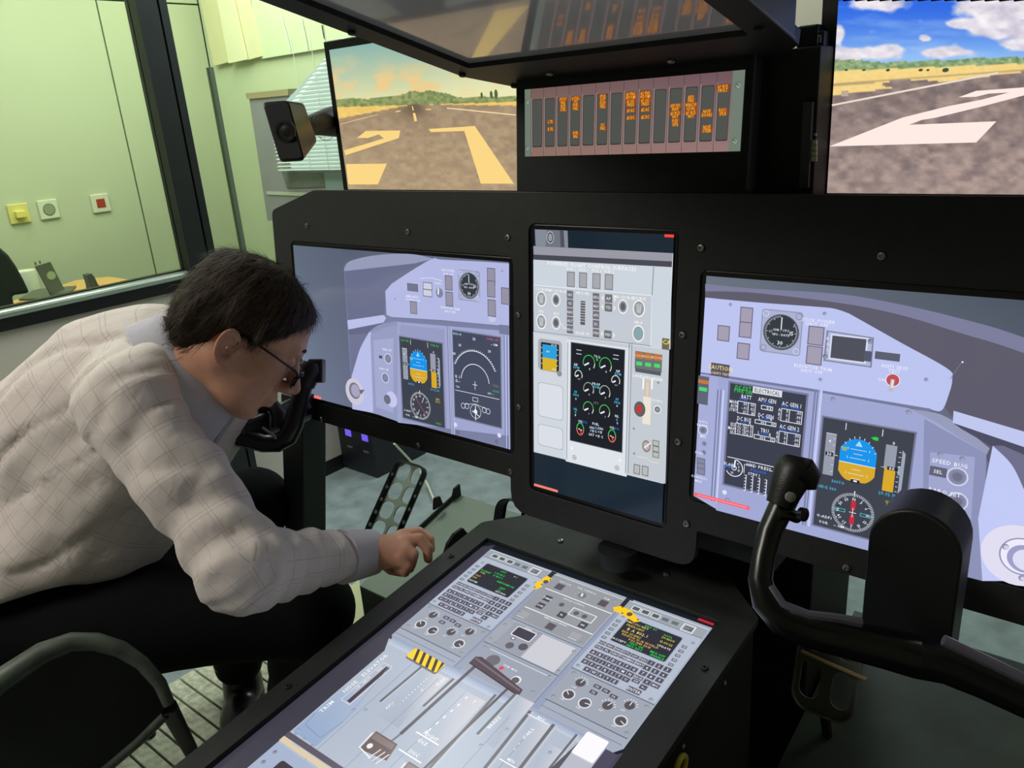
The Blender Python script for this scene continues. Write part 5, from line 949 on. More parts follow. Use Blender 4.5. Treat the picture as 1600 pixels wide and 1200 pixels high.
MB().prism([A + (B - A) * .42, B, B + np.array([0, 0, .012]), A + (B - A) * .42 + np.array([0, 0, .012])], (.004, 0, 0)).build('lip', M['darkmetal'], fb)
def fin(pts, X, t=.006): MB().prism([at_x(p, X) for p in pts], (t, 0, 0)).build('bracket', M['black2'], fb)
fin([(676, 796), (677, 778), (685, 775), (690, 787)], -.500); fin([(705, 778), (708, 763), (716, 756), (718, 774)], -.500)
fin([(691, 867), (697, 848), (707, 833), (720, 824), (727, 832)], -.165)
def pedal(name, TLp, BLp, TRp, s_tl, label, mat_, windows, dark=False):
    pass
def make_pedal(cx, zc, yc, w, h, lean, label, m, latt, rows, depth=.017, side_holes=True, g=.0042):
    """rudder pedal: a plate with windows inside a deep bent rim"""
    r = empty('rudder_pedal', (cx, yc, zc), (0, 0, 0), label, 'rudder pedal', 'rudder pedals')
    e1 = np.array([1., 0, 0]); e2 = np.array([0, math.sin(lean), math.cos(lean)]); nn = np.cross(e1, e2)  # towards the seat: -nn*-1
    O = np.array([cx, yc, zc])
    hs = []; cw = w / 2; rh = h / rows; ro = .020 if rows > 2 else .027; rr_ = min(ro - g - .001, cw / 2 - g - .001)
    for j in range(rows):
        for i in range(2): hs.append(rounded(-w / 2 + i * cw + g, -h / 2 + j * rh + g + .0007 * i + (g > .006) * h * .06, -w / 2 + (i + 1) * cw - g - .0004 * i, -h / 2 + (j + 1) * rh - g + (g > .006) * h * .06 * (1 - j), rr_, 4))
    out_ = rounded(-w / 2, -h / 2, w / 2, h / 2, ro, 6)
    tp = MB(); rings = [out_] + hs; flat = [pt for rg in rings for pt in rg]; base_ = 0
    tris = tessellate_polygon([[Vector((pt[0], pt[1], 0)) for pt in rg] for rg in rings]); nf = len(flat)
    vv = [O + e1 * a + e2 * b_ for a, b_ in flat] + [O + e1 * a + e2 * b_ - nn * .003 for a, b_ in flat]
    ff = [tuple(t) for t in tris] + [tuple(i + nf for i in t[::-1]) for t in tris]
    for rg in rings:
        k_ = len(rg); ff += [(base_ + i, base_ + (i + 1) % k_, nf + base_ + (i + 1) % k_, nf + base_ + i) for i in range(k_)]; base_ += k_
    tp.add(vv, ff).build('tread_plate', latt, r)
    n = len(out_); F = []; V = []
    for p in out_: V.append(O + e1 * p[0] + e2 * p[1])
    for p in out_: V.append(O + e1 * p[0] + e2 * p[1] + nn * depth)
    for p in out_: V.append(O + e1 * p[0] * .955 + e2 * p[1] * .97 + nn * depth)
    for p in out_: V.append(O + e1 * p[0] * .955 + e2 * p[1] * .97)
    for i in range(n):
        j = (i + 1) % n
        for k_ in range(3): F.append((k_ * n + i, k_ * n + j, (k_ + 1) * n + j, (k_ + 1) * n + i))
    MB().add(V, F).build('rim', m, r, True)
    if side_holes:
        for j in range(5):
            for sx in (-1, 1):
                P_ = O + e1 * (sx * w / 2) + e2 * (-h * .36 + j * h * .165) + nn * depth * .5; MB().lathe(P_, (sx, 0, 0), [(.0056 - abs(j - 0) * .0004, -.0045), (.0056 - j * .0004, .0008)], 12).build('rim_hole', mat('pale_hole', (150, 165, 160), .6) if (sx, j) == (-1, 0) and 'ph' not in M and not M.__setitem__('ph', 1) else bpy.data.materials['pale_hole'], r)
    MB().tube([O - e2 * h * .45 - nn * .01, O - e2 * h * .5 - nn * .07 + np.array([0, 0, -.12]), np.array([cx, yc + .06, .012])], .008, 8).build('arm', M['black2'], r, True)
    return r
Pt = at_x((645, 735), -.60); Pb = at_x((600, 838), -.60); hh = np.linalg.norm(Pt - Pb); ln = math.atan2((Pt - Pb)[1], (Pt - Pb)[2])
LT = mat('grey_green_lattice', (150, 165, 150), .5, .2, .05, 20)
make_pedal(-.603, (Pt[2] + Pb[2]) / 2, (Pt[1] + Pb[1]) / 2, .102, hh + .03, ln, 'perforated rudder pedal with a pale lattice, left of the foot box', M['darkmetal'], LT, 4)
Pt = at_x((795, 778), -.165); Pb = at_x((800, 860), -.165); 
make_pedal(-.15, (Pt[2] + Pb[2]) / 2 - .016, Pt[1] + .01, .098, .125, .35, 'dark rudder pedal just behind the corner of the console', M['darkmetal'], M['black2'], 1, .03, False)
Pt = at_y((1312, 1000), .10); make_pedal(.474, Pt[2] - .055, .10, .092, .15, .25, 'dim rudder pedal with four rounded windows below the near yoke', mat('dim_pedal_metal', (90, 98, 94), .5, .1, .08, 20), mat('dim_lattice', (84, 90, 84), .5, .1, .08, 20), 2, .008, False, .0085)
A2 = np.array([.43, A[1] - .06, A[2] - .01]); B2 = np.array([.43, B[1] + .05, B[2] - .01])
fb2 = footbox('foot_box', A2, B2, .395, 'sheet metal foot box coloured dark for the shadow below the near yoke', mat('shade_dark_sheet_metal', (46, 54, 48), .5, .3, .25, 12, .1))  # darker copy of the left box's metal, shade put into its colour
MB().tube([at_y((1252, 1018), .07), at_y((1354, 1062), .07)], .003, 8).build('push_rod', mat('brass_rod', (150, 130, 92), .4, .6), fb2, True)
# ================================================================ FLOOR DECK, CABLE, EQUIPMENT BOX
deck = empty('ribbed_floor_deck', (-.6, -.4, 0), (0, 0, 0), 'low deck of pale ribbed planks with dark gaps under the chair', 'floor deck')
MB().box((-1.07, -.95, 0), (-.10, .36, .006)).build('base', M['joint'], deck)
DK_ = mat('pale_green_ribbed_plank', (196, 202, 176), .5, 0, .3, 60, .2, .5, 200); yy = -.94
base_pl = None
while yy < .33:
    if base_pl is None:
        base_pl = MB().box((-1.07, 0, .006), (-.10, .036, .016)).build('plank', DK_, deck); base_pl.location = (0, yy, 0); pass
    else:
        o_ = base_pl.copy(); COL.objects.link(o_); o_.location = (0, yy, 0)
    yy += .042
crm = empty('cream_step', (-.78, .30, 0), (0, 0, 0), 'pale green-cream wedge block beside the foot box', 'block')
S0 = [at_z(p, .07) for p in ((527, 932), (561, 905), (566, 935), (569, 975), (548, 990), (525, 975))]
MB().prism(S0, (0, 0, -.068)).build('block', mat('pale_cream_green_block', (196, 204, 158), .5, 0, .05, 10), crm)
cab = empty('power_supply_box', at_z((590, 745), 0), (0, 0, 0), 'black floor box with two violet lit readouts behind the left yoke', 'electronics box')
Q0 = at_z((541, 728), 0); Q1 = at_z((590, 748), 0); Q2 = at_z((671, 709), 0); bx0, bx1, by0, by1 = Q0[0], Q1[0], Q1[1], Q2[1]
MB().box((bx0, by0, .004), (bx1, by1, .40)).build('case', mat('black_box_case', (24, 26, 32), .45, 0, .1, 20), cab, bevel=.003)
VIO = emat('violet_readout', (110, 90, 235), 1.0)
for x, y in ((544, 676), (570, 684)):
    P_ = at_y((x, y), by0 - .001); MB().box((P_[0] - .017, by0 - .003, P_[2] - .014), (P_[0] + .017, by0 + .001, P_[2] + .013)).build('readout', VIO, cab)
for x, y in ((547, 698), (572, 706)):
    P_ = at_y((x, y), by0 - .001); MB().box((P_[0] - .016, by0 - .002, P_[2] - .004), (P_[0] + .016, by0 + .001, P_[2] + .004)).build('nameplate', mat('grey_print', (96, 100, 108), .6), cab)
st_ = empty('panel_stand', (.26, .2, 0), (0, 0, 0), 'black floor stand under the middle of the instrument panel', 'stand')
MB().box((.035, .17, 0), (at_y((1325, 930), .38)[0], .38, FZ - .36)).build('cabinet', M['black2'], st_, bevel=.003)
MB().box((.10, .012, FZ - .40), (.42, .17, FZ - .36)).build('mount', M['black2'], st_)
MB().lathe((.20, -.035, FZ - .43), (0, 0, 1), [(.026, -.008), (.03, 0), (.03, .02)], 20).build('swivel', M['black2'], st_, True)
dk2 = tag(MB().box((.425, -2.6, 0), (1.9, .95, .012)).build('floor_shade_sheet', mat('dark_green_floor_shade', (26, 32, 30), .7, 0, .3, 20, .2)), 'dark sheet added on the floor right of the console in place of shade', 'shade sheet')  # dark sheet added where the floor lies in shadow
wc = MB(); wc.tube([at_z((616, 693), .25), at_z((634, 712), .16), at_z((655, 735), .06), at_z((668, 757), .012), at_z((680, 785), .012), at_z((700, 800), .006)], .0042, 8)
tag(wc.build('white_cable', mat('white_cable_sheath', (225, 228, 205), .5), None, True), 'thin white cable running down past the lattice pedal to the floor', 'cable')
wc = MB(); wc.tube([at_z((800, 812), .008), at_z((822, 818), .008), at_z((850, 826), .008)], .006, 8)
tag(wc.build('floor_cable', mat('grey_white_sheath', (190, 200, 186), .5), None, True), 'pale cable lying on the floor behind the dark rudder pedal', 'cable')
yr = MB(); cq_ = at_x((1064, 1197), .42); yr.tube([cq_ + np.array([.0, .012 * math.cos(t), .012 * math.sin(t)]) for t in np.linspace(0, 2 * math.pi, 17)], .0035, 8)
tag(yr.build('yellow_ring', mat('yellow_plastic', (200, 180, 60), .4), None, True), 'small yellow ring on the side of the console at the bottom edge', 'ring')
# ================================================================ BEHIND THE GLASS
wp = [('light_switch', (13.5, 319.5), (43.5, 347.5), (232, 222, 130), 'yellowed wall switch plate with a rocker, leftmost of the three wall plates'), ('wall_socket', (62, 316), (88, 338), (222, 228, 200), 'white round wall socket, middle of the three wall plates'), ('alarm_socket', (144, 306.5), (168, 328), (226, 226, 200), 'white wall plate with a red centre, rightmost of the three wall plates')]
for nm, p0, p1, col, lb in wp:
    a = at_x(p0, FX); b = at_x(p1, FX); cyy = (a[1] + b[1]) / 2; cz = (a[2] + b[2]) / 2; hw = .042
    r = empty(nm, (FX, cyy, cz), (0, 0, 0), lb, 'wall plate'); MB().box((FX, cyy - hw, cz - hw), (FX + .011, cyy + hw, cz + hw)).build('cover_plate', mat(nm + '_plastic', col, .4), r, bevel=.003)
    if nm == 'light_switch': MB().box((FX + .01, cyy - .02, cz - .018), (FX + .034, cyy + .02, cz + .012)).build('rocker', mat('yellow_rocker', (238, 226, 120), .4), r, bevel=.003)
    elif nm == 'wall_socket':
        MB().lathe((FX + .011, cyy, cz), (1, 0, 0), [(.026, .002), (.024, .002), (.022, -.006), (.002, -.006)], 20).build('well', mat('socket_well', (150, 160, 130), .5), r, True)
        for dy in (-.01, .01): MB().lathe((FX + .008, cyy + dy, cz), (1, 0, 0), [(.003, 0), (.003, .001)], 8).build('pin_hole', M['joint'], r)
    else: MB().box((FX + .01, cyy - .020, cz - .020), (FX + .0135, cyy + .020, cz + .020)).build('insert', mat('red_insert', (170, 60, 40), .4), r, bevel=.002)
# desk
DZ = .775
dsk = empty('office_desk', (-2.6, .3, 0), (0, 0, 0), 'light orange wooden desk top beyond the glass partition', 'desk')
dp = [at_z(p, DZ) for p in ((20, 470), (118, 438), (170, 432), (228, 441), (214, 455), (40, 498), (0, 497))]
MB().prism(dp, (0, 0, -.03)).build('desk_top', mat('beech_desk_top', (226, 178, 104), .45, 0, .08, 8), dsk)
cdp = np.mean(dp, 0)
for p in dp[:4]: P_ = p + (cdp - p) * .15; MB().tube([(P_[0], P_[1], 0.0), (P_[0], P_[1], DZ - .03)], .02, 10).build('leg', M['frameblk'], dsk, True)
pap = MB(); pp = [at_z(p, DZ + .003) for p in ((75, 475), (100, 456), (165, 455), (180, 462), (100, 485))]; pap.prism(pp, (0, 0, -.002)); tag(pap.build('paper_sheet', mat('white_paper', (236, 240, 224), .7)), 'white paper sheet lying on the desk in front of the stands', 'paper')
ms = empty('monitor_stand', at_z((75, 460), DZ), (0, 0, 0), 'grey upright screen stand with a round hole, on the desk', 'stand')
sd = at_z((70, 465), DZ)[0]; GS = mat('grey_stand_plastic', (92, 100, 84), .5)
MB().prism([at_z(p, DZ + .008) for p in ((29, 467), (55, 452), (119, 446), (112, 454), (76, 466))], (0, 0, -.007)).build('foot', GS, ms)
pl_ = [at_x(p, sd + .02) for p in ((54, 416), (77, 409), (99, 452), (78, 461))]; hc = at_x((78, 430), sd + .0205)
MB().prism(pl_, (.012, 0, 0)).build('upright', GS, ms); MB().lathe(hc + np.array([.0125, 0, 0]), (1, 0, 0), [(.017, 0), (.017, .001)], 18).build('hole', mat('pale_through_hole', (170, 184, 140), .6), ms)
for p in ((56, 414), (63, 412)): P_ = at_x(p, sd + .026); MB().tube([P_, P_ + np.array([0, 0, .012])], .003, 6).build('hook', GS, ms)
cn = MB(); P_ = at_z((62, 462), DZ); cn.lathe(P_ + np.array([-.16, .02, .001]), (0, 0, 1), [(.045, 0), (.047, .07), (.044, .088)], 20)
tag(cn.build('paper_cup', mat('white_paper_cup', (226, 234, 214), .6), None, True), 'white rounded container behind the upright stand on the desk', 'container')
s2 = empty('phone_holder', at_z((140, 455), DZ), (0, 0, 0), 'small dark grey curved holder on the desk, right of the screen stand', 'holder')
xx = at_z((140, 455), DZ)[0]; MB().prism([at_x(p, xx) for p in ((129, 429), (136, 426.5), (141, 432), (146, 443), (156, 453), (172, 456), (135, 457), (134, 445))], (.04, 0, 0)).build('body', mat('dark_grey_plastic', (70, 78, 74), .4), s2, True)
oc_ = empty('office_chair', at_z((0, 520), 0), (0, 0, 0), 'dark grey chair back at the left edge beyond the glass', 'chair')
xc = -2.25; MB().prism([at_x(p, xc) for p in ((-40, 380), (0, 386), (14, 398), (26, 415), (38, 437), (48, 458), (20, 462), (24, 478), (27, 490), (0, 530), (-40, 530))], (-.05, 0, 0)).build('backrest', mat('dark_grey_chair_fabric', (58, 70, 66), .8, 0, .1, 60), oc_, bevel=.01)
P_ = at_x((0, 520), xc); MB().box((xc - .05, P_[1] - .45, .45), (xc + .35, P_[1], .52)).build('seat', bpy.data.materials['dark_grey_chair_fabric'], oc_, bevel=.02); MB().tube([(xc + .15, P_[1] - .2, .0), (xc + .15, P_[1] - .2, .45)], .03, 12).build('post', M['frameblk'], oc_, True)
# venetian blind and glowing pane standing in for a reflection in the glass
wz0 = at_y((500, 262), BY)[2]
bw = empty('reflected_blind', (-1.9, BY, 1.7), (0, 0, 0), 'venetian blind of thin white slats behind the speaker, standing in for a reflection', 'blind')
SLT = mat('white_slat', (236, 244, 240), .5); SKY = emat('glowing_reflection_pane', (214, 236, 240), .95)
gx0 = at_y((455, 262), BY - .03)[0]; gx1 = PX - .02
gz1 = at_y((500, 60), BY)[2]
def edge_x(z):   # left end of the slats follows a slanted edge
    a = at_y((380, 262), BY - .115); b = at_y((520, 78), BY - .115); t = (z - a[2]) / (b[2] - a[2]); return max(a[0] + (b[0] - a[0]) * t, at_y((436, 262), BY - .115)[0])
tag(MB().prism([at_y(p, BY - .085) for p in ((520, 78), (600, 66), (640, 258), (455, 264), (440, 165))], (0, .008, 0)).build('reflected_window_pane', SKY), 'glowing pane behind the blind slats, standing in for a reflected window', 'window')  # glowing pane added for the window reflected in the partition glass
z = wz0
while z < gz1:
    x0 = edge_x(z); x1 = at_y((650, 200), BY)[0]
    MB().prism([(x0, BY - .125, z), (x1, BY - .125, z), (x1, BY - .103, z + .008), (x0, BY - .103, z + .008)], (0, 0, .0012)).build('slat', SLT, bw); z += .0168
for p in ((468, 148), (497, 146), (520, 140)): P_ = at_y(p, BY - .13); MB().tube([(P_[0], P_[1], wz0), (P_[0] - .0, P_[1], gz1)], .0016, 5).build('cord', SLT, bw)
# pale curtain boards high on the back wall
cu_ = empty('curtain', at_y((370, 60), BY - .03), (0, 0, 0), 'pale cream hanging curtain panels at the top of the back office wall', 'curtain')
for i, (x0, x1, x2, x3, y0, y1) in enumerate(((311, 338, 357, 334, -8, 101), (338, 362, 385, 357, -6, 97), (362, 386, 408, 385, -10, 92))):
    MB().prism([at_y(p, BY - .03 - (i % 2) * .015) for p in ((x0, y0), (x1, y0 - 4), (x2, y1 - 4), (x3, y1 + 2))], (0, .01, 0)).build('curtain_panel', mat('cream_curtain_%d' % i, ((224, 222, 176), (240, 240, 200), (236, 232, 192))[i], .7), cu_)
tb_ = empty('reflected_blind_top', at_y((450, 60), BY - .02), (0, 0, 0), 'pale green upper blind with thin hanging cords, standing in for a reflection', 'blind')  # sheet and cords stand in for a blind reflected in the glass
MB().prism([at_y(p, BY - .02) for p in ((386, -40), (560, -60), (566, 66), (408, 92))], (0, .01, 0)).build('blind_sheet', mat('pale_green_blind', (222, 234, 196), .6), tb_)
for x0, y0, x1, y1 in ((440, 27, 454, 80), (471, 30, 481, 78), (503, 40, 507, 62)):
    for i in range(12):
        t = i / 12; P_ = at_y((x0 + (x1 - x0) * t, y0 + (y1 - y0) * t), BY - .026); MB().box((P_[0] - .004, P_[1], P_[2] - .007), (P_[0] + .004, P_[1] + .003, P_[2] + .006)).build('cord_clip', SLT, tb_)
# grey cabinet with beige top
gc = empty('storage_cabinet', at_y((440, 300), BY - .2), (0, 0, 0), 'grey cabinet with a beige top edge behind the speaker', 'cabinet')
g0 = [at_y(p, BY - .06) for p in ((389, 152), (560, 138), (580, 330), (418, 345))]
MB().prism(g0, (0, .04, 0)).build('door', mat('grey_cabinet_front', (150, 150, 158), .5, 0, .05, 4), gc)
MB().prism([at_y(p, BY - .07) for p in ((383, 146), (450, 139), (450, 149), (386, 155))], (0, .05, 0)).build('top_board', mat('beige_board', (172, 158, 124), .5), gc)
MB().prism([at_y(p, BY - .066) for p in ((416, 299), (540, 303), (540, 309), (417, 304))], (0, .003, 0)).build('ledge', mat('pale_ledge', (200, 206, 190), .5), gc)
MB().prism([at_y(p, BY - .066) for p in ((440, 268), (508, 270), (510, 292), (448, 294))], (0, .003, 0)).build('lower_panel', mat('dark_grey_panel', (110, 118, 116), .5, 0, .3, 10), gc)
MB().prism([at_y(p, BY - .067) for p in ((506, 270), (534, 270), (540, 302), (510, 300))], (0, .003, 0)).build('side_panel', mat('blue_grey_panel', (150, 172, 182), .4), gc)
# ================================================================ SDF sculpting
def sd_cone(P, a, b, r1, r2):
    a = np.asarray(a, float); b = np.asarray(b, float); ab = b - a; t = np.clip(((P - a) @ ab) / (ab @ ab), 0, 1); return np.linalg.norm(P - a - t[..., None] * ab, axis=-1) - (r1 + (r2 - r1) * t)
def sd_ell(P, c, r, R=None):
    q = P - np.asarray(c, float)
    if R is not None: q = q @ np.asarray(R).T
    r = np.asarray(r, float); k0 = np.linalg.norm(q / r, axis=-1); k1 = np.linalg.norm(q / r ** 2, axis=-1); return k0 * (k0 - 1) / (k1 + 1e-9)
def smin(a, b, k): h = np.clip(.5 + .5 * (b - a) / k, 0, 1); return b * (1 - h) + a * h - k * h * (1 - h)
def smax(a, b, k): return -smin(-a, -b, k)
def nets(fn, lo, hi, h):
    lo = np.asarray(lo, float); n = np.ceil((np.asarray(hi) - lo) / h).astype(int) + 1
    ax = [lo[i] + h * np.arange(n[i]) for i in range(3)]; G = np.stack(np.meshgrid(*ax, indexing='ij'), -1); D = fn(G)
    s = D < 0; c = np.zeros(tuple(n - 1), int)
    for dx in (0, 1):
        for dy in (0, 1):
            for dz in (0, 1): c += s[dx:n[0] - 1 + dx, dy:n[1] - 1 + dy, dz:n[2] - 1 + dz]
    act = (c > 0) & (c < 8); ids = -np.ones(act.shape, int); idx = np.argwhere(act); ids[act] = np.arange(len(idx)); acc = np.zeros((len(idx), 3)); cnt = np.zeros(len(idx))
    cor = [(x, y, z) for x in (0, 1) for y in (0, 1) for z in (0, 1)]
    for a in cor:
        for ax_ in range(3):
            if a[ax_]: continue
            b = list(a); b[ax_] = 1; va = D[tuple((idx + a).T)]; vb = D[tuple((idx + b).T)]; m = (va < 0) != (vb < 0); t = np.where(m, va / np.where(m, va - vb, 1), 0)
            p = np.asarray(a, float)[None] + 0 * acc; p[:, ax_] += t; acc += p * m[:, None]; cnt += m
    V = lo + h * (idx + acc / cnt[:, None]); F = []
    for ax_ in range(3):
        u, v = (ax_ + 1) % 3, (ax_ + 2) % 3; sl = [slice(1, n[i] - 1) for i in range(3)]; sl[ax_] = slice(0, n[ax_] - 1); sl2 = list(sl); sl2[ax_] = slice(1, n[ax_])
        A = s[tuple(sl)]; B = s[tuple(sl2)]; e = np.argwhere(A != B); off = np.array([1, 1, 1]); off[ax_] = 0; e = e + off; inside = s[tuple(e.T)]
        du = np.zeros(3, int); du[u] = 1; dv = np.zeros(3, int); dv[v] = 1
        q = np.stack([ids[tuple((e - du - dv).T)], ids[tuple((e - dv).T)], ids[tuple(e.T)], ids[tuple((e - du).T)]], 1); q[~inside] = q[~inside][:, ::-1]; F.append(q)
    return V, np.concatenate(F)
def mesh_np(name, V, F, m, parent=None, smooth=True):
    me = bpy.data.meshes.new(name); A = np.array(W2L(parent)) if parent is not None else np.eye(4); V = (np.c_[V, np.ones(len(V))] @ A.T)[:, :3]
    me.vertices.add(len(V)); me.vertices.foreach_set('co', V.astype(np.float32).ravel()); me.loops.add(F.size); me.loops.foreach_set('vertex_index', F.astype(np.int32).ravel()); me.polygons.add(len(F))
    me.polygons.foreach_set('loop_start', (np.arange(len(F)) * F.shape[1]).astype(np.int32)); me.update(calc_edges=True); me.validate()
    for q in (m if isinstance(m, (list, tuple)) else [m]): me.materials.append(q)
    if smooth: me.shade_smooth()
    o = bpy.data.objects.new(name, me); COL.objects.link(o)
    if parent is not None: o.parent = parent
    return o
# ================================================================ THE MAN
sh = np.array([0, 0, FZ])
J = dict(pel=np.array([-.76, -.56, -.55]) + sh, c7=np.array([-.50, -.30, -.075]) + sh, shR=np.array([-.385, -.425, -.165]) + sh, shL=np.array([-.62, -.17, -.17]) + sh,
         elR=at_d((388, 893), 1.13), wrR=at_d((572, 864), 1.30), hipR=np.array([-.68, -.62, -.57]) + sh, hipL=np.array([-.84, -.44, -.57]) + sh,
         knR=at_d((488, 955), 1.36), knL=at_d((398, 785), 1.70), anL=at_z((374, 1045), .10), anR=at_z((455, 1140), .10),
         elL=np.array([-.84, -.30, -.40]) + sh, wrL=np.array([-.86, -.24, -.47]) + sh)
# head frame
fv = RT * .74 - UP * .54 + FW * .40; uv = RT * .60 + UP * .78 + FW * .05; fv /= np.linalg.norm(fv); uv -= fv * (uv @ fv); uv /= np.linalg.norm(uv); lv = np.cross(uv, fv)
HC = at_d((383, 520), 1.215); HS = .94; HR = np.stack([fv, lv, uv])     # rows
def toh(P): return (P - HC) @ HR.T / HS
def toW(Q): return HC + np.asarray(Q) @ HR * HS
NB = at_d((282, 590), 1.25); neck0 = toh(NB)
def f_head(P):
    S = lambda y: P * np.array([1, 1, 1]) ; ay = np.stack([P[..., 0], np.abs(P[..., 1]), P[..., 2]], -1)
    d = sd_ell(P, (-.006, 0, .032), (.097, .075, .085))
    d = smin(d, sd_ell(P, (.034, 0, -.030), (.058, .060, .082)), .03)
    d = smin(d, sd_cone(ay, (-.012, .050, -.05), (.060, .016, -.100), .020, .016), .035)
    d = smin(d, sd_ell(P, (.070, 0, -.104), (.021, .022, .019)), .018)
    d = smin(d, sd_ell(ay, (.048, .040, -.030), (.030, .024, .026)), .02)
    d = smin(d, sd_ell(ay, (.040, .036, -.070), (.034, .026, .030)), .025)
    d = smin(d, sd_cone(ay, (.086, .0, .026), (.074, .040, .024), .009, .009), .014)
    d = smax(d, -sd_ell(ay, (.098, .033, .002), (.018, .020, .014)), .014)
    d = smin(d, sd_ell(ay, (.076, .031, .001), (.0135, .0135, .0135)), .003)
    d = smin(d, sd_cone(ay, (.078, .031, .008), (.076, .044, .004), .0045, .003), .004)
    d = smin(d, sd_cone(P, (.088, 0, .008), (.117, 0, -.034), .0075, .0115), .012)
    d = smin(d, sd_ell(ay, (.104, .012, -.040), (.012, .0085, .009)), .006)
    d = smax(d, -sd_ell(ay, (.107, .0075, -.0505), (.006, .0035, .004)), .003)
    d = smin(d, sd_ell(P, (.084, 0, -.068), (.019, .026, .018)), .016)
    d = smin(d, sd_cone(ay, (.100, 0, -.067), (.092, .020, -.071), .0062, .003), .006)
    d = smin(d, sd_cone(ay, (.098, 0, -.079), (.090, .018, -.077), .0068, .003), .006)
    d = smax(d, -sd_cone(ay, (.109, 0, -.073), (.094, .024, -.074), .0022, .0015), .003)
    d = smax(d, -sd_ell(P, (.098, 0, -.092), (.010, .022, .005)), .008)
    d = smin(d, sd_cone(P, (-.028, 0, -.045), neck0, .056, .062), .035)
    d = smin(d, sd_cone(P, (.03, 0, -.085), neck0 + np.array([.03, 0, 0]), .03, .045), .03)
    # ear
    e = ay - np.array([-.018, .073, -.024]); ca, sa = math.cos(-.25), math.sin(-.25); ex = e[..., 0] * ca - e[..., 2] * sa; ez = e[..., 0] * sa + e[..., 2] * ca; out = e[..., 1] + ex * .45
    rr = np.sqrt((ex / .0150) ** 2 + ((ez) / .0235) ** 2) + 1e-6; ring = np.sqrt(((rr - 1) * .0145) ** 2 + (out - .010) ** 2) - .0042; ring = np.where((ex > .010) & (ez < .012) & (ez > -.02), ring + .004, ring)
    disc = np.maximum(np.abs(out - .004) - .0035, (rr - .95) * .018); lobe = np.linalg.norm(np.stack([ex - .006, out - .006, ez + .0235], -1), axis=-1) - .0078
    ear = smin(smin(ring, disc, .004), lobe, .006); tr_ = np.linalg.norm(np.stack([ex - .014, out - .006, ez + .004], -1), axis=-1) - .0055
    ear = smin(ear, tr_, .003); ear = smax(ear, -(np.linalg.norm(np.stack([ex - .003, out - .013, ez + .004], -1), axis=-1) - .0108), .003)
    d = smin(d, ear, .004)
    return d
skin = bpy.data.materials.new('weathered_skin'); skin.use_nodes = True; nt = skin.node_tree; b = nt.nodes['Principled BSDF']; b.inputs['Roughness'].default_value = .5
b.inputs['Subsurface Weight'].default_value = .08; b.inputs['Subsurface Radius'].default_value = (.01, .004, .002); tc = nt.nodes.new('ShaderNodeTexCoord'); n1 = nt.nodes.new('ShaderNodeTexNoise'); n1.inputs['Scale'].default_value = 22; n1.inputs['Detail'].default_value = 4
cr_ = nt.nodes.new('ShaderNodeValToRGB'); cr_.color_ramp.elements[0].position = .3; cr_.color_ramp.elements[1].position = .75; cr_.color_ramp.elements[0].color = (*lin((188, 132, 108)), 1); cr_.color_ramp.elements[1].color = (*lin((212, 164, 136)), 1)
nt.links.new(tc.outputs['Object'], n1.inputs['Vector']); nt.links.new(n1.outputs['Fac'], cr_.inputs['Fac']); nt.links.new(cr_.outputs['Color'], b.inputs['Base Color'])
n2 = nt.nodes.new('ShaderNodeTexNoise'); n2.inputs['Scale'].default_value = 260; bp = nt.nodes.new('ShaderNodeBump'); bp.inputs['Strength'].default_value = .25; bp.inputs['Distance'].default_value = .001
nt.links.new(tc.outputs['Object'], n2.inputs['Vector']); nt.links.new(n2.outputs['Fac'], bp.inputs['Height']); nt.links.new(bp.outputs['Normal'], b.inputs['Normal'])
Vh, Fh = nets(f_head, (-.135, -.115, -.20), (.140, .115, .13), .0028); Vh = toW(Vh)
# right hand: palm down, wrist to the right of the picture; local frame from measured pixels
W0 = J['wrR']; KN = at_d((640, 850), 1.315); hx = KN - W0; hx /= np.linalg.norm(hx)
back = UP * .55 - FW * .72 + RT * .1; back -= hx * (back @ hx); back /= np.linalg.norm(back); side = np.cross(back, hx)      # side: towards the thumb or the little finger
def hp(x, y, z): return W0 + hx * x + side * y + back * z
# measured chain pixels of the index (touching the console) and the folded fingers
def chain(P, pts, k=.006):
    d = None
    for (a, ra), (b_, rb) in zip(pts[:-1], pts[1:]): e = sd_cone(P, a, b_, ra, rb); d = e if d is None else np.minimum(d, e)
    return d
tip = at_x((666, 874), -.094)
def mk(*l): return [(at_d((x, y), s), r) for x, y, s, r in l]
fingers = [mk((628, 837, 1.318, .0112), (654, 832, 1.330, .0100), (671, 843, 1.332, .0088), (673, 858, 1.328, .0075)),     # index behind
           mk((632, 845, 1.303, .0114), (655, 842, 1.303, .0100), (668, 856, 1.303, .0088), (669, 873, 1.303, .0076)),    # middle pointing down to the frame
           mk((632, 860, 1.288, .0110), (645, 866, 1.285, .0100), (642, 882, 1.290, .0088), (630, 884, 1.298, .0078)),    # ring folded under
           mk((626, 872, 1.278, .0100), (636, 884, 1.276, .0090), (633, 894, 1.282, .0080), (622, 890, 1.292, .0072)),    # little folded under
           mk((594, 872, 1.315, .0120), (612, 888, 1.320, .0112), (628, 892, 1.318, .0098), (640, 888, 1.312, .0080))]    # thumb under the palm
palm = mk((582, 864, 1.30, .026), (604, 858, 1.305, .027), (626, 850, 1.312, .019))
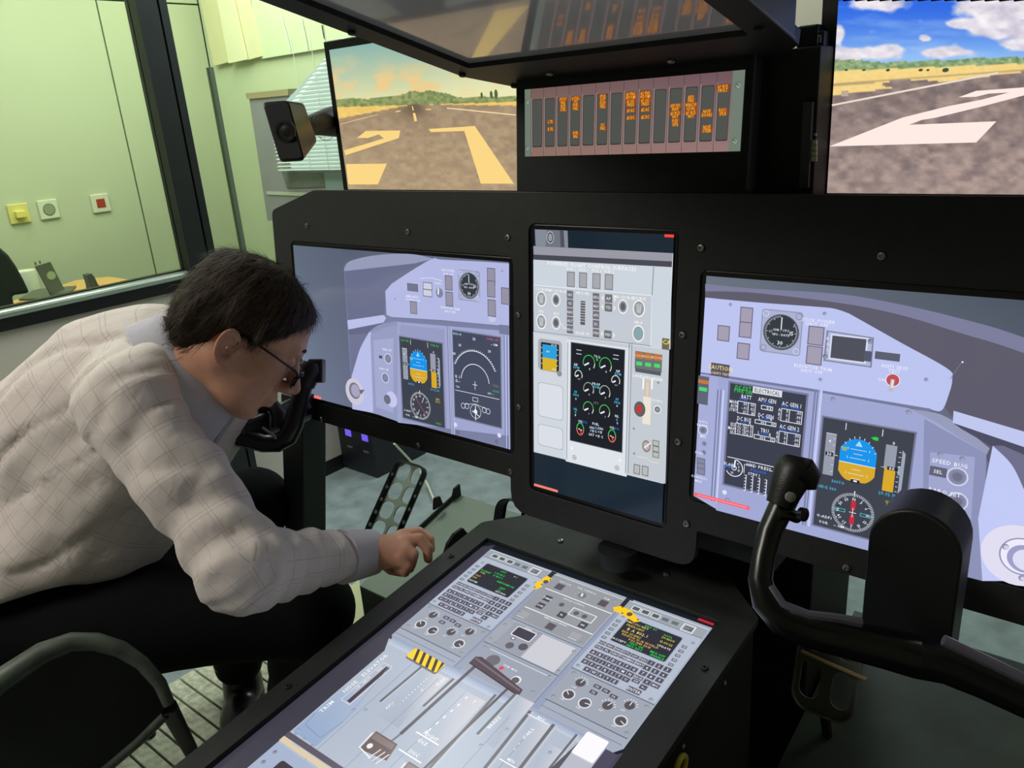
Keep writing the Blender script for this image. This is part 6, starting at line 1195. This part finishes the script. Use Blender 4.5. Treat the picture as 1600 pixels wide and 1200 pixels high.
def f_hand(P):
    d = sd_cone(P, at_d((545, 872), 1.29), at_d((584, 864), 1.298), .030, .026)
    for a, b_ in ((palm[0][0], at_d((630, 842), 1.318)), (palm[0][0], at_d((635, 850), 1.303)), (palm[0][0], at_d((634, 862), 1.290)), (palm[0][0], at_d((626, 874), 1.281))): d = smin(d, sd_cone(P, a, b_, .022, .0135), .014)
    for i, fg in enumerate(fingers): d = smin(d, chain(P, fg), .0045 if i < 4 else .010)
    return d
c0_ = at_d((610, 862), 1.30); Vn, Fn = nets(f_hand, c0_ - np.array([.11, .12, .10]), c0_ + np.array([.11, .12, .09]), .0022)
# simple continuous body under the clothes
CHB = J['c7'] - np.array([0, 0, .12])
def f_body(P):
    d = sd_cone(P, J['pel'], J['c7'] - np.array([0, 0, .12]), .09, .09)
    for a, b_, r1, r2 in ((CHB, NB, .07, .052), (J['shR'], J['elR'], .045, .036), (J['elR'], J['wrR'], .034, .024), (J['shL'], J['elL'], .045, .036), (J['elL'], J['wrL'], .034, .024), (J['c7'] - np.array([0, 0, .07]), J['shR'], .06, .05), (J['c7'] - np.array([0, 0, .07]), J['shL'], .06, .05), (J['hipR'], J['knR'], .07, .05), (J['hipL'], J['knL'], .07, .05), (J['knR'], J['anR'], .045, .035), (J['knL'], J['anL'], .045, .035), (J['wrL'], J['wrL'] + np.array([.05, .06, -.02]), .024, .03)): d = smin(d, sd_cone(P, a, b_, r1, r2), .03)
    return d
Vb, Fb = nets(f_body, (-1.02, -.75, .0), (-.08, .12, 1.20), .014)
V_ = np.concatenate([Vh, Vn, Vb]); F_ = np.concatenate([Fh, Fn + len(Vh), Fb + len(Vh) + len(Vn)])
man = mesh_np('person', V_, F_, skin); tag(man, 'dark-haired man in a pale checked shirt leaning over the console with one hand on it', 'person')
# ---- clothes
shirt = bpy.data.materials.new('pale_checked_shirt_cloth'); shirt.use_nodes = True; nt = shirt.node_tree; b = nt.nodes['Principled BSDF']; b.inputs['Roughness'].default_value = .85; b.inputs['Sheen Weight'].default_value = .15
at_ = nt.nodes.new('ShaderNodeAttribute'); at_.attribute_name = 'cloth'; sp_ = nt.nodes.new('ShaderNodeSeparateXYZ'); nt.links.new(at_.outputs['Vector'], sp_.inputs[0])
def mth(op, a, b_=None, c_=None):
    n = nt.nodes.new('ShaderNodeMath'); n.operation = op
    for i, v in enumerate((a, b_, c_)):
        if v is None: continue
        if isinstance(v, (int, float)): n.inputs[i].default_value = v
        else: nt.links.new(v, n.inputs[i])
    return n.outputs[0]
def stripes(src, per, wd_): return mth('LESS_THAN', mth('FRACT', mth('MULTIPLY', src, 1 / per)), wd_)
l1 = mth('MAXIMUM', stripes(sp_.outputs[0], .030, .035), stripes(mth('ADD', sp_.outputs[0], .006), .060, .02)); l2 = mth('MAXIMUM', stripes(sp_.outputs[1], .034, .035), stripes(mth('ADD', sp_.outputs[1], .007), .068, .02))
nb = nt.nodes.new('ShaderNodeTexNoise'); nb.inputs['Scale'].default_value = 90; tc = nt.nodes.new('ShaderNodeTexCoord'); nt.links.new(tc.outputs['Object'], nb.inputs['Vector'])
ln_ = mth('MULTIPLY', mth('MAXIMUM', l1, l2), mth('MULTIPLY', nb.outputs['Fac'], .72)); mxc = nt.nodes.new('ShaderNodeMix'); mxc.data_type = 'RGBA'; nt.links.new(ln_, mxc.inputs[0]); mxc.inputs[6].default_value = (*lin((222, 212, 206)), 1); mxc.inputs[7].default_value = (*lin((138, 126, 124)), 1); nt.links.new(mxc.outputs[2], b.inputs['Base Color'])
nw = nt.nodes.new('ShaderNodeTexNoise'); nw.inputs['Scale'].default_value = 16; nw.inputs['Detail'].default_value = 3; nw.inputs['Distortion'].default_value = .6; nt.links.new(tc.outputs['Object'], nw.inputs['Vector']); bp = nt.nodes.new('ShaderNodeBump'); bp.inputs['Strength'].default_value = .35; bp.inputs['Distance'].default_value = .012; nt.links.new(nw.outputs['Fac'], bp.inputs['Height']); nt.links.new(bp.outputs['Normal'], b.inputs['Normal'])
def bone(P, a, b_):
    ab = b_ - a; L = np.linalg.norm(ab); ab = ab / L; t = (P - a) @ ab; q_ = P - a - t[..., None] * ab; e1 = np.cross(ab, (0.1, .2, 1)); e1 /= np.linalg.norm(e1); e2 = np.cross(ab, e1); return t, np.arctan2(q_ @ e2, q_ @ e1), np.linalg.norm(q_, axis=-1), L
TOR_A = J['pel'] + np.array([-.02, -.02, -.03]); CH = J['c7'] + np.array([-.02, -.03, -.15])
hemn = np.cross(ray(0, 938), ray(250, 884)); hemn /= np.linalg.norm(hemn); hemn = hemn if hemn @ UP < 0 else -hemn
def f_shirt(P):
    d = smin(sd_ell(P, TOR_A + np.array([.01, .01, .02]), (.17, .17, .17)), sd_cone(P, TOR_A, CH, .165, .145), .08)
    d = smin(d, sd_cone(P, CH, NB + (CH - NB) * .28, .14, .080), .05)
    d = smin(d, sd_cone(P, J['c7'] + np.array([-.01, -.02, -.05]), J['shR'] + np.array([-.005, 0, .005]), .066, .072), .05)
    d = smin(d, sd_cone(P, J['c7'] + np.array([-.01, -.0, -.05]), J['shL'], .066, .072), .05)
    d = smin(d, sd_cone(P, J['c7'] + np.array([-.05, -.06, -.08]), (J['pel'] + J['c7']) / 2 + np.array([-.03, -.03, .07]), .08, .09), .06)
    d = smin(d, sd_cone(P, at_d((45, 722), 1.36), at_d((165, 592), 1.31), .108, .092), .05)
    d = d + np.clip((P - at_d((0, 940), 1.2)) @ hemn, 0, 1) * 0; d = smax(d, (P - CAM) @ hemn + .012 * (vnoise(P * 14) - .5), .006)
    ua = sd_cone(P, J['shR'], J['elR'], .077, .060); fa = sd_cone(P, J['elR'], J['wrR'], .060, .037)
    t, th, rr, L = bone(P, J['elR'], J['wrR']); fa = fa + .0045 * np.sin(t * 150 + 1.2 * np.cos(th) + 3 * vnoise(P * 9)) * np.clip(1.2 - t / .2, 0, 1) * (t > -.03)
    t2, th2, r2_, L2 = bone(P, J['shR'], J['elR']); ua = ua + .005 * np.sin(t2 * 90 + 2.2 * np.cos(th2 + .6) + 4 * vnoise(P * 6)) * np.clip((t2 - .10) / .12, 0, 1)
    d = smin(d, ua, .035); d = smin(d, fa, .02)
    d = smin(d, sd_cone(P, J['shL'], J['elL'], .075, .055), .035); d = smin(d, sd_cone(P, J['elL'], J['wrL'], .052, .038), .02)
    # long drapes down the back and the flank
    n_ = fbm(np.stack([P[..., 0] * 5 + P[..., 2] * 2, P[..., 1] * 5, P[..., 2] * 9 - P[..., 0] * 6], -1), 3); d = d + (n_ - .5) * .048
    rid = np.abs(fbm(np.stack([P[..., 0] * 4, P[..., 1] * 4 + 3, (P[..., 2] * 1.6 - P[..., 0]) * 6], -1), 2) - .5); d = d + np.clip(.055 - rid, 0, .055) ** 1.5 * .5
    # cuff end, hem and neck opening
    fx = (J['wrR'] - J['elR']) / np.linalg.norm(J['wrR'] - J['elR']); d = smax(d, (P - (J['wrR'] + fx * .006)) @ fx, .004)
    return d
Vs, Fs = nets(f_shirt, (-1.08, -.80, .52), (-.06, .12, 1.20), .0075)
so = mesh_np('shirt', Vs, Fs, shirt, man); so['label'] = 'pale checked long sleeved shirt'
att = so.data.attributes.new('cloth', 'FLOAT_VECTOR', 'POINT'); t1, th1, _, L1_ = bone(Vs, J['shR'], J['elR']); t2, th2, _, L2_ = bone(Vs, J['elR'], J['wrR']); d1 = sd_cone(Vs, J['shR'], J['elR'], .077, .06); d2 = sd_cone(Vs, J['elR'], J['wrR'], .06, .037)
ta, tha, _, _ = bone(Vs, TOR_A, CH); tv = np.stack([tha * .16, ta, 0 * ta], -1)
uv_ = np.where((d1 < .014)[:, None], np.stack([th1 * .07, t1, 0 * t1], -1), tv); uv_ = np.where(((d2 < .012) & (t2 > 0))[:, None], np.stack([th2 * .052, t2, 0 * t2], -1), uv_); att.data.foreach_set('vector', uv_.astype(np.float32).ravel())
# cuff
fx = (J['wrR'] - J['elR']) / np.linalg.norm(J['wrR'] - J['elR']); cu2 = mat('pale_cuff_cloth', (206, 202, 208), .85, 0, .03, 60)
MB().tube([J['wrR'] - fx * .052, J['wrR'] - fx * .02, J['wrR'] + fx * .012], [.0435, .0405, .0375], 28).build('cuff', cu2, man, True)
# collar: a folded band standing round the neck
cb_ = []; Nn = 40; col_m = cu2
nx = (HC + (-uv) * .07 - J['c7']); nx /= np.linalg.norm(nx); ca_ = at_d((300, 577), 1.235); 
cV = []; cF = []
ax_u = RT * .74 + UP * .64 + FW * .12; ax_u /= np.linalg.norm(ax_u); _q = RT * .62 - UP * .76 + FW * .1; ex_ = _q - ax_u * (_q @ ax_u); ex_ /= np.linalg.norm(ex_); ey_ = np.cross(ax_u, ex_)
prof = [(0.0, .006), (.004, .013), (.009, .010), (.017, -.012), (.026, -.036), (.024, -.040), (.012, -.018), (0.0, -.012)]
for i in range(Nn + 1):
    th = math.radians(18 + (342 - 18) * i / Nn); R_ = .066 + .006 * math.cos(th * 2); lift_ = -.010 * math.cos(th); drop = 1 + .35 * max(0, math.cos(th))
    for r_, h_ in prof: cV.append(ca_ + ex_ * (math.cos(th) * (R_ * 1.24 + r_) + .004) + ey_ * math.sin(th) * (R_ * .96 + r_) + ax_u * (h_ * drop + lift_))
k_ = len(prof)
for i in range(Nn):
    for j in range(k_): cF.append((i * k_ + j, i * k_ + (j + 1) % k_, (i + 1) * k_ + (j + 1) % k_, (i + 1) * k_ + j))
cF += [tuple(range(k_))[::-1], tuple(Nn * k_ + j for j in range(k_))]
MB().add(cV, cF).build('collar', mat('collar_cloth', (196, 194, 204), .85, 0, .05, 50, .3, .3, 30), man, True)
# trousers
TM = mat('black_trouser_cloth', (7, 10, 11), .9, 0, .15, 60, .2, .15)
def f_tr(P):
    d = sd_ell(P, J['pel'] + np.array([0, 0, -.045]), (.175, .175, .135))
    d = smin(d, sd_cone(P, J['hipR'], J['knR'], .096, .070), .05); d = smin(d, sd_cone(P, J['hipL'], J['knL'], .105, .072), .05)
    d = smin(d, sd_cone(P, J['knR'], J['anR'] + np.array([0, 0, .02]), .068, .052), .03); d = smin(d, sd_cone(P, J['knL'], J['anL'] + np.array([0, 0, .02]), .070, .056), .03)
    d = smin(d, sd_cone(P, (J['pel'] + J['knR']) / 2, (J['pel'] + J['knL']) / 2, .06, .06), .08)
    d = d + (fbm(P * 7, 3) - .5) * .016; return smax(d, .085 - P[..., 2], .004)
Vt, Ft = nets(f_tr, (-1.06, -.84, .05), (-.10, .14, .74), .011); mesh_np('trousers', Vt, Ft, TM, man)
SHM = mat('black_shoe_leather', (12, 12, 13), .3, 0, .1, 60)
def shoe(an, dr, nm='shoe'):
    dr = np.array([*dr, 0.]); dr /= np.linalg.norm(dr); sd = np.array([-dr[1], dr[0], 0])
    def f(P):
        q_ = P - np.array([an[0], an[1], 0]); x, y, z = q_ @ dr, q_ @ sd, q_[..., 2]; Q = np.stack([x, y, z], -1)
        d = smin(sd_ell(Q, (-.01, 0, .052), (.05, .04, .045)), sd_ell(Q, (.09, 0, .035), (.10, .046, .032)), .03); d = smin(d, sd_cone(Q, (0, 0, .05), (-.01, 0, .11), .04, .042), .03); sole = np.maximum(np.sqrt(((x - .06) / .155) ** 2 + (y / .052) ** 2) * .05 - .05, np.abs(z - .012) - .010)
        return np.minimum(smax(d, .02 - z, .004), sole)
    V1, F1 = nets(f, (an[0] - .25, an[1] - .25, -.01), (an[0] + .25, an[1] + .25, .17), .006); return mesh_np(nm, V1, F1, SHM, man)
shoe(J['anL'], (.55, -.45)); shoe(J['anR'], (.8, .3))
MB().tube([J['anL'] + np.array([math.cos(t) * .056, math.sin(t) * .056, .03 + .0]) for t in np.linspace(0, 2 * math.pi, 21)], .0016, 6).build('trouser_hem', mat('grey_hem_thread', (110, 112, 108), .6), man)
# hair: cap sculpted over the skull plus fine strands
hairm = mat('dark_brown_hair', (44, 36, 30), .6, 0, .35, 90, .5, .2, 400)
def f_hair(P):
    d = sd_ell(P, (-.014, 0, .038), (.104, .083, .087)); d = smin(d, sd_ell(P, (-.066, 0, -.016), (.054, .068, .062)), .03); d = smin(d, sd_ell(P, (.044, 0, .078), (.022, .044, .016)), .02)
    x, y, z = P[..., 0], np.abs(P[..., 1]), P[..., 2]
    d = smin(d, sd_cone(np.stack([x, y, z], -1), (.010, .067, .03), (.024, .069, -.014), .016, .010), .012)
    d = d + (fbm(np.stack([P[..., 0] * 30, P[..., 1] * 22, P[..., 2] * 12], -1), 3) - .5) * .020
    # face window: in front of a curve the hair stops at the hairline
    front = x - (.040 + np.clip(z - .02, -.1, .06) * .75 - np.clip(y - .035, 0, .05) * .25); d = smax(d, np.minimum(front * .8, .082 - z), .006)
    d = smax(d, -(np.sqrt(((x + .014) / .028) ** 2 + ((z + .034) / .036) ** 2) - 1) * .03 - np.clip(.05 - y, 0, 1) * 3, .004)   # ear clearing
    d = smax(d, (-.078 - z) + .35 * (x + .05), .006)
    return d
Vr, Fr = nets(f_hair, (-.145, -.115, -.115), (.125, .115, .17), .003); hair = mesh_np('hair', toW(Vr), Fr, hairm, man)
# strands
rs = np.random.RandomState(3); fc = Vr[Fr].mean(1); nn_ = np.cross(Vr[Fr[:, 1]] - Vr[Fr[:, 0]], Vr[Fr[:, 3]] - Vr[Fr[:, 0]]); nn_ /= np.linalg.norm(nn_, axis=1)[:, None] + 1e-9
cen = np.array([-.016, 0, .03]); sgn = np.sign(((fc - cen) * nn_).sum(1)); nn_ *= sgn[:, None]; ok = ((fc - cen) * nn_).sum(1) > .03; ii = np.where(ok)[0]; pick = rs.choice(ii, 5200); sV = []; sF = []
P0_ = fc[pick]; N0 = nn_[pick]; crown = np.array([-.03, .02, .125]); fl = P0_ - crown; fl += np.array([-.03, 0, -.05]) + rs.randn(len(pick), 3) * .018; fl -= N0 * (fl * N0).sum(1)[:, None]; fl /= np.linalg.norm(fl, axis=1)[:, None]
ln2 = rs.uniform(.012, .034, len(pick)); up_ = rs.uniform(.0, .0055, len(pick)) + (rs.rand(len(pick)) < .03) * rs.uniform(0, .018, len(pick)); bend = rs.randn(len(pick), 3) * .25; sdv = np.cross(fl, N0)
for i in range(len(pick)):
    o0 = len(sV)
    for t in (0, .35, .7, 1):
        p = P0_[i] + fl[i] * ln2[i] * t + bend[i] * ln2[i] * t * t * .5 + N0[i] * (up_[i] * math.sin(t * 2.6) + .0008 - .30 * (ln2[i] * t) ** 2 / .09 * .6); w = .0006 * (1 - t * .8)
        sV += [p - sdv[i] * w, p + sdv[i] * w]
    for j in range(3): sF.append((o0 + 2 * j, o0 + 2 * j + 1, o0 + 2 * j + 3, o0 + 2 * j + 2))
mesh_np('hair_strands', toW(np.array(sV)), np.array(sF), mat('hair_strand_brown', (60, 49, 39), .6, 0, .2, 50, 0, .2), man)['kind'] = 'stuff'
# eyebrows
for sg in (-1, 1):
    MB().tube([toW((.093, sg * .014, .026)), toW((.091, sg * .028, .031)), toW((.082, sg * .042, .027))], [.002, .003, .0015], 8).build('eyebrow', hairm, man, True)
    MB().lathe(toW((.0745, sg * .031, .001)), toW((1, 0, -.25)) - toW((0, 0, 0)), [(.0125, 0), (.0118, .0055), (.0085, .0098), (.004, .0128), (.001, .0136)], 16).build('eye', mat('eye_white_%d' % (sg + 1), (200, 196, 190), .2), man, True)
    MB().lathe(toW((.0745 + .0128, sg * .031, -.002)), toW((1, 0, -.25)) - toW((0, 0, 0)), [(.0048, 0), (.0042, .0012), (.001, .0014)], 14).build('iris', mat('brown_iris_%d' % (sg + 1), (46, 32, 24), .15), man, True)
# glasses slid down the nose
GM = mat('dark_spectacle_metal', (36, 20, 20), .25, .6); LM = mat('dark_lens', (16, 20, 26), .05, 0, 0, 10, 0, .8)
gl_ = empty('tmp'); bpy.data.objects.remove(gl_)
gb = MB()
for sg in (-1, 1):
    gb.tube([toW((.112 + .006 * math.cos(t) * 0 - .010 * abs(math.cos(t)) * 0 - (.014 if True else 0) * ((sg * (sg * .031 + .023 * math.cos(t) * 1) - .008) / .046) ** 2, sg * .031 + .023 * math.cos(t), -.016 + .0165 * math.sin(t))) for t in np.linspace(0, 2 * math.pi, 21)], .0013, 6)
    gb.tube([toW((.101, sg * .054, -.006)), toW((.090, sg * .066, -.001)), toW((.04, sg * .075, .002)), toW((-.002, sg * .079, .004)), toW((-.022, sg * .076, -.004))], .0019, 6)
gb.tube([toW((.112, -.009, -.010)), toW((.118, 0, -.007)), toW((.112, .009, -.010))], .0013, 6)
gf = gb.build('glasses', GM, man, True); gf['label'] = 'thin dark framed glasses'
for sg in (-1, 1):
    pts = [toW((.112 - .014 * ((sg * (sg * .031 + .022 * math.cos(t)) - .008) / .046) ** 2, sg * .031 + .022 * math.cos(t), -.016 + .0155 * math.sin(t))) for t in np.linspace(0, 2 * math.pi, 20, endpoint=False)]
    MB().prism(pts, fv * .0012).build('lens', LM, gf)
# ================================================================ CHAIR UNDER THE MAN
ch = empty('visitor_chair', (-.66, -.62, 0), (0, 0, 0), 'black padded chair that the leaning man sits on, in the lower left corner', 'chair')
SZ = .455; CM = mat('black_seat_vinyl', (12, 16, 15), .5, 0, .15, 30, .15)
st4 = [np.array([-.98, -.36]), np.array([-.60, -.36]), np.array([-.55, -.80]), np.array([-1.0, -.80])]
sp2 = [np.array([x, y, SZ - .01]) for x, y in round_poly(st4, .07, 4)]; MB().prism(sp2, (0, 0, -.05)).build('seat', CM, ch, True, .008)
arc = [((264, 1100), 1.13, 9), ((250, 1068), 1.125, 10), ((222, 1036), 1.12, 11), ((188, 1014), 1.11, 13), ((150, 1003), 1.10, 14), ((112, 1003), 1.09, 15), ((66, 1020), 1.075, 17), ((0, 1064), 1.055, 19), ((-70, 1120), 1.03, 21)]
ap = [at_d(p, s) for p, s, r in arc]; fill = [at_d(p, s) for p, s in (((-70, 1330), 1.10), ((60, 1300), 1.12), ((150, 1215), 1.13), ((215, 1160), 1.135), ((258, 1118), 1.135))]
MB().prism(ap + fill, FW * .018 + RT * -.004).build('backrest', CM, ch, True, .004)
MB().tube(ap, [r * s / FPX for p, s, r in arc], 14).build('back_edging', mat('worn_green_black_edging', (76, 86, 76), .5, 0, .4, 24, .1), ch, True)
MB().tube(fill[::-1][:4], .007, 10).build('lower_edging', bpy.data.materials['worn_green_black_edging'], ch, True)
for a, b_ in ((at_d((262, 1104), 1.14), at_z((318, 1215), .0)), (sp2[12], sp2[12] + np.array([.02, -.05, -SZ])), (sp2[2], sp2[2] + np.array([.03, .04, -SZ])), (sp2[18], sp2[18] + np.array([-.03, -.04, -SZ]))):
    MB().tube([a, b_ * np.array([1, 1, 0]) + np.array([0, 0, .018])], .013, 10).build('leg', M['black2'], ch, True)
